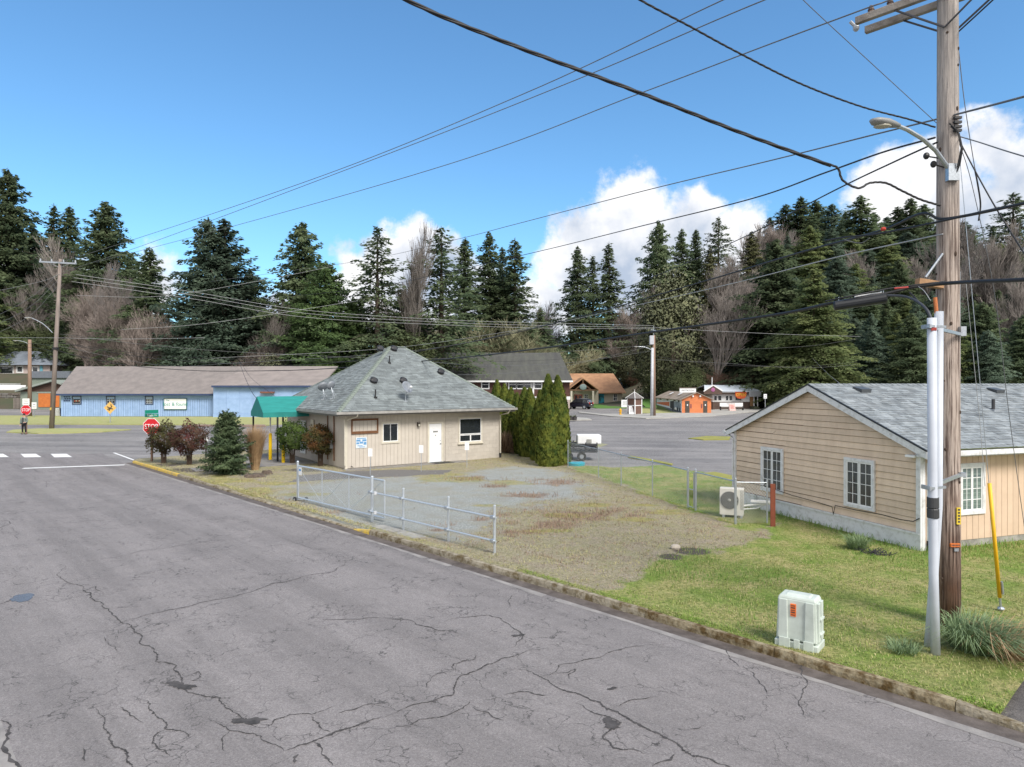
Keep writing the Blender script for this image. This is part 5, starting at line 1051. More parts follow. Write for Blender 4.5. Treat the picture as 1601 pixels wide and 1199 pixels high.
T('fir_a',234,385,112,'dense narrow fir behind the middle of the blue shop',wx=1.15); T('fir_w2',325,338,108,'left half of the twin topped broad fir behind the blue shop',wx=.72); T('fir_t',352,340,109,'right half of the twin topped broad fir behind the blue shop',wx=1.25); T('fir_w2',390,420,112,'lower fir on the right flank of the twin topped fir',wx=.8)
T('fir_w',472,345,110,'broad dark fir left of the green yew above the office roof',wx=.78); T('yew',508,408,104,'full bright green evergreen left of the office roof peak','evergreen_tree'); T('yew',553,465,106,'smaller bright evergreen directly left of the roof peak','evergreen_tree')
T('fir_s',590,352,104,'thin see-through fir standing right above the office roof peak',wx=1.1); T('fir_o',628,450,112,'short olive conifer right of the see-through fir',wx=.9); T('fir_s',690,353,108,'patchy fir standing behind the tall bare grey tree',wx=1.15)
T('fir_b',727,370,130,'first of the four firs in a row above the brown hall'); T('fir_a',765,360,134,'second of the four firs in a row above the brown hall',wx=.8); T('fir_t',786,385,138,'third of the four firs in a row above the brown hall',wx=.8); T('fir_c',805,372,131,'last of the four firs in a row above the brown hall',wx=1.2)
T('fir_a',845,480,140,'low dark fir filling the gap right of the four firs',wx=1.1); T('fir_w',820,500,135,'low dark fir deep behind the brown hall')
T('fir_a',903,383,160,'leftmost of three slim firs behind the orange roofed centre',wx=.85); T('fir_c',927,398,163,'middle one of three slim firs behind the orange roofed centre',wx=1.0); T('fir_c',952,378,166,'rightmost of three slim firs behind the orange roofed centre',wx=1.1)
T('fir_w',1030,343,168,'tall fir on the slope left of the cloud gap',wx=.62); T('fir_a',1066,356,172,'fir beside the tall one on the slope',wx=.9); T('fir_b',1088,357,175,'fir right next to the slope pair',wx=1.0); T('fir_s',1123,338,168,'thin fir with gaps standing alone on the slope skyline',wx=1.0)
T('ivy',1052,432,125,'ivy clad tree behind the kiosk and grey utility pole','ivy_clad_tree'); T('ivy',1028,470,132,'smaller ivy clad tree left of the grey utility pole','ivy_clad_tree',wx=.8)
T('fir_w',1212,372,118,'massive dark spruce behind the white roofed diner',wx=.95); T('fir_w2',1168,470,124,'lower dark spruce left flank of the massive spruce',wx=.8); T('fir_y',1272,418,104,'yellow green spruce behind the tan house gable',wx=.98); T('fir_y',1235,500,108,'lower yellow green spruce between the dark one and the bright one',wx=1.0)
T('fir_o',1110,385,158,'olive tree on the slope above the ivy clad trees',wx=.8); T('fir_o',1175,360,182,'olive conifer on the upper slope left of the massive spruce')
for i, (px, py, D, k) in enumerate([(1204,338,205,'fir_c'),(1228,318,200,'fir_a'),(1252,306,195,'fir_b'),(1276,312,205,'fir_a'),(1300,318,200,'fir_t'),(1322,330,205,'fir_b'),(1346,304,190,'fir_a'),(1366,330,198,'fir_c'),(1386,338,205,'fir_t'),(1404,322,190,'fir_a'),(1424,308,186,'fir_b'),(1444,318,195,'fir_a'),(1466,350,198,'fir_b'),(1508,345,200,'fir_t'),(1552,352,205,'fir_c'),(1584,300,180,'fir_s'),(1625,330,190,'fir_a'),(1532,380,190,'fir_c')]):
    T(k,px,py,D,'conifer standing on the skyline of the wooded hill to the right',group='conifers along the hilltop skyline',wx=1.5)
rr_ = random.Random(5)
for row, (D, y0q, y1q) in enumerate([(168,350,400),(150,395,440),(134,430,470),(122,455,505)]):
    for i in range(13):
        px = 1228+i*34+rr_.uniform(-12,12)+row*9
        if row == 3 and px < 1300: continue
        T(rr_.choice(['fir_w','fir_w2','fir_a','fir_b','fir_y','fir_t','fir_w2']), px, rr_.uniform(y0q,y1q), D+rr_.uniform(-5,5), 'conifer in the wooded slope behind the tan house', group='conifers filling the wooded slope', wx=rr_.uniform(.8,1.15))
for i in range(26):
    px = 1690+i*34+rr_.uniform(-14,14); T(rr_.choice(['fir_w','fir_w2','fir_a','fir_y']), px, 0, 120+(i*37) % 60, 'conifer beyond the right edge', group='conifers beyond the right edge', wx=rr_.uniform(.9,1.2), h=rr_.uniform(20,28))
for i in range(10):
    px = -60-i*45; T(rr_.choice(['fir_w','fir_w2','fir_a','fir_y']), px, 0, 140+(i*23) % 30, 'conifer beyond the left edge', group='conifers beyond the left edge', h=rr_.uniform(22,30))
for i, px in enumerate((1310,1365,1425,1490,1545,1600,1660)):
    T(['fir_y','fir_w2','fir_w'][i % 3], px, 500+15*math.sin(i*2), 104+3*(i % 2), 'low branched conifer at the foot of the slope above the tan house roof', group='conifers right behind the tan house', wx=.95)
for i, (px, py, D) in enumerate([(1140,400,150),(1165,430,140),(1090,450,145),(1120,480,136),(1150,500,132),(985,470,165),(1005,500,160),(965,520,162),(1190,350,190),(1215,340,195)]):
    T('bare_a' if i % 2 else 'bare_e', px, py, D, 'pinkish bare tree among the firs on the slope', 'bare_tree', group='bare trees between the slope firs')
for i, (px, py, D) in enumerate([(1525,330,150),(1560,370,140),(1592,345,145),(1500,400,138),(1575,420,128),(1610,400,130)]):
    T('bare_e', px, py, D, 'pale bare tree right of the foreground utility pole', 'bare_tree', group='pale bare trees right of the pole', wx=.95)
for i, (px, py, D, k) in enumerate([(100,362,150,'bare_e'),(140,430,128,'bare_a'),(172,440,112,'bare_a'),(135,490,126,'bare_a'),(200,490,110,'bare_a'),(70,430,158,'bare_e'),(160,400,124,'bare_e')]):
    T(k, px, py, D, 'brown bare tree in the thicket behind the far left utility pole', 'bare_tree', group='bare thicket behind the left utility pole', wx=.82)
T('bare_e',655,346,107,'tall thin bare grey tree left of the patchy fir','bare_tree',wx=.5); T('bare_b',676,455,116,'bare grey tree low in front of the patchy fir','bare_tree'); T('bare_c',765,455,134,'wide mossy bare tree above the brown hall','bare_tree',wx=1.35); T('bare_c',725,475,131,'mossy bare tree left of the wide one above the brown hall','bare_tree',wx=1.2); T('bare_c',800,500,132,'mossy bare tree right end above the brown hall roof','bare_tree',wx=1.2)
T('bare_a',425,520,104,'pinkish bare tree in the gap left of the bright yew','bare_tree',wx=1.2); T('bare_a',395,540,104,'low bare shrub tree above the pink roof of the blue shop','bare_tree',wx=1.2)
T('bare_d',1128,575,118,'round russet bare bush behind the restroom','bare_bush','bush',wx=1.4); T('bare_d',1108,585,122,'russet bare bush left of the round one','bare_bush','bush',wx=1.4); T('bare_d',985,585,158,'russet bare bush right of the orange roof','bare_bush','bush',wx=1.3)
for i, (px, py, D) in enumerate([(860,560,160),(880,550,165),(1000,575,160),(985,540,160),(640,520,104),(700,530,130),(740,545,132),(425,560,100),(1085,575,119),(1150,560,124),(255,560,104),(290,565,104),(330,560,105),(1180,575,118),(1060,585,118),(20,500,160),(55,510,158),(0,500,165),(85,510,160),(120,530,150)]):
    T('ivy' if i % 2 else 'bush', px, py, D, 'dark evergreen undergrowth bush at the foot of the firs', 'undergrowth_bush', 'bush', group='undergrowth below the trees', wx=1.5)
for i, (px, py, D, k) in enumerate([(225,470,104,'bare_a'),(432,470,108,'bare_e'),(545,480,112,'bare_e'),(610,450,112,'bare_e'),(850,470,170,'bare_e'),(868,500,168,'bare_a'),(1010,440,165,'bare_e'),(975,480,165,'bare_a'),(1160,395,150,'bare_e'),(1185,420,140,'bare_e'),(1125,440,121,'bare_e'),(1350,385,158,'bare_e'),(1440,395,152,'bare_e'),(1230,355,185,'bare_e')]):
    T(k, px, py, D, 'grey brown leafless tree showing between the evergreens', 'bare_tree', group='leafless trees between the evergreens', wx=.95)
rq = random.Random(9)
for i in range(11):
    px = 195+i*27+rq.uniform(-6,6); T(rq.choice(['fir_w','fir_w2','fir_y','fir_a']), px, rq.uniform(475,520), rq.uniform(118,140), 'low branched fir closing the gaps behind the blue shop', group='low firs behind the blue shop', wx=rq.uniform(.9,1.2))
for i in range(9):
    px = 600+i*30+rq.uniform(-6,6); T(rq.choice(['ivy','bare_c','fir_w2']), px, rq.uniform(500,535), rq.uniform(136,150), 'tangled growth behind the brown hall', 'undergrowth_tree', group='growth behind the brown hall', wx=1.3)
# far wooded ridge that closes the horizon
def ridge():
    g_ = np.random.default_rng(3); n = 26000; y = 225+g_.random(n)*60; x = (g_.random(n)*2.3-1.05)*y; rr0 = x/y
    hgt = np.interp(rr0, [-1.1,-.75,-.5,-.3,-.1,.05,.15,.3,.6,1.3], [18,14,9,8,8,9,11,16,18,20]); z = hill_h(x, y)+g_.random(n)*hgt*(.6+.4*np.sin(x*.35)**2)
    c = np.stack([x, y, z], -1); d = g_.normal(size=(n,3)); d /= np.linalg.norm(d,axis=1)[:,None]; w = np.cross(d, g_.normal(size=(n,3))); w /= np.linalg.norm(w,axis=1)[:,None]; e = 1.6*(.5+g_.random((n,1)))
    V = np.stack([c-d*e*.5, c+w*e*.35, c+d*e*.5, c-w*e*.35], 1).reshape(-1,3)
    o = link(bpy.data.objects.new('distant_wood', npmesh('distant_wood', V, np.arange(len(V)).reshape(-1,4), mat('distant_needles', (.05,.075,.045), .95, col2=(.09,.085,.06), scale=.05)))); tag(o, 'dark wood far behind the buildings that reads as one mass', 'wood', kind='stuff')
ridge()
# ---- brush along the foot of the slope
def brush():
    g_ = np.random.default_rng(13); n = 22000; y = 116+g_.random(n)*30; x = (g_.random(n)*1.75-.75)*y; z0 = hill_h(x, y); hgt = 1.2+2.2*vn(x+500, y, .15, 8)**2*2.2
    keep = ~((x > 3) & (x < 36) & (y < 156)) & (x > -62) ; z = z0+g_.random(n)*hgt; c = np.stack([x,y,z],-1)[keep]; n = len(c); d = g_.normal(size=(n,3))+np.array([0,0,.5]); d /= np.linalg.norm(d,axis=1)[:,None]; w = np.cross(d, g_.normal(size=(n,3))); w /= np.linalg.norm(w,axis=1)[:,None]; e = .55*(.5+g_.random((n,1)))
    V = np.stack([c-d*e*.5, c+w*e*.22, c+d*e*.5, c-w*e*.22], 1).reshape(-1,3)
    o = link(bpy.data.objects.new('brush', npmesh('brush', V, np.arange(len(V)).reshape(-1,4), mat('brush_leaves', (.11,.12,.05), .95, col2=(.17,.13,.09), scale=.12)))); tag(o, 'low brown green brush at the foot of the wooded slope', 'brush', kind='stuff')
brush()
# ---- hedge of columnar cedars
def column(h, r, seed, n=8500):
    g_ = np.random.default_rng(seed); t = g_.random(n); z = h*t; prof = r*np.interp(t, [0,.06,.3,.6,.85,1], [.80,.95,1,.82,.42,.04])
    az = g_.random(n)*6.283; lump = 1+.10*np.sin(az*3+seed)*np.sin(t*9+seed)+.06*np.sin(az*7+t*30); q_ = prof*lump*(.80+.24*g_.random(n)**.5)
    c = np.stack([q_*np.cos(az), q_*np.sin(az), z], -1); d = np.stack([np.cos(az)*.45, np.sin(az)*.45, .9+0*az], -1)+g_.normal(size=(n,3))*.25; d /= np.linalg.norm(d,axis=1)[:,None]
    w = np.cross(d, np.stack([np.cos(az),np.sin(az),0*az],-1)+g_.normal(size=(n,3))*.5); w /= np.linalg.norm(w,axis=1)[:,None]; e = (.17*(.6+.8*g_.random(n)))[:,None]
    return leafmesh('foliage', np.stack([c-d*e*.5, c+w*e*.27, c+d*e*.6, c-w*e*.27],1), leafmat('cedar_foliage', (.17,.19,.035), (.05,.085,.02), .14, 2.4, .15), k=.35)
cols = [column(4.4, .62, k) for k in (1, 2, 3)]; ctr = MB().tube([(0,0,0),(0,0,3.8)],[.09,.03],6).build('trunk', barkm); scene.collection.objects.unlink(ctr)
hp = [G(869,729,YZ), Vector((-1.2,50,0))]
cl = ['nearest cedar of the hedge, tall and pointed beside the chain-link fence','second cedar of the hedge, tall and pointed close behind the nearest','shorter cedar filling between the front pair of the hedge','fourth cedar along the hedge counted from the fence','fifth cedar along the hedge counted from the fence','sixth cedar along the hedge counted from the fence','seventh cedar along the hedge behind the office corner','eighth cedar along the hedge behind the office corner','ninth cedar along the hedge, mostly behind the office roof','farthest cedar of the hedge, its tip over the office roof']
for i, (px, py, D, s) in enumerate([(872,589,34.4,1.0),(857,587,35.0,1.02),(858,618,34.0,.9),(845,611,36.6,.95),(828,608,38.4,1),(820,607,39.8,.95),(808,615,41.6,.9),(799,607,43.8,.95),(789,601,46.2,1),(777,595,49,1.05)]):
    x = P(px,0,D).x; h = P(px,py,D).z-.05; t = thing('columnar_cedar', (x,D,.05), cl[i], 'hedge tree', i*1.3, 'cedars of the hedge beside the office'); t.scale = (s,s,h/4.4)
    link(bpy.data.objects.new('trunk', ctr.data), t); link(bpy.data.objects.new('foliage', cols[i % 3]), t)
# ---- planting bed at the corner
def nandina(px, py, D, h, label, leaf, seed, wr=.55):
    g_ = np.random.default_rng(seed); c = P(px,py,D); t = thing('trained_shrub', (c.x,D,YZ), label, 'shrub'); n = 5200; z0 = h*.30
    u = g_.normal(size=(n,3)); u /= np.linalg.norm(u,axis=1)[:,None]; rad = (.55+.5*g_.random(n)**.5)*(1+.22*np.sin(u[:,0]*5+seed)*np.sin(u[:,1]*4+seed)+.16*np.sin(u[:,2]*6+u[:,0]*4+seed)+.10*np.sin(u[:,1]*11+seed)); cz = (h+z0)/2; hv = (h-z0)/2
    c_ = u*rad[:,None]*np.array([wr,wr,hv])+np.array([0,0,cz]); d = g_.normal(size=(n,3)); d /= np.linalg.norm(d,axis=1)[:,None]; w = np.cross(d,g_.normal(size=(n,3))); w /= np.linalg.norm(w,axis=1)[:,None]; e = .095*(.6+.8*g_.random((n,1)))
    link(bpy.data.objects.new('foliage', leafmesh('foliage', np.stack([c_-d*e*.5,c_+w*e*.25,c_+d*e*.5,c_-w*e*.25],1), leaf, h*.55)), t)
    st = MB()
    for k in range(11):
        a = k*.57+seed; st.tube([(.10*math.cos(a),.10*math.sin(a),-.05),(.12*math.cos(a+.5),.12*math.sin(a+.5),h*.3),(wr*.5*math.cos(a+.3),wr*.5*math.sin(a+.3),h*.62)],[.028,.02,.01],5)
    st.build('stems', mat('dark_stems', (.07,.045,.03), .9), t)
lg = leafmat('olive_shrub_leaves', (.12,.13,.05), (.10,.06,.05), .1, 3); lr = leafmat('reddish_shrub_leaves', (.21,.08,.08), (.10,.09,.05), .1, 2.2); lgr = leafmat('green_shrub_leaves', (.15,.22,.06), (.055,.09,.03), .1, 3); lmix = leafmat('russet_green_leaves', (.26,.13,.06), (.09,.13,.05), .1, 1.8)
nandina(256,728,35.2,2.0,'dark round trained shrub beside the near stop sign',lg,1,.70); nandina(296,729,34.4,2.0,'reddish purple round shrub left of the little spruce',lr,2,.78)
nandina(457,727,35.0,2.1,'green round shrub on dark stems by the yellow bollards',lgr,3,.78); nandina(501,729,34.0,2.02,'russet topped round shrub at the office corner',lmix,4,.72)
sp = conifer(2.75, .80, 21, .10, 170, base=.03, droop=.10, top_sharp=.82, per=1.0, m=leafmat('spruce_needles_near', (.17,.225,.115), (.07,.11,.06), .05, 3)); c = G(355,741,YZ); t = thing('small_spruce', (c.x,c.y,YZ-.02), 'small bushy green spruce in the corner planting bed', 'tree', 1.0)
link(bpy.data.objects.new('trunk', sp[1]), t); link(bpy.data.objects.new('crown', sp[0]), t)
def blades(n, fx, fz, L, w, m, name, seed, bend=.5, lean=None):
    """fx(n)->base xy offsets; narrow bent blades of two segments"""
    g_ = np.random.default_rng(seed); bx, by, bz = fx(g_, n); az = g_.random(n)*6.283; l = L*(.45+.75*g_.random(n)); le = bend*(.3+g_.random(n)); dx, dy = np.cos(az)*le, np.sin(az)*le
    if lean is not None: dx, dy = dx*.5+lean[0](bx,by)*le, dy*.5+lean[1](bx,by)*le
    wx, wy = -np.sin(az)*w, np.cos(az)*w; z0 = bz
    a = np.stack([bx-wx,by-wy,z0],-1); b = np.stack([bx+wx,by+wy,z0],-1); c = np.stack([bx+dx*l*.4+wx*.8,by+dy*l*.4+wy*.8,z0+l*.62],-1); d = np.stack([bx+dx*l*.4-wx*.8,by+dy*l*.4-wy*.8,z0+l*.62],-1); e = np.stack([bx+dx*l,by+dy*l,z0+l*(1-.35*le)],-1); e2 = e+np.stack([wx*.1,wy*.1,0*wx],-1)
    V = np.stack([a,b,c,d,e,e2],1).reshape(-1,3); i = np.arange(n)*6; Fc = np.concatenate([np.stack([i,i+1,i+2,i+3],-1), np.stack([i+3,i+2,i+5,i+4],-1)])
    return npmesh(name, V, Fc, m)
# dried ornamental grass
strw = mat('straw_blades', (.50,.34,.19), .9, col2=(.33,.22,.12), scale=5, trans=.15)
c = G(399,737,YZ); D_ = 32.4; c = P(399,0,D_); t = thing('dried_grass_clump', (c.x,D_,YZ), 'tall straw coloured dried grass beside the small spruce', 'ornamental grass')
def f_dg(g_, n): r0 = .16*np.sqrt(g_.random(n)); a = g_.random(n)*6.28; return r0*np.cos(a), r0*np.sin(a), np.zeros(n)
link(bpy.data.objects.new('blades', blades(2600, f_dg, None, 2.0, .008, strw, 'blades', 4, .32)), t)
c = G(800,706,YZ); t = thing('dried_grass_heap', (c.x,c.y,YZ), 'heap of dried cut stalks by the right corner of the office', 'garden waste')
def f_dh(g_, n): return g_.normal(size=n)*.35, g_.normal(size=n)*.5, np.abs(g_.normal(size=n))*.12
link(bpy.data.objects.new('stalks', blades(1500, f_dh, None, 1.2, .012, mat('brown_stalks', (.36,.25,.15), .9, col2=(.16,.10,.06), scale=4), 'stalks', 5, .9)), t)
# lawn blades, weeds and moss tufts
def scat(n, region, key, thr, seed, dens=None):
    g_ = np.random.default_rng(seed); u0, u1, v0, v1 = region
    def f(_g, _n):
        D0 = g_.random(n*3)**1.0; u = u0+(u1-u0)*g_.random(n*3); v = v0+(v1-v0)*g_.random(n*3); x = KO.x+KU.x*u+KV.x*v; y = KO.y+KU.y*u+KV.y*v
        m = masks(x, y)[key] if key else np.ones(len(x)); k = (g_.random(n*3) < m*1.0) & (m > thr) & inpoly(x, y, yard_poly) & (np.abs(x) < y*.78+.5) & (y > 6.5)
        hx_, hy_ = (x-H0.x)*hy.x+(y-H0.y)*hy.y, (x-H0.x)*hx.x+(y-H0.y)*hx.y; k &= ~((hx_ > -.02) & (hy_ > -.02) & (hy_ < HL+.02))
        if dens is not None: k &= dens(x, y, g_)
        x = x[k][:n]; y = y[k][:n]; return x, y, yard_z(x, y)-.012
    return f
def grass_obj(name, n, reg, key, thr, L, w, m, seed, label, bend=.7, dens=None):
    f = scat(n, reg, key, thr, seed, dens); x, y, z = f(None, n); k = len(x)
    me = blades(k, lambda g_, n_: (x, y, z), None, L, w, m, name, seed, bend); o = link(bpy.data.objects.new(name, me)); tag(o, label, 'grass', kind='stuff'); return o
gl1 = mat('lawn_blade_green', (.21,.32,.06), .8, col2=(.33,.33,.13), scale=1.1, trans=.25, spec=.2); gl2 = mat('lawn_blade_dry', (.52,.46,.25), .9, col2=(.36,.34,.14), scale=2, trans=.2); gl3 = mat('lawn_blade_deep', (.13,.26,.04), .8, col2=(.19,.29,.06), scale=1.5, trans=.25)
clump = lambda x,y,s,t: .25+1.1*sm((vn(x,y,s,int(s*10))-t)/.10)
near_f = lambda x, y, g_: g_.random(len(x)) < np.clip(15/y, .25, 1)
grass_obj('lawn_grass', 95000, (-16,14,.2,16), 'grass', .2, .060, .0055, gl1, 31, 'short green lawn blades around the utility box and tan house', dens=lambda x,y,g_: near_f(x,y,g_) & (g_.random(len(x)) < clump(x,y,3.2,.44)))
grass_obj('dry_lawn_grass', 45000, (-16,14,.2,16), 'grass', .2, .055, .005, gl2, 32, 'dry straw blades mixed through the lawn', .9, dens=lambda x,y,g_: near_f(x,y,g_) & (g_.random(len(x)) < sm((vn(x,y,.45,12)-.40)/.2)))
grass_obj('deep_green_grass', 30000, (-16,14,.2,16), 'grass', .2, .10, .006, gl3, 33, 'longer deep green grass in patches of the lawn', .6, dens=lambda x,y,g_: g_.random(len(x)) < sm((vn(x,y,.55,15)-.56)/.12))
hd = lambda x, y, d0, d1: ((x-H0.x)*hy.x+(y-H0.y)*hy.y > -d1) & ((x-H0.x)*hx.x+(y-H0.y)*hx.y > -d0) & ((x-H0.x)*hx.x+(y-H0.y)*hx.y < HL+1)
grass_obj('wall_foot_grass', 16000, (-14,10,5,18), 'grass', .2, .19, .007, gl3, 34, 'long grass growing against the foot of the tan house', .6, dens=lambda x,y,g_: hd(x,y,.5,.35))
br1 = mat('brown_weed_blades', (.33,.235,.17), .95, col2=(.20,.135,.095), scale=3); ol1 = mat('olive_weed_blades', (.30,.31,.11), .95, col2=(.40,.35,.20), scale=3)
gp = lambda x, y, g_: (masks(x,y)['gravel'] < .5) & (masks(x,y)['grass'] < .4) & (masks(x,y)['drive'] < .4) & (g_.random(len(x)) < .08+1.2*sm((vn(x,y,3.6,21)-.50)/.07))
grass_obj('weedy_tufts', 52000, (-13,24,.2,17), None, 0, .062, .006, ol1, 35, 'olive weed tufts on the vacant lot', .9, dens=gp)
grass_obj('dead_weed_stalks', 20000, (-12,20,.2,17), 'rust', .25, .15, .006, br1, 36, 'red brown dead weeds in patches on the gravel', .7)
grass_obj('brown_lot_stubble', 26000, (-13,14,.2,17), None, 0, .07, .006, br1, 37, 'brown stubble covering the bare part of the lot', .9, dens=lambda x,y,g_: (masks(x,y)['grass'] < .4) & (masks(x,y)['gravel'] < .6) & (y < 26) & (g_.random(len(x)) < .05+1.2*sm((vn(x,y,2.8,77)-.52)/.07)))
grass_obj('kerb_edge_grass', 9000, (-14,24,.17,.42), None, 0, .06, .006, ol1, 38, 'thin grass overhanging the back of the kerb', 1.0, dens=lambda x,y,g_: masks(x,y)['drive'] < .4)
grass_obj('kerb_lawn_edge', 6000, (-14,-5,.15,.36), None, 0, .07, .006, gl1, 39, 'lawn grass overhanging the kerb below the utility box', 1.0)
def pebbles():
    g_ = np.random.default_rng(41); n = 16000; u = -4+20*g_.random(n); v = .2+14*g_.random(n); x = KO.x+KU.x*u+KV.x*v; y = KO.y+KU.y*u+KV.y*v; m = masks(x,y); k = (g_.random(n) < m['gravel']*.9+m['dirt']+.06) & inpoly(x,y,yard_poly) & (m['grass'] < .3); x = x[k]; y = y[k]; n = len(x); z = yard_z(x,y)
    s = .010+.018*g_.random(n)**3; V = []; 
    off = [(-1,-.6,-.3),(1,-.7,-.3),(.1,1,-.3),(.1,-.1,.9)]
    V = np.stack([np.stack([x+s*(o[0]+.4*g_.normal(size=n)), y+s*(o[1]+.4*g_.normal(size=n)), z+s*o[2]*.8], -1) for o in off], 1).reshape(-1,3); i = np.arange(n)*4
    Fc = np.concatenate([np.stack([i,i+1,i+3],-1),np.stack([i+1,i+2,i+3],-1),np.stack([i+2,i,i+3],-1)])
    o = link(bpy.data.objects.new('gravel_stones', npmesh('gravel_stones', V, Fc, mat('blue_grey_gravel', (.42,.44,.43), .9, col2=(.17,.18,.18), scale=30)))); tag(o, 'loose blue grey gravel on the vacant lot', 'gravel', kind='stuff')
pebbles()
# tuft of blue-green grass at the pole, tuft at the wall
def tuft(c, L, n, rad, m, name, label, seed, bend=1.0, w=.008, lean=(0,0)):
    t = thing(name, c, label, 'grass clump')
    def f(g_, k): r0 = rad*np.sqrt(g_.random(k)); a = g_.random(k)*6.28; return r0*np.cos(a), r0*np.sin(a), np.zeros(k)
    me = blades(n, f, None, L, w, m, 'blades', seed, bend, lean=(lambda x,y: x/rad*.9+lean[0], lambda x,y: y/rad*.9+lean[1])); link(bpy.data.objects.new('blades', me), t); return t
bg = mat('blue_green_blades', (.27,.36,.19), .7, col2=(.13,.20,.085), scale=8, trans=.2); 
tuft(Vector((7.15,10.55,YZ)), .58, 1500, .32, bg, 'long_grass_clump', 'large blue green arching grass clump at the foot of the pole and conduits', 51, 1.25, .008, (.3,-.35)); tuft(Vector((7.45,10.35,YZ)), .58, 550, .3, strw, 'straw_grass_clump', 'straw coloured blades fanning out right of the blue green clump', 52, 1.4, .006, (.55,-.5))
tuft(Vector((6.0,10.45,YZ)), .2, 260, .2, bg, 'small_grass_clump', 'small grass tuft left of the white conduits', 53, 1.2, .006)
c = G(1340,858,YZ); tuft(Vector((c.x,c.y,YZ)), .40, 500, .18, bg, 'wall_grass_clump', 'rounded grass tuft against the gable wall of the tan house', 54, .9, .007)
c = G(1367,866,YZ); t = MB(); 
for i in range(60): a = random.uniform(0,6.28); r0 = random.uniform(0,.28); x, y = c.x+r0*1.4*math.cos(a), c.y+r0*math.sin(a); t.beam((x,y,YZ+.01),(x+random.uniform(-.2,.2),y+random.uniform(-.1,.1),YZ+random.uniform(.02,.12)),.012,.012)
tag(t.build('debris_pile', mat('dark_debris', (.05,.05,.06), .8, col2=(.02,.02,.02), scale=20)), 'small dark debris heap in the grass below the gable window', 'debris')
mb = MB(); c = G(1056,858,YZ); mb.ell((c.x,c.y,YZ+.04),.13,.10,.08,10,6); tag(mb.build('pale_stone', mat('pale_stone', (.45,.40,.34), .9, var=.25, scale=8)), 'pale round stone at the bare patch beside the lawn', 'stone')
for px, py, w, lb in ((322,735,.35,'left of the dark stumps in the planting bed'),(397,746,.55,'right of the dark stumps at the edge of the planting bed'),(418,741,.3,'small dark stone near the walkway edge of the bed')):
    c = G(px,py,YZ); mb = MB(); n = 9; mb.add([(c.x+w*(.8+.3*random.random())*math.cos(k/n*6.28),c.y+w*.6*(.8+.3*random.random())*math.sin(k/n*6.28),YZ-.03) for k in range(n)]+[(c.x+w*.7*math.cos(k/n*6.28),c.y+w*.4*math.sin(k/n*6.28),YZ+.1+.08*random.random()) for k in range(n)],[tuple(range(n,2*n))]+[(k,(k+1)%n,(k+1)%n+n,k+n) for k in range(n)])
    tag(mb.build('rotten_log', mat('rotten_wood', (.06,.045,.035), .95, col2=(.13,.10,.08), scale=8)), lb, 'log')
# ================================================================== STREET THINGS
def lamp_arm(t, p0, p1, side=(0,0)):
    """cobra-head arm from p0 to p1 (local), head at p1"""
    p0 = Vector(p0); p1 = Vector(p1); m_ = p0.lerp(p1, .5)+Vector((0,0,(p1-p0).length*.10))
    arm = MB().tube([p0, p0.lerp(m_,.5)+Vector((0,0,.05)), m_, m_.lerp(p1,.6)+Vector((0,0,.02)), p1], .035, 8).build('lamp_arm', galv, t)
    d = (p1-m_); d.z = 0; d.normalize(); s = Vector((-d.y,d.x,0)); vs = []; prof = [(-.2,.04,.04,.03),(-.05,.08,.06,.05),(.12,.115,.075,.06),(.30,.11,.06,.055),(.40,.05,.03,.03)]
    n = 10
    for a, w, hu, hd_ in prof:
        for j in range(n):
            q_ = 6.283*j/n; vs.append(p1+d*(a+.15)+s*w*math.cos(q_)+Vector((0,0,(hu if math.sin(q_) > 0 else hd_)*math.sin(q_))))
    hdm = MB().add(vs, [(i*n+j,i*n+(j+1)%n,(i+1)*n+(j+1)%n,(i+1)*n+j) for i in range(4) for j in range(n)]+[tuple(range(n))[::-1],tuple(range(4*n,5*n))]).build('lamp_head', mat('lamp_head_grey', (.26,.26,.25), .5, var=.15), t, smooth=True)
    MB().ell(tuple(p1+d*.32-Vector((0,0,.06))),.14,.095,.03,12,6).build('lamp_lens', mat('lamp_lens_yellowed', (.45,.43,.34), .25), hdm, smooth=True)
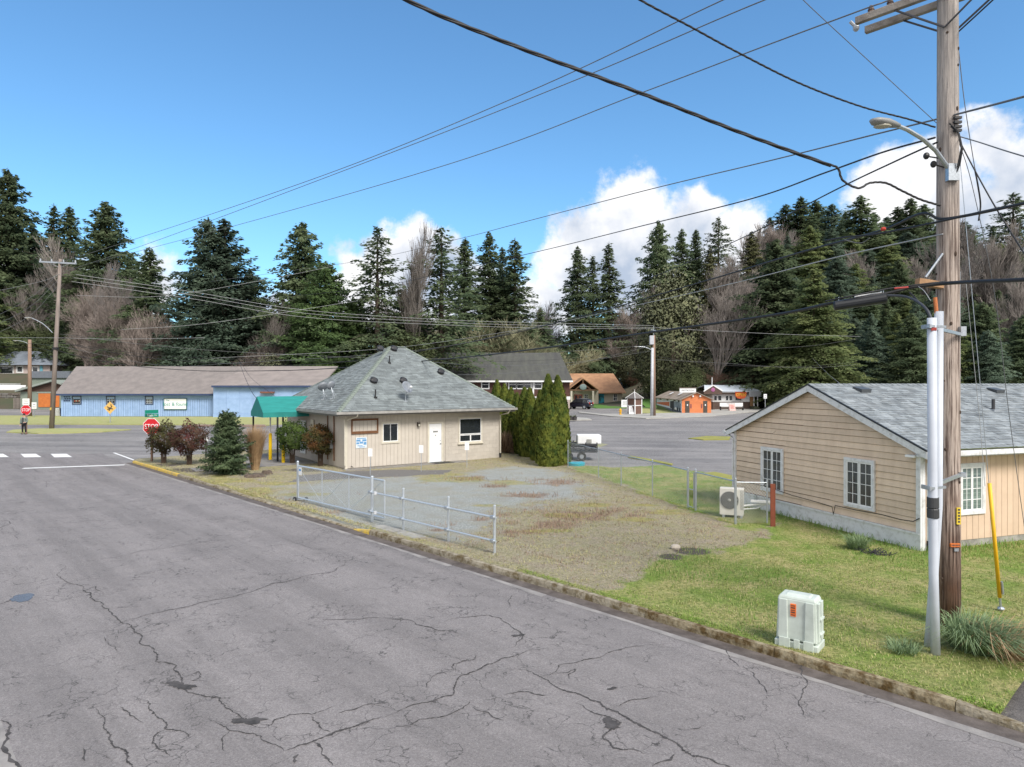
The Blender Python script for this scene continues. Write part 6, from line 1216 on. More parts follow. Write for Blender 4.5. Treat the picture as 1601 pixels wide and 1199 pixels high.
# ---- foreground utility pole
PX, PY = 7.42, 11.62; fp = thing('utility_pole', (PX,PY,YZ), 'tall weathered wooden utility pole in the right foreground with twin crossarms', 'utility pole')
pm = mat('foreground_pole_wood', (.47,.39,.335), .92, col2=(.11,.075,.06), scale=2.6, stretch=(14,14,.45), bump=1.0, bscale=7, fac=(.41,.57))
def pole_material():                                    # darker, creosote-stained foot, greyer above, as the real pole weathers
    nt = pm.node_tree; b = nt.nodes['Principled BSDF']; src = b.inputs['Base Color'].links[0].from_socket; N = nt.nodes.new; L = nt.links.new
    tc = N('ShaderNodeTexCoord'); sp_ = N('ShaderNodeSeparateXYZ'); L(tc.outputs['Object'], sp_.inputs[0]); n = N('ShaderNodeTexNoise'); n.inputs['Scale'].default_value = 2; n.inputs['Detail'].default_value = 6; L(tc.outputs['Object'], n.inputs['Vector'])
    a = N('ShaderNodeMath'); a.operation = 'MULTIPLY_ADD'; L(n.outputs[0], a.inputs[0]); a.inputs[1].default_value = 3.2; L(sp_.outputs['Z'], a.inputs[2]); r = N('ShaderNodeMapRange'); L(a.outputs[0], r.inputs[0]); r.inputs[1].default_value = 1.4; r.inputs[2].default_value = 4.6
    mx = N('ShaderNodeMixRGB'); L(r.outputs[0], mx.inputs[0]); L(src, mx.inputs[2]); m2 = N('ShaderNodeMixRGB'); m2.blend_type = 'MULTIPLY'; m2.inputs[0].default_value = 1; L(src, m2.inputs[1]); m2.inputs[2].default_value = (.50,.30,.22,1); L(m2.outputs[0], mx.inputs[1])
    r3 = N('ShaderNodeMapRange'); L(a.outputs[0], r3.inputs[0]); r3.inputs[1].default_value = 7.5; r3.inputs[2].default_value = 10.5; g3 = N('ShaderNodeMixRGB'); g3.blend_type = 'MIX'; mf = N('ShaderNodeMath'); mf.operation = 'MULTIPLY'; L(r3.outputs[0], mf.inputs[0]); mf.inputs[1].default_value = .55
    L(mf.outputs[0], g3.inputs[0]); L(mx.outputs[0], g3.inputs[1]); g3.inputs[2].default_value = (.40,.385,.37,1); L(g3.outputs[0], b.inputs['Base Color'])
pole_material()
zt = 11.9; MB().tube([(0,0,-.2),(0,0,2),(0,0,4),(0,0,6),(0,0,8),(0,0,10),(0,0,zt)],[.195,.188,.181,.174,.166,.159,.152],22).build('pole', pm, fp, smooth=True)
kn = MB()
for i in range(26):
    z = random.uniform(.8,10.5); a = random.uniform(0,6.28); r0 = .196-.004*z; kn.ell((r0*math.cos(a),r0*math.sin(a),z),.022,.022,random.uniform(.02,.05),7,5)
kn.build('knots', mat('dark_knot', (.07,.045,.03), .9), fp)
ad = Vector((6.5-7.45,12.5-11.5,0)).normalized(); az_ = 10.82-YZ
for s in (-1, 1):
    sd_ = Vector((ad.y,-ad.x,0))*.235*s; dz = -.0
    MB().beam(ad*1.40+sd_+Vector((0,0,az_)), ad*-1.5+sd_+Vector((0,0,az_)), .10,.125).build('crossarm', mat('grey_crossarm_wood', (.34,.31,.28), .9, col2=(.19,.165,.145), scale=3, stretch=(1,1,1), bump=.5), fp, bevel=.008)
br = MB()
for s in (-1, 1):
    for e in (-1, 1): br.tube([ad*.75*e+Vector((ad.y,-ad.x,0))*.25*s+Vector((0,0,az_-.06)), Vector((ad.y,-ad.x,0))*.19*s+Vector((0,0,az_-.62))],.018,6)
br.build('arm_brace', mat('dark_steel', (.06,.06,.07), .5), fp)
for e in (1.22, .9, -.8, -1.35):
    c = ad*e+Vector((0,0,az_+.06)); ins = MB().tube([c,c+Vector((0,0,.10)),c+Vector((0,0,.11)),c+Vector((0,0,.15)),c+Vector((0,0,.16)),c+Vector((0,0,.24))],[.02,.02,.065,.05,.06,.03],10).build('insulator', mat('brown_porcelain', (.10,.06,.045), .3), fp)
c = ad*1.48+Vector((0,0,az_-.0)); MB().ell(tuple(c),.06,.06,.075,10,6).tube([c,c+Vector((-.1,.02,.12))],.03,8).build('end_insulator', mat('grey_porcelain', (.40,.42,.45), .3), fp)
a0 = P(1478,264,11.5)-Vector((PX,PY,YZ)); a1 = P(1402,196,11.0)-Vector((PX,PY,YZ)); a0 = Vector((-.1,-.17,a0.z)); lamp_arm(fp, a0, a1); MB().box(-.13,.05,-.23,-.14,a0.z-.22,a0.z+.06).build('lamp_bracket', galv, fp)
for py in (248, 261): 
    z = P(0,py,11.5).z-YZ; MB().tube([(-.12,-.1,z),(-.42 if py < 255 else -.30,-.14,z+.03)],.012,6).ell((-.45 if py < 255 else -.33,-.14,z+.04),.05,.05,.06,9,6).build('secondary_insulator', mat('black_insulator', (.02,.02,.02), .4), fp)
mb = MB(); 
for py in (183,190,197,203): z = P(0,py,11.4).z-YZ; mb.box(-.02,.10,-.22,-.17,z-.02,z+.02)
mb.build('clevis_bolts', blackm, fp)
mb = MB(); mb.tube([Vector(p) for p in ((-.08,-.21,8.40),(.0,-.29,8.25),(.05,-.30,8.0),(.04,-.25,7.75),(-.02,-.2,7.55))],.014,6); mb.tube([Vector(p) for p in ((-.1,-.2,8.45),(-.03,-.30,8.3),(.02,-.32,8.0),(.0,-.25,7.7))],.012,6); mb.build('drip_loop', rubber, fp)
z = P(0,440,11.5).z-YZ; MB().beam((-.58,-.1,z-.0),(-.13,-.05,z-.06),.12,.11).build('standoff_block', mat('fresh_treated_lumber', (.42,.25,.13), .85, col2=(.30,.17,.09), scale=8), fp, bevel=.006)
MB().tube([(-.45,-.12,z+.07),(-.15,-.10,z+.47)],.02,8).build('standoff_brace', galv, fp)
mb = MB(); r0 = .205; zz = P(0,807,11.4).z-YZ; mb.box(.02,.085,-r0-.006,-r0+.02,zz-.14,zz+.14); o = mb.build('yellow_tag', mat('yellow_tag', (.75,.55,.05), .6), fp); mb = MB(); zz2 = P(0,853,11.4).z-YZ; mb.box(-.08,.075,-r0-.006,-r0+.03,zz2-.025,zz2+.03); mb.build('orange_tag', mat('orange_tag', (.80,.20,.03), .6), fp)
l = MB(); [l.box(.035,.07,-r0-.008,-r0-.006,zz-.11+k*.05,zz-.08+k*.05) for k in range(5)]; [l.box(-.07+k*.024,-.055+k*.024,-r0-.008,-r0-.006,zz2-.012,zz2+.018) for k in range(6)]; l.build('printed_marks', dk, fp); MB().box(-.02,.05,-r0-.004,-r0+.02,zz2-.10,zz2-.05).build('small_tag', galv, fp)
MB().tube([(.195,-.03,.1),(.19,-.03,6.0)],.006,5).tube([(.18,.02,6),(.17,.02,zt-.5)],.006,5).build('ground_wire', galv, fp)
# conduits standing off the pole
cond = mat('pale_blue_white_pvc', (.56,.60,.67), .5, var=.18, scale=1.5); hw_ = galv
g1 = P(1463,1029,10.35); zt1 = P(0,497,10.35).z; t = thing('white_conduit', (g1.x,10.35,YZ), 'front white plastic cable conduit with a black coupling beside the pole', 'conduit')
tx = P(1457,497,10.35).x-g1.x; MB().tube([(0,0,-.1),(tx*.55,0,1.2),(tx*.85,0,2.9),(tx,0,zt1-YZ)],.066,16).build('pipe', cond, t, smooth=True)
zc = P(0,793,10.35).z-YZ; MB().tube([(tx*.7,0,zc-.16),(tx*.7,0,zc-.15),(tx*.72,0,zc-.03),(tx*.72,0,zc-.01),(tx*.75,0,zc),(tx*.75,0,zc+.15)],[.078,.084,.084,.072,.084,.082],16).build('coupling', mat('black_coupling', (.05,.052,.055), .55), t, smooth=False)
zb_ = P(0,514,10.35).z-YZ; MB().box(tx-.05,tx+.03,-.07,-.06,zb_-.03,zb_+.015).build('red_label', mat('red_label', (.35,.04,.03), .6), t)
g2 = P(1451,1008,10.65); t2 = thing('white_conduit', (g2.x,10.65,YZ), 'rear white plastic conduit half behind the front one, with an orange stub on top', 'conduit'); tx2 = P(1468,487,10.65).x-g2.x
MB().tube([(0,0,-.1),(tx2*.45,0,.9),(tx2*.92,0,2.2),(tx2,0,P(0,487,10.65).z-YZ)],.064,16).build('pipe', cond, t2, smooth=True)
zt2 = P(0,487,10.65).z-YZ; MB().tube([(tx2-.03,0,zt2-.1),(tx2-.06,0,zt2+.22)],.028,10).build('orange_duct', mat('orange_duct', (.62,.20,.06), .6), t2)
for k, (py, py2) in enumerate(((510,515),(763,745))):
    z1 = P(0,py,10.3).z-YZ; x0_ = g1.x-PX+tx*.9; mb = MB(); mb.beam((x0_-.10,10.35-PY-.08,z1),(x0_+.22,10.35-PY+.05,z1),.05,.035); mb.beam((x0_+.0,10.35-PY+.06,z1),(-.03+.12,-.19,z1+(.05 if k else -.04)),.045,.05); mb.box(x0_-.1,x0_-.07,10.35-PY-.1,10.35-PY+.12,z1-.03,z1+.03); mb.box(.07,.16,-.24,-.16,z1-.03+(.05 if k else -.04),z1+.09)
    mb.build('standoff_bracket', hw_, fp)
# ---- utility box
b0 = Vector((4.14,10.70,YZ)); ub = thing('utility_box', b0, 'pale green plastic utility cabinet with an orange sticker on the lawn by the kerb', 'utility box', math.atan2(-.6,.8))
um = mat('pale_green_plastic', (.54,.60,.555), .6, col2=(.41,.46,.42), scale=3, rnd=.0); UW, UD, UH = .60, .40, .80
mb = MB(); mb.box(-.02,UW+.02,-.02,UD+.02,-.06,.11); base = mb.build('base', um, ub, bevel=.012)
for a, b in ((.05,.22),(.27,.36),(.41,.56)): box_part('base_plinth', (a,b,-.045,-.028,-.06,.17), um, ub, .008)
def taper(x0,x1,y0,y1,z0,z1,k=.02):
    return [(x0,y0,z0),(x1,y0,z0),(x1,y1,z0),(x0,y1,z0),(x0+k,y0+k,z1),(x1-k,y0+k,z1),(x1-k,y1-k,z1),(x0+k,y1-k,z1)],[(0,3,2,1),(4,5,6,7),(0,1,5,4),(1,2,6,5),(2,3,7,6),(3,0,4,7)]
MB().add(*taper(0,UW,0,UD,.13,UH-.04)).build('body', um, ub, bevel=.02)
for a, b in ((.03,.18),(.42,.57)): MB().add(*taper(a,b,-.022,.03,.15,UH-.05,.012)).build('raised_panel', um, ub, bevel=.01)
MB().add(*taper(.018,UW-.018,.018,UD-.018,UH-.05,UH+.0,.025)).add(*taper(.10,UW-.10,.08,UD-.08,UH-.02,UH+.022,.03)).build('lid', um, ub, bevel=.015)
MB().add(*taper(UW-.03,UW+.022,.05,.16,.15,UH-.06,.004)).add(*taper(UW-.03,UW+.022,.22,.34,.15,UH-.06,.004)).build('side_rib', um, ub, bevel=.008)
for z in (.24,.47): box_part('hinge', (UW+.0,UW+.045,.1,.3,z,z+.035), um, ub, .005)
st = box_part('sticker', (.215,.295,-.010,.02,.50,.69), mat('orange_sticker', (.85,.17,.02), .6), ub); st.location.y = .010
l = MB(); [l.box(.225,.285,-.0035,.004,.52+i*.035,.53+i*.035+.006*(i % 2)) for i in range(5)]; l.build('printed_lines', dk, ub)
# ---- street signs
def octagon(r): return [(r*math.cos(R(22.5+45*k)), r*math.sin(R(22.5+45*k))) for k in range(8)]
redm = mat('stop_red', (.55,.012,.02), .4, var=.05)
def stop_sign(loc, zc, w, label, postm, rz=0.0, post_h=None):
    t = thing('stop_sign', loc, label, 'stop sign', rz); r = w/2/math.cos(R(22.5))
    MB().box(-.045,.045,.02,.10,-.1,post_h or zc+w/2).build('post', postm, t)
    pl_ = MB().prism([(x,0,zc+z) for x, z in octagon(r)], (0,.015,0)).build('plate', white, t); MB().prism([(x,-.005,zc+z) for x, z in octagon(r*.945)], (0,.005,0)).build('red_face', redm, pl_)
    text_mesh('lettering', 'STOP', w*.42, white, pl_, (0,-.008,zc), sx=.82, ext=.003); return t
cs = G(236.5,721.5,.1); s1 = stop_sign((cs.x,cs.y,.1), P(0,667,cs.y).z-.1, .86, 'near red stop sign with green street name blades beside the trained shrubs', mat('reddish_wood_post', (.28,.17,.12), .9, var=.25, scale=6), 0, P(0,653,cs.y).z-.1)
grn = mat('street_sign_green', (.0,.21,.14), .45, var=.05); z = P(0,649.5,cs.y).z-.1
bl2 = box_part('name_blade', (-.36,.36,.03,.05,z-.09,z+.09), grn, s1); text_mesh('lettering', 'Main', .17, white, bl2, (-.07,.024,z), ext=.003); text_mesh('lettering', 'Ave', .09, white, bl2, (.22,.024,z+.02), ext=.003)
b3 = MB().box(-.012,.012,-.32,.36,z+.11,z+.29).build('name_blade', grn, s1); b3.rotation_euler = (0,0,R(-38))
c = Vector((P(40.5,0,56.4).x,56.4,0)); stop_sign(c, P(0,641,56.4).z, .84, 'far stop sign standing behind the person at the crossing', mat('reddish_wood_post', (.3,.2,.1), .9), 0)
def panel_sign(name, px0, px1, py0, py1, D, label, lines=0, m=white, post=galv, zg=0.0, cat='sign', lm=None, pw=.03):
    a = P(px0,py1,D); b = P(px1,py0,D); cx = (a.x+b.x)/2; t = thing(name, (cx,D,zg), label, cat); w = (b.x-a.x)/2; MB().box(-pw,pw,.012,.012+pw*2,-.1,b.z-zg-.02).build('post', post, t)
    p_ = MB().box(-w,w,0,.012,a.z-zg,b.z-zg).build('panel', m, t, bevel=.002)
    if lines:
        l = MB(); hh = (b.z-a.z); [l.box(-w*(.7-.2*(i % 2)),w*(.7-.1*(i % 3)),-.003,0,a.z-zg+hh*(i+.6)/(lines+.6),a.z-zg+hh*(i+.9)/(lines+.6)) for i in range(lines)]; l.build('printed_lines', lm or mat('grey_print', (.3,.3,.3), .8), p_)
    return t
panel_sign('notice_sign', 35,46,623,633,84.8,'white notice board on the brown lamp pole at the far left',3); panel_sign('notice_sign',49.5,57,629,639,84,'smaller white notice right of the brown lamp pole',2)
for px, b_, lb in ((578.8,743.6,'left of three small white parking signs before the office'),(658.5,737,'middle of three small white parking signs before the office door'),(730,731,'right of three small white parking signs under the large office window')):
    D = G(px,b_,YZ).y; panel_sign('parking_sign', px-3.4,px+3.4,b_-42.5 if px < 600 else b_-41 if px < 700 else b_-39.5,b_-30 if px < 600 else b_-29 if px < 700 else b_-27.5,D,lb,0,zg=YZ,pw=.015)
t = panel_sign('route_sign',1194,1199,616,623,97,'small white route sign on a post right of the diner',2); panel_sign('notice_sign',318,325,683,690,37.5,'small white marker on a black post behind the reddish shrub',0,post=blackm,zg=.05)
c = G(172,662); t = thing('warning_sign', (c.x,c.y,0), 'yellow diamond warning sign in front of the blue shop', 'road sign'); zc = P(0,637.5,c.y).z; w = .66; MB().box(-.04,.04,.01,.06,-.1,zc).build('post', galv, t); pl_ = MB().prism([(-w,0,zc),(0,0,zc-w),(w,0,zc),(0,0,zc+w)],(0,.01,0)).build('plate', mat('faded_yellow_orange', (.78,.48,.14), .6), t)
mb = MB(); mb.tube([(-.25,-.01,zc-.15),(.05,-.01,zc-.05),(.22,-.01,zc+.22)],.05,6); mb.tube([(-.3,-.01,zc+.12),(.28,-.01,zc-.12)],.045,6); mb.tube([(-.1,-.01,zc-.3),(.05,-.01,zc-.05)],.045,6); mb.ell((.1,-.01,zc+.30),.07,.02,.07,8,5); mb.build('pictogram', dk, pl_)
# bollards
for px, y0_b, y1_b, lb in ((422.6,677,719.5,'left yellow bollard sleeve beside the black canopy post'),(443,696,724,'right yellow bollard half hidden behind the green round shrub')):
    D = G(px,y1_b,YZ).y; c = P(px,0,D); t = thing('yellow_bollard', (c.x,D,YZ), lb, 'bollard'); h = P(0,y0_b,D).z-YZ; MB().tube([(0,0,-.05),(0,0,h-.05),(0,0,h)],[.085,.085,.05],14).build('sleeve', mat('bollard_yellow', (.80,.52,.0), .5, var=.08), t, smooth=False)
    if px < 430: MB().tube([(0,0,h),(0,0,h+.95)],.04,8).build('thin_post', white, t)
# ---- cantilever gate and pipe rail
gv_ = lambda u, z=0: UV(u, .0, z)
GL = [Vector((-7.50,23.9,0)), Vector((-4.16,20.3,0)), Vector((-2.92,19.3,0)), Vector((-1.65,17.75,0)), Vector((-.42,16.5,0))]
gpost = mat('gate_galvanized_pipe', (.58,.63,.68), .40, metal=.55, var=.15, scale=20)
g0 = GL[0]; g1_ = Vector((-3.95,20.38,0)); gd = (g1_-g0); glen = gd.length; gang = math.atan2(gd.y, gd.x)
gate = thing('rolling_gate', (g0.x,g0.y,.05), 'galvanized chain-link rolling gate on small wheels along the vacant lot', 'gate', gang)
H1 = 1.27; zb_ = .16
fr = MB(); 
for z in (zb_, H1): fr.tube([(.05,0,z),(glen+.25,0,z)], .028, 10)
fr.build('rail', gpost, gate)
for i, x in enumerate((.05, glen*.33, glen*.66, glen+.25)): MB().tube([(x,0,zb_),(x,0,H1)], .026 if i in (0,3) else .018, 10).build('upright', gpost, gate)
MB().tube([(-.08,.04,-.05),(-.08,.04,1.40)], .038, 12).ell((-.08,.04,1.40),.045,.045,.04,10,6).build('latch_post', gpost, gate)
mb = MB(); mb.tube([(.05,0,H1-.05),(glen*.33,0,zb_)],.006,5); mb.tube([(glen*.33,0,zb_),(glen*.66,0,H1)],.006,5); mb.tube([(glen*.66,0,zb_),(glen*.40,0,H1*.6)],.006,5); mb.tube([(glen*.66,0,zb_),(glen+.2,0,H1)],.006,5); mb.build('brace_rod', gpost, gate)
def mesh_link(x0, x1, z0, z1, name, parent, yl=.0, cell=.057, r=.0032):
    mb_v = []; mb_f = []
    H = z1-z0; W = x1-x0; k = -int(H/cell)-1; segs = []
    st_ = cell*1.414
    c_ = x0-H
    while c_ < x1:
        a = max(c_, x0); b = min(c_+H, x1)
        if b > a: segs.append(((a, z0+(a-c_)), (b, z0+(b-c_)))); segs.append(((a, z1-(a-c_)), (b, z1-(b-c_))))
        c_ += st_
    for (a, b) in segs:
        d = Vector((b[0]-a[0], 0, b[1]-a[1])).normalized(); n = Vector((-d.z, 0, d.x))*r; A = Vector((a[0], yl, a[1])); B = Vector((b[0], yl, b[1])); y = Vector((0, r, 0)); i = len(mb_v)
        mb_v += [A-n, A+y, A+n, B-n, B+y, B+n]; mb_f += [(i,i+1,i+4,i+3),(i+1,i+2,i+5,i+4),(i+2,i,i+3,i+5)]
    m_ = MB(); m_.add(mb_v, mb_f); o = m_.build(name, mat('chain_link_wire', (.62,.66,.68), .5, metal=.5), parent); o['kind'] = 'stuff'; return o
mesh_link(.05, glen+.25, zb_, H1, 'wire_mesh', gate)
for y in (-.06,.22):
    x_ = -.10 if y < 0 else .2
    w = MB(); vs = []; n = 18
    w.tube([(x_,y-.025,.075),(x_,y+.025,.075)], .095, n); wo = w.build('wheel', rubber, gate); MB().tube([(x_,y-.03,.075),(x_,y+.03,.075)], .045, 12).build('rim', mat('wheel_hub', (.45,.46,.47), .5), wo)
MB().tube([(-.1,-.06,.075),(.2,.24,.075)],.015,6).tube([(.05,0,.075),(.05,0,zb_)],.02,8).build('axle', gpost, gate)
sp_ = MB().box(.12,.32,-.035,-.028,H1-.30,H1-.03).build('maker_plate', white, gate); MB().box(.15,.29,-.038,-.035,H1-.16,H1-.09).build('printed_mark', blu, sp_)
ro = thing('pipe_rail', (GL[1].x,GL[1].y,.05), 'low galvanized two-pipe guide rail continuing from the gate along the kerb', 'rail', math.atan2((GL[4]-GL[1]).y, (GL[4]-GL[1]).x))
LR = (GL[4]-GL[1]).length; dR = (GL[4]-GL[1]).normalized()
for i, p in enumerate(GL[1:]):
    x = (p-GL[1]).dot(dR); h = 1.38 if i == 0 else 1.19; MB().tube([(x,0,-.1),(x,0,h)], .044 if i == 0 else .032, 12).ell((x,0,h),.046 if i == 0 else .034,.046 if i == 0 else .034,.03,10,6).build('post', gpost, ro)
    for z in (.36,.93):
        MB().box(x-.05,x+.07,-.12,-.02,z-.04,z+.04).build('clamp', galv, ro, bevel=.01)
for z in (.36,.93): MB().tube([(-.05,-.07,z),(LR+.12,-.07,z)], .026, 10).build('rail', gpost, ro)
for z in (.36,.93): MB().tube([(.33,-.11,z-.03),(.33,-.11,z+.05)],.05,10).build('roller', mat('roller_white', (.6,.62,.65), .5), ro)
slab('gate_footing', [UV(1.2,.35),UV(1.2,.75),UV(-.9,.75),UV(-.9,.35)], .115, concrete)
# ---- chain-link fence behind the lot
fpx = [(888,731),(921.7,747.6),(959,759.5),(1007.6,776),(1058,795),(1076.5,798.7),(1150,819)]
fpts = [G(x,y,YZ) for x, y in fpx]; f0, f1 = fpts[0], fpts[-1]; fd = (f1-f0); fl = fd.length; fd.normalize()
fence = thing('chain_link_fence', (f0.x,f0.y,YZ), 'waist high chain-link fence with a narrow gate between the lot and the back lawn', 'fence', math.atan2(fd.y,fd.x)); xs_ = [(p-f0).dot(fd) for p in fpts]; FH = 1.22
for i, x in enumerate(xs_): MB().tube([(x,0,-.1),(x,0,FH+.10)], .038 if i in (4,5,6) else .022, 10).ell((x,0,FH+.1),.04 if i > 3 else .026,.04 if i > 3 else .026,.03,8,5).build('post', galv, fence)
MB().tube([(xs_[0],0,FH+.02),(xs_[4],0,FH+.02)],.019,8).tube([(xs_[5],0,FH+.02),(xs_[6],0,FH+.02)],.019,8).build('top_rail', galv, fence)
gg = MB(); a, b = xs_[4]+.07, xs_[5]-.06; gg.tube([(a,-.03,.08),(a,-.03,FH-.0),(b,-.03,FH-.0),(b,-.03,.08),(a,-.03,.08)],.018,8); gg.tube([(a,-.03,.65),(b,-.03,.65)],.014,8); gg.build('gate_frame', galv, fence)
mesh_link(xs_[0], xs_[4], .02, FH, 'wire_mesh', fence, 0, .065, .0026); mesh_link(xs_[5], xs_[6], .02, FH, 'wire_mesh', fence, 0, .065, .0026)
e1 = G(1199.4,817.7,YZ); f2 = thing('short_fence_panel', (f1.x,f1.y,YZ), 'short chain-link panel with knotted mesh in front of the heat pump', 'fence', math.atan2((e1-f1).y,(e1-f1).x)); L2 = (e1-f1).length
MB().tube([(L2,0,-.1),(L2,0,FH+.08)],.026,10).build('post', galv, f2); MB().tube([(0,0,FH-.0),(L2,0,FH-.03)],.015,8).build('top_rail', galv, f2); mesh_link(0, L2, .02, FH-.02, 'wire_mesh', f2, 0, .065, .003)
bd = G(1208,823,YZ); t = thing('brown_board', (bd.x,bd.y,YZ), 'upright reddish brown board at the end of the short fence panel', 'board', R(-8)); MB().box(-.06,.08,0,.04,-.05,1.22).build('plank', mat('red_brown_board', (.22,.055,.025), .8, col2=(.15,.04,.02), scale=6), t, bevel=.006)
# ---- heat pump
hp0 = P(1125.5,0,20.95); hp = thing('heat_pump', (hp0.x,20.98,YZ), 'cream outdoor heat pump unit with a round fan grille beside the tan house', 'heat pump', R(-21)); hm_ = mat('cream_enamel', (.64,.62,.57), .5, var=.08); HW, HD_, HH = .70,.33,.82
MB().box(0,HW,0,HD_,.07,.07+HH).build('casing', hm_, hp, bevel=.015); MB().tube([(.29,-.012,.53),(.29,.012,.53)],.27,28).build('fan_recess', mat('fan_dark', (.10,.10,.095), .7), hp)
gr = MB()
for r0 in (.06,.10,.14,.18,.22,.26): gr.tube([(.29+r0*math.cos(a/24*6.283), -.02, .53+r0*math.sin(a/24*6.283)) for a in range(25)], .005, 4)
for k in range(8): a = k/8*6.283; gr.tube([(.29,-.022,.53),(.29+.27*math.cos(a),-.022,.53+.27*math.sin(a))],.004,4)
gr.build('fan_grille', mat('grille_grey', (.33,.33,.31), .5), hp); MB().ell((.29,-.03,.53),.05,.015,.05).build('fan_hub', mat('grille_grey', (.3,.3,.3), .5), hp); box_part('louvre_panel', (.60,.70,-.006,0,.25,.85), mat('louvre_grey', (.42,.41,.38), .6), hp)
for x in (.08,.6): box_part('foot', (x,x+.07,-.03,HD_+.03,-.02,.07), galv, hp)
MB().tube([(HW,.2,.35),(HW+.3,.25,.40),(HW+.75,.3,.45)],.03,8).tube([(HW,.2,.25),(HW+.35,.3,.28),(HW+.8,.35,.50)],.02,8).box(HW+.2,HW+.75,.18,.32,.48,.54).build('line_cover', offwhite, hp)
# ---- trailer and paddling pool beyond the fence
c = P(906,0,37.5); tr = thing('utility_trailer', (c.x,37.5,0), 'small black utility trailer with a white box and open tail behind the hedge end', 'trailer', R(-4)); tb = mat('trailer_black', (.04,.042,.048), .7, var=.3)
MB().box(-1.05,.95,-.5,.9,.45,.52).build('bed', tb, tr); [MB().box(x,x+.06,y,y+.05,.5,1.0).build('stake', tb, tr) for x in (-1.0,-.35,.3,.9) for y in (-.5,.85)]; [box_part('side_rail', (-1.05,.95,y,y+.04,z,z+.10), tb, tr) for y in (-.5,.86) for z in (.6,.82)]
for x in (-.6,.1):
    w = MB().tube([(x,-.62,.25),(x,-.48,.25)],.25,16).build('wheel', rubber, tr); MB().tube([(x,-.635,.25),(x,-.47,.25)],.12,10).build('rim', galv, tr if False else w)
t = thing('white_crate', (c.x,37.4,.55), 'white plastic box lying on the black trailer', 'box'); MB().box(-.15,1.15,-.3,.5,.35,.85).build('body', white, t, bevel=.05); MB().box(.35,.62,-.33,-.29,.42,.62).build('handle_slot', mat('grille_grey', (.3,.3,.3), .5), t)
c = G(901,731,.0); pool = thing('paddling_pool', (c.x,c.y+.1,.02), 'round turquoise plastic paddling pool behind the fence', 'paddling pool'); MB().tube([(0,0,0),(0,0,.22),(0,0,.25),(0,0,.22),(0,0,.06)],[.40,.46,.47,.43,.38],24,cap=True).build('shell', mat('turquoise_plastic', (.02,.42,.55), .4), pool, smooth=False)
# ---- parked car
def car(px, D, rz, label):
    c = P(px,0,D); t = thing('parked_car', (c.x,D,0), label, 'car', rz); bm_ = mat('black_car_paint', (.012,.014,.024), .18, spec=.7); L = 4.4; W = 1.78
    prof = [(-2.2,.45),(-2.18,.85),(-2.05,1.02),(-1.1,1.08),(-.45,1.62),(-.2,1.68),(1.6,1.66),(1.85,1.55),(2.12,1.05),(2.2,.95),(2.2,.40),(-2.1,.35)]
    n = len(prof); vs = []
    for y, k in ((-W/2,0),(-W/2+.0,0),(W/2,0)):
        pass
    def sect(y, inset):
        return [(x, y+(-1 if y > 0 else 1)*(max(0, z-1.0)*.26 if inset else 0), z) for x, z in prof]
    a = sect(-W/2, 1); b = sect(W/2, 1); MB().add(a+b, [tuple(range(n)), tuple(range(n, 2*n))[::-1]]+[(i,(i+1)%n,(i+1)%n+n,i+n) for i in range(n)]).build('body', bm_, t, bevel=.05)
    for s in (-1, 1):
        yy = lambda z: s*(W/2-max(0, z-1.0)*.26+.008)
        for q_ in ([(-.95,1.10),(-.42,1.56),(-.1,1.58),(-.1,1.10)],[(-.02,1.10),(-.02,1.58),(.85,1.58),(.85,1.10)],[(.93,1.10),(.93,1.58),(1.5,1.56),(1.78,1.12)]): MB().face([(x,yy(z),z) for x, z in q_]).build('side_window', glassm, t)
        for x in (-1.35,1.35):
            w = MB().tube([(x,s*(W/2-.18),.35),(x,s*(W/2+.02),.35)],.35,20).build('wheel', rubber, t); MB().tube([(x,s*(W/2-.17),.35),(x,s*(W/2+.035),.35)],.21,12).build('rim', galv, w)
        MB().box(2.16,2.225,s*.62-.14,s*.62+.14,.85,1.15).build('tail_light', mat('tail_light_red', (.45,.02,.02), .3), t); MB().box(-2.22,-2.16,s*.6-.18,s*.6+.18,.68,.82).build('headlight', mat('headlight', (.6,.6,.6), .2), t); MB().box(-.85,-.65,s*(W/2+.0)-.08,s*(W/2+.0)+.08,1.05,1.2).build('mirror', bm_, t)
    MB().face([(1.88,-.62,1.52),(1.88,.62,1.52),(2.13,.70,1.10),(2.13,-.70,1.10)]).build('rear_window', mat('pale_rear_glass', (.16,.19,.24), .1, spec=.8), t); MB().face([(-.50,-.62,1.58),(-.50,.62,1.58),(-1.04,.75,1.14),(-1.04,-.75,1.14)]).build('windscreen', glassm, t)
    MB().box(2.2,2.28,-.8,.8,.42,.62).box(-2.27,-2.15,-.8,.8,.4,.6).build('bumper', mat('grey_bumper', (.08,.08,.085), .6), t); MB().box(2.215,2.235,-.2,.2,.72,.82).build('number_plate', white, t); MB().box(-.2,1.6,-.55,-.5,1.70,1.74).box(-.2,1.6,.5,.55,1.70,1.74).build('roof_rail', galv, t)
car(905.5, 112.5, R(-32), 'black estate car parked in front of the visitor centre porch')
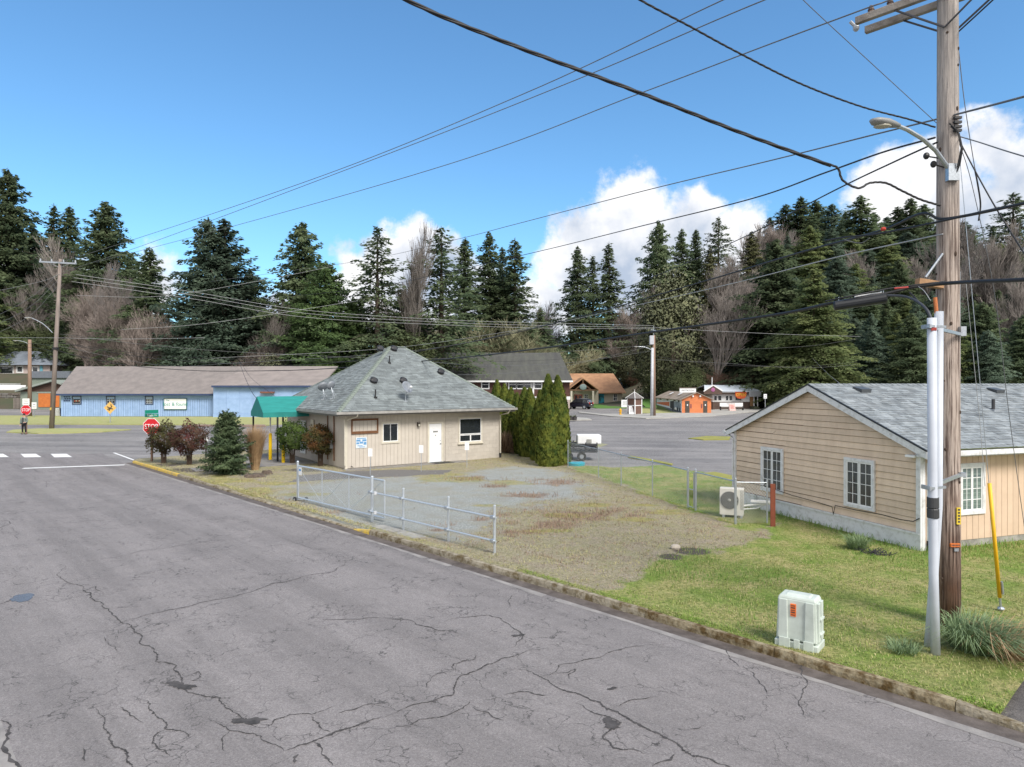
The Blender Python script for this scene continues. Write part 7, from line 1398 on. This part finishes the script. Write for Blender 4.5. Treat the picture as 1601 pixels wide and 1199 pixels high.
# ---- person at the far crossing
def person():
    c = G(37.5,679); t = thing('person', (c.x,c.y,0), 'person in a grey green coat and black trousers standing under the far stop sign', 'person', R(8))
    def skin_obj(name, vs, es, rs, m, sub=2):
        me = bpy.data.meshes.new(name); me.from_pydata(vs, es, []); o = bpy.data.objects.new(name, me); link(o, t); o.modifiers.new('skin', 'SKIN')
        for i, r in enumerate(rs): me.skin_vertices[0].data[i].radius = (r, r) if not isinstance(r, tuple) else r; me.skin_vertices[0].data[i].use_root = (i == 0)
        s = o.modifiers.new('sub', 'SUBSURF'); s.levels = sub; s.render_levels = sub; me.materials.append(m); return o
    V = [(0,0,.92),(0,0,1.1),(0,0,1.32),(0,0,1.44),(0,-.01,1.52),(0,-.01,1.60),(.09,0,.88),(.11,.0,.48),(.12,.02,.09),(.13,-.10,.05),(-.09,0,.88),(-.12,.02,.48),(-.13,.03,.09),(-.15,-.10,.05),(.18,0,1.36),(.27,.0,1.10),(.20,-.16,.98),(.10,-.22,1.02),(-.18,0,1.36),(-.25,.02,1.08),(-.26,-.03,.84),(-.26,-.05,.76)]
    E = [(0,1),(1,2),(2,3),(3,4),(4,5),(0,6),(6,7),(7,8),(8,9),(0,10),(10,11),(11,12),(12,13),(2,14),(14,15),(15,16),(16,17),(2,18),(18,19),(19,20),(20,21)]
    rs = [.14,.13,.15,.06,.075,.085,.085,.06,.045,.04,.085,.06,.045,.04,.06,.048,.036,.035,.06,.048,.036,.035]
    skin_obj('body', V, E, rs, mat('skin_tone', (.52,.33,.25), .6))
    trm = mat('black_cloth', (.015,.015,.018), .9); coat = mat('grey_green_coat', (.17,.21,.19), .9, var=.15)
    skin_obj('trousers', [(0,0,.92),(.09,0,.86),(.11,0,.48),(.12,.02,.12),(-.09,0,.86),(-.12,.02,.48),(-.13,.03,.12)], [(0,1),(1,2),(2,3),(0,4),(4,5),(5,6)], [.15,.10,.075,.06,.10,.075,.06], trm)
    skin_obj('coat', [(0,0,.78),(0,0,1.0),(0,0,1.2),(0,0,1.36),(.18,0,1.36),(.27,0,1.10),(.20,-.16,.99),(-.18,0,1.36),(-.25,.02,1.08),(-.26,-.03,.86)], [(0,1),(1,2),(2,3),(3,4),(4,5),(5,6),(3,7),(7,8),(8,9)], [(.22,.16),(.19,.15),(.17,.14),.12,.085,.07,.055,.085,.07,.055], coat)
    MB().box(-.04,.04,-.18,-.14,.80,1.38).build('dark_shirt', trm, t, bevel=.01)
    hr = mat('black_hair', (.02,.015,.015), .7); MB().ell((0,.025,1.64),.105,.11,.11,12,8).build('hair', hr, t, smooth=True); [MB().ell((s*.035,-.085,1.60),.011,.008,.009,8,5).build('eye', dk, t) for s in (-1,1)]; MB().ell((0,-.10,1.575),.013,.018,.02,8,5).build('nose', mat('skin_tone', (.5,.3,.2), .6), t); MB().ell((0,-.09,1.54),.025,.008,.007,8,5).build('mouth', mat('lips', (.35,.10,.09), .6), t)
    for s in (-1,1): MB().ell((s*.13,-.05,.05),.05,.12,.05,10,6).build('shoe', rubber, t, smooth=True)
    for (hx_, hy2, hz_, s) in ((.10,-.22,1.02,1),(-.26,-.05,.76,-1)):
        h = MB()
        for k in range(5): h.tube([(hx_+s*(-.02+.012*k),hy2,hz_),(hx_+s*(-.025+.014*k),hy2-.03,hz_-.045+.008*abs(k-2)),(hx_+s*(-.02+.012*k),hy2-.035,hz_-.075+.01*abs(k-2))],.008,5)
        h.build('fingers', mat('skin_tone', (.5,.3,.2), .6), t)
person()
# ---- far poles
wp = mat('far_pole_wood', (.26,.215,.19), .9, col2=(.16,.13,.115), scale=1.5, stretch=(5,5,.4))
b = G(80.5,671); tp = P(94.5,405,b.y)-b; p1 = thing('utility_pole', b, 'leaning weathered utility pole with a crossarm at the far left crossing', 'utility pole'); MB().tube([(0,0,-.2),tuple(tp*.5),tuple(tp)],[.22,.18,.14],12).build('pole', wp, p1, smooth=True)
a = P(62,409,b.y+.8)-b; c_ = P(119,412,b.y-.8)-b; MB().beam(a,c_,.12,.14).build('crossarm', galv, p1); [MB().tube([a.lerp(c_,k)+Vector((0,0,.05)),a.lerp(c_,k)+Vector((0,0,.3))],[.07,.05],8).build('insulator', mat('grey_porcelain', (.4,.4,.4), .3), p1) for k in (.02,.33,.66,.98)]; MB().tube([a.lerp(c_,.2),tp*.95],.02,5).tube([a.lerp(c_,.85),tp*.95],.02,5).build('arm_brace', galv, p1)
lamp_arm(p1, P(82,520,b.y)-b, P(49,497,b.y-.5)-b); [MB().box(-.2+P(px_,0,b.y).x-b.x,.25+P(px_,0,b.y).x-b.x,-.2,.1,P(0,545,b.y).z-.1,P(0,545,b.y).z+.12).build('cable_clamp', blackm, p1) for px_ in (87,)]; box_part('yellow_marker', (P(82.5,0,b.y).x-b.x-.1,P(82.5,0,b.y).x-b.x+.02,-.26,-.2,P(0,641,b.y).z,P(0,637,b.y).z), yel, p1)
b2 = G(46.5,651.5); p2_ = thing('lamp_pole', b2, 'straight brown wooden pole with a lamp arm at the far left', 'street lamp'); h = P(0,531,b2.y).z; MB().tube([(0,0,-.2),(0,0,h)],[.25,.19],12).build('pole', mat('brown_pole_wood', (.27,.18,.135), .9, var=.3, scale=2, stretch=(4,4,.4)), p2_, smooth=True); lamp_arm(p2_, (-.1,0,h-.6), (P(31,0,b2.y).x-b2.x,-.3,h-.15))
b3 = G(1020.5,650,.1); p3_ = thing('utility_pole', b3, 'grey and brown utility pole with a transformer box beside the kiosk', 'utility pole'); h = P(0,513,b3.y).z
MB().tube([(.18,0,-.2),(.14,0,h-1)],[.22,.17],12).build('pole', mat('brown_pole_wood', (.3,.2,.1), .9), p3_, smooth=True); MB().tube([(-.16,-.15,0),(-.06,-.12,h-2.6)],[.20,.17],12).build('conduit_guard', mat('pale_conduit', (.50,.52,.56), .6), p3_, smooth=True); MB().box(-.42,.10,-.35,.15,P(0,540,b3.y).z,P(0,526,b3.y).z).build('transformer_box', mat('pale_conduit', (.5,.5,.5), .6), p3_, bevel=.05)
MB().beam((-.3,-.5,h-.35),(.5,.5,h-.35),.1,.12).build('crossarm', galv, p3_); lamp_arm(p3_, (-.1,-.1,P(0,549,b3.y).z), (P(997,0,b3.y).x-b3.x,-.4,P(0,543.5,b3.y).z)); MB().tube([(.1,-.1,h-1.3),(.1,-.1,h+.2)],.04,6).build('cutout', galv, p3_)
# ---- cables
wn = {}
cblk = mat('black_cable', (.018,.018,.02), .6); cgry = mat('grey_cable', (.14,.145,.15), .6); clgt = mat('light_grey_cable', (.40,.41,.42), .5)
def smooth_pts(pts, n=12):
    P_ = [pts[0]*2-pts[1]]+pts+[pts[-1]*2-pts[-2]]; out = []
    for i in range(1, len(P_)-2):
        a, b, c, d = P_[i-1:i+3]
        for k in range(n):
            t = k/n; out.append(.5*((2*b)+(c-a)*t+(2*a-5*b+4*c-d)*t*t+(3*b-a-3*c+d)*t*t*t))
    return out+[pts[-1]]
def cable(pts, r, label, m=cblk, name='overhead_cable', twist=0, n=12, cat='cable', group=None):
    q_ = smooth_pts([P(*p) for p in pts], n); mb = MB()
    if twist:                                           # strands wound round each other
        fine = []; 
        for a, b in zip(q_, q_[1:]):
            k = max(1, int((b-a).length/(twist/8))); fine += [a.lerp(b, i/k) for i in range(k)]
        L = 0; prev = fine[0]
        for s in range(3):
            pts_ = []; L = 0; prev = fine[0]
            for i, p in enumerate(fine):
                L += (p-prev).length; prev = p; d = (fine[min(i+1,len(fine)-1)]-fine[max(i-1,0)]).normalized(); u = d.cross(Vector((0,0,1))).normalized(); w = u.cross(d); a = L/twist*6.283+s*2.094
                pts_.append(p+(u*math.cos(a)+w*math.sin(a))*r*.55)
            mb.tube(pts_, r*.70, 5)
    else: mb.tube(q_, r, 6)
    o = mb.build(name, m, smooth=True); tag(o, label, cat, group); return o
cable([(540,-60,8.6),(640,2,8.9),(790,66,9.4),(1000,145,10.1),(1165,210,10.7),(1310,263,11.2)], .026, 'thick twisted black service cable sweeping down from the top centre to the pole', twist=1.3)
cable([(1296,257,11.15),(1310,263,11.2),(1318,282,11.2),(1342,294,11.25),(1360,286,11.3),(1385,286,11.35),(1410,298,11.4),(1440,312,11.45),(1473,322,11.5)], .016, 'black jumper loop joining the thick service cable to the pole', twist=.3)
cable([(960,-25,8.8),(1010,5,9),(1080,42,9.4),(1150,80,9.9),(1250,130,10.6),(1345,166,11.1),(1420,186,11.4),(1466,200,11.5)], .013, 'twisted triplex cable running from the top edge down to the pole', twist=.42)
cable([(1215,-45,9.5),(1258,2,10),(1355,92,10.8),(1464,192,11.5)], .006, 'thin steep wire reaching the pole below the crossarm', cgry)
for k, (pts, lb) in enumerate((([(1345,-92,12.5),(1130,0,15.5),(820,146,22),(500,276,31),(210,374,47),(60,420,62)],'highest of three long power lines crossing the blue sky'),([(1400,-70,12.2),(1195,0,15),(900,125,21.5),(600,243,29),(245,376,46),(100,425,62)],'middle of three long power lines crossing the blue sky'),([(1480,-40,11.5),(1390,0,12.1),(1346,16,12.5),(1190,74,15),(1000,146,19),(700,257,27),(370,352,42),(150,410,62)],'lowest of three long power lines crossing the blue sky, from the crossarm end'))):
    cable(pts, .014, lb, cgry, 'power_line', cat='power line')
cable([(1680,128,8),(1601,151,9),(1490,180,11.5),(1380,207,14),(1200,252,19),(1000,300,26),(800,352,38),(706,376,50),(560,408,70),(330,440,90)], .016, 'long sagging line passing behind the pole towards the patchy fir', cgry)
cable([(1462,215,11.5),(1380,238,13),(1290,270,15),(1170,312,19),(1000,354,26),(842,393,38),(700,425,52),(560,452,68),(300,478,90)], .017, 'service line from the pole passing left through the clouds', cblk)
cable([(1466,222,11.5),(1400,252,12.8),(1300,300,16),(1160,372,24),(1040,425,36),(900,480,60)], .016, 'line dropping left from below the lamp into the firs', cblk)
cable([(1700,295,8.5),(1601,318,9.6),(1478,342,11.4),(1440,334,12),(1372,362,14),(1250,395,18),(1100,440,25),(900,497,36),(740,534,46),(560,563,55),(430,571,60),(240,560,63),(88,535,63)], .024, 'black telephone cable passing the pole above the standoff block', cblk)
cable([(1601,318,9.7),(1540,330,10.5),(1470,346,11.4),(1375,365,13.2),(1320,371,14.3),(1290,376,15)], .018, 'short doubled cable lashed along the telephone cable', cblk)
cable([(1360,372,14),(1345,380,14.2),(1320,375,14.6)], .010, 'small drooping jumper under the telephone cable', cgry)
cable([(1474,366,11.5),(1435,374,12.2),(1300,404,16),(1150,442,22),(1000,476,32),(820,514,48),(600,545,60),(330,560,63)], .012, 'pale support strand below the telephone cable', clgt)
o = P(1381,358,13.1); MB().ell(tuple(o),.05,.05,.04,8,6).build('red_cable_marker', mat('red_marker', (.6,.05,.02), .5)); tag(bpy.data.objects['red_cable_marker'], 'red marker ball clipped on the telephone cable', 'cable marker')
cable([(1720,428,8.2),(1601,437,9.2),(1530,440,10.2),(1478,443,11.2),(1425,449,11.5),(1390,458,11.6),(1300,474,12),(1200,494,14),(1000,522,19),(850,544,26),(700,561,36),(500,577,50),(380,580,56),(300,579,59),(200,571,61.5),(120,556,62.5),(88,547,62.7)], .030, 'heavy black cable drooping across the whole view in front of the roofs')
cable([(1478,440,11.3),(1420,447,11.5),(1385,452,11.6),(1330,463,11.7),(1290,471,12)], .014, 'second strand over the splice case on the heavy cable', cblk)
o0_, o1_ = P(1303,474,11.85), P(1387,461,11.6); sc_ = thing('splice_case', (o0_+o1_)/2, 'black cylindrical splice case hanging on the heavy cable left of the pole', 'splice case'); A = o0_-(o0_+o1_)/2; B = -A; dn_ = Vector((0,0,-.05))
MB().tube([A+dn_,A*.98+dn_,A*.94+dn_,B*.94+dn_,B*.98+dn_,B+dn_],[.03,.07,.085,.085,.07,.03],14).build('case', mat('black_plastic_case', (.018,.02,.024), .35), sc_, smooth=False)
for k in (-.8,-.2,-.1,.0,.78,.86): p = A*k*-1; MB().tube([p+Vector((0,0,.0)),p+Vector((0,0,.09))],.008,6).build('clamp', galv, sc_)
MB().tube([A*.2+Vector((0,0,.055)),B*.8+Vector((0,0,.06))],.012,6).build('strand_sleeve', offwhite, sc_)
cable([(1384,462,11.6),(1412,463,11.3),(1432,470,10.9),(1448,483,10.5),(1456,498,10.36)], .022, 'black riser cable bending from the splice case into the white conduit', mat('dark_grey_cable', (.05,.055,.065), .6))
cable([(1422,457,11.4),(1430,465,11.2),(1440,476,10.8)], .014, 'short black spur beside the riser cable', cblk)
cable([(1398,451,11.5),(1420,449,11.45)], .016, 'red sleeve on the heavy cable near the pole', mat('red_sleeve', (.45,.05,.04), .5))
cable([(1436,448,11.3),(1445,455,11),(1455,470,10.8)], .005, 'thin wire looping to the orange duct', clgt)
# spans between the far poles
for k, (y0q, y1q, y2q) in enumerate(((429,497,509),(434,501,512),(440,505,514))):
    cable([(118-3*k,y0q,62),(300,y0q+27,66),(480,y0q+56,71),(700,y1q+3,78),(860,y1q+8,84),(1021,y2q,89)], .016, ['top','middle','lowest'][k]+' wire of the far span between the leaning pole and the grey pole', clgt, 'power_line', cat='power line')
cable([(92,535,63),(250,556,64),(430,563,66),(650,566,74),(850,563,82),(1018,548,89)], .015, 'dark telephone span low between the leaning pole and the grey pole', cblk); cable([(92,522,63),(250,541,64),(430,553,67),(700,560,78),(1018,540,89)], .014, 'grey telephone span just above the dark one', cgry)
cable([(-40,528,70),(80,528,62.6),(180,530,60),(320,528,58)], .012, 'level pale wire through the leaning pole towards the firs', clgt); cable([(-40,462,70),(60,441,63),(94,428,62.5)], .012, 'pale wire leaving the leaning pole top to the left edge', clgt)
for k in range(3): cable([(-60,520+12*k,50),(40,470+14*k,58),(90,430+9*k,62.4)], .010, ['upper','middle','lower'][k]+' of the slanting service wires left of the leaning pole', cgry)
cable([(-60,535,75),(46,537,85),(88,541,63)], .016, 'upper dark wire at the far left between the two poles', cblk); cable([(-60,542,75),(46,543,85),(88,550,63)], .016, 'lower dark wire at the far left between the two poles', cblk)
cable([(120,462,62.5),(250,463,64),(400,440,68),(560,408,72)], .012, 'thin bright wire rising right through the twin topped fir', clgt); cable([(190,515,62),(300,508,64),(420,492,68),(560,470,74)], .012, 'lower thin bright wire rising right through the twin topped fir', clgt)
cable([(1023,512,89),(1130,518,91),(1240,523,93),(1345,526,95)], .016, 'upper wire from the grey pole to the right', clgt); cable([(1024,557,89),(1120,570,90),(1250,573,92),(1340,566,94)], .020, 'dark telephone wire from the grey pole to the right', cblk); cable([(1024,562,89),(1120,567,90),(1250,575,92),(1340,570,94)], .014, 'second telephone wire from the grey pole to the right', cgry); cable([(1024,527,89),(1110,545,90),(1250,542,93),(1340,530,95)], .012, 'slack wire from the grey pole to the right', cgry)
cable([(1016,541,89),(940,560,85),(840,580,70),(720,586,55),(640,590,45)], .014, 'wire from the grey pole towards the beige office roof', cgry); cable([(1016,549,89),(900,566,80),(780,572,65),(671,566,42)], .014, 'second wire from the grey pole to the office roof mast', cgry)
cable([(374,566,52),(384,592,48),(398,619,42),(425,640,38),(470,651,36.5)], .016, 'left of two black drop wires falling onto the teal canopy', cblk); cable([(376,566,52),(392,590,48),(420,612,42),(450,632,38),(498,648,34.5)], .010, 'right thin drop wire falling towards the office gutter', cblk)
cable([(671,566,40.5),(610,592,37),(560,603,35.5),(520,610,35)], .008, 'thin antenna wire lying over the office roof', cgry)
cable([(88,540,62.7),(250,571,61),(372,567,55),(560,556,48),(700,541,44),(850,508,36)], .013, 'thin cable parallel above the heavy cable on the left', cgry)
cable([(1270,560,98),(1290,580,60),(1310,597,30),(1321,606,21)], .006, 'thin pale drop wire reaching the tan house ridge', clgt)
# guys and right-hand wires
anc = G(1565,955,YZ); tpg = Vector((PX+.1,PY+.05,9.6)); mb = MB(); mb.tube([anc+Vector((0,0,-.1)),tpg],.006,6); gt = mb.build('guy_wire', galv); tag(gt, 'steel guy wire from the pole top to the yellow guard in the lawn', 'guy wire')
dg = (tpg-anc).normalized(); ygm = mat('guy_guard_yellow', (.80,.45,.01), .5, var=.06); gg_ = thing('guy_guard', anc, 'yellow plastic guy guard slanting out of the lawn at the right', 'guy guard'); MB().tube([dg*.25, dg*2.35], .032, 10).build('guard_tube', ygm, gg_, smooth=True); MB().tube([dg*-.1, dg*.3],.02,8).tube([dg*.3+Vector((.04,-.03,.02)),dg*.55+Vector((.04,-.03,0))],.02,8).build('anchor_rod', galv, gg_); MB().ell((0,0,.04),.06,.06,.04).build('anchor_eye', galv, gg_)
cable([(1497,215,11.6),(1520,290,11.8),(1555,460,12.1),(1578,650,12.5),(1612,900,13)], .006, 'thin grey wire hanging right of the pole down past the tan house', cgry)
cable([(1497,60,11.6),(1508,160,11.6),(1524,262,11.7),(1531,300,11.75)], .007, 'thin wire dropping from the crossarm right of the pole', cgry); cable([(1499,213,11.6),(1530,222,10.5),(1570,235,9.4),(1620,250,8.5)], .010, 'curved service wire from the pole to the right edge in front of the cloud', cgry)
cable([(1499,218,11.6),(1524,266,11.2),(1560,330,10.6),(1620,425,9.5)], .012, 'black drop cable slanting down to the right edge', cblk); cable([(1524,264,11.7),(1529,290,11.7),(1533,320,11.8),(1530,345,11.8)], .014, 'black pair of wires bundled beside the pole', cblk)
cable([(1510,440,11.9),(1522,560,12.1),(1532,660,12.3),(1540,760,12.4)], .005, 'faint thin wire hanging behind the yellow guy guard', clgt)
cable([(1480,-30,10.6),(1520,-5,10),(1560,-40,9)], .016, 'black loop at the top right crossing the crossarm', cblk); cable([(1498,50,11.6),(1550,2,10.8),(1600,-45,10)], .014, 'black brace wire rising right from the crossarm', cblk)
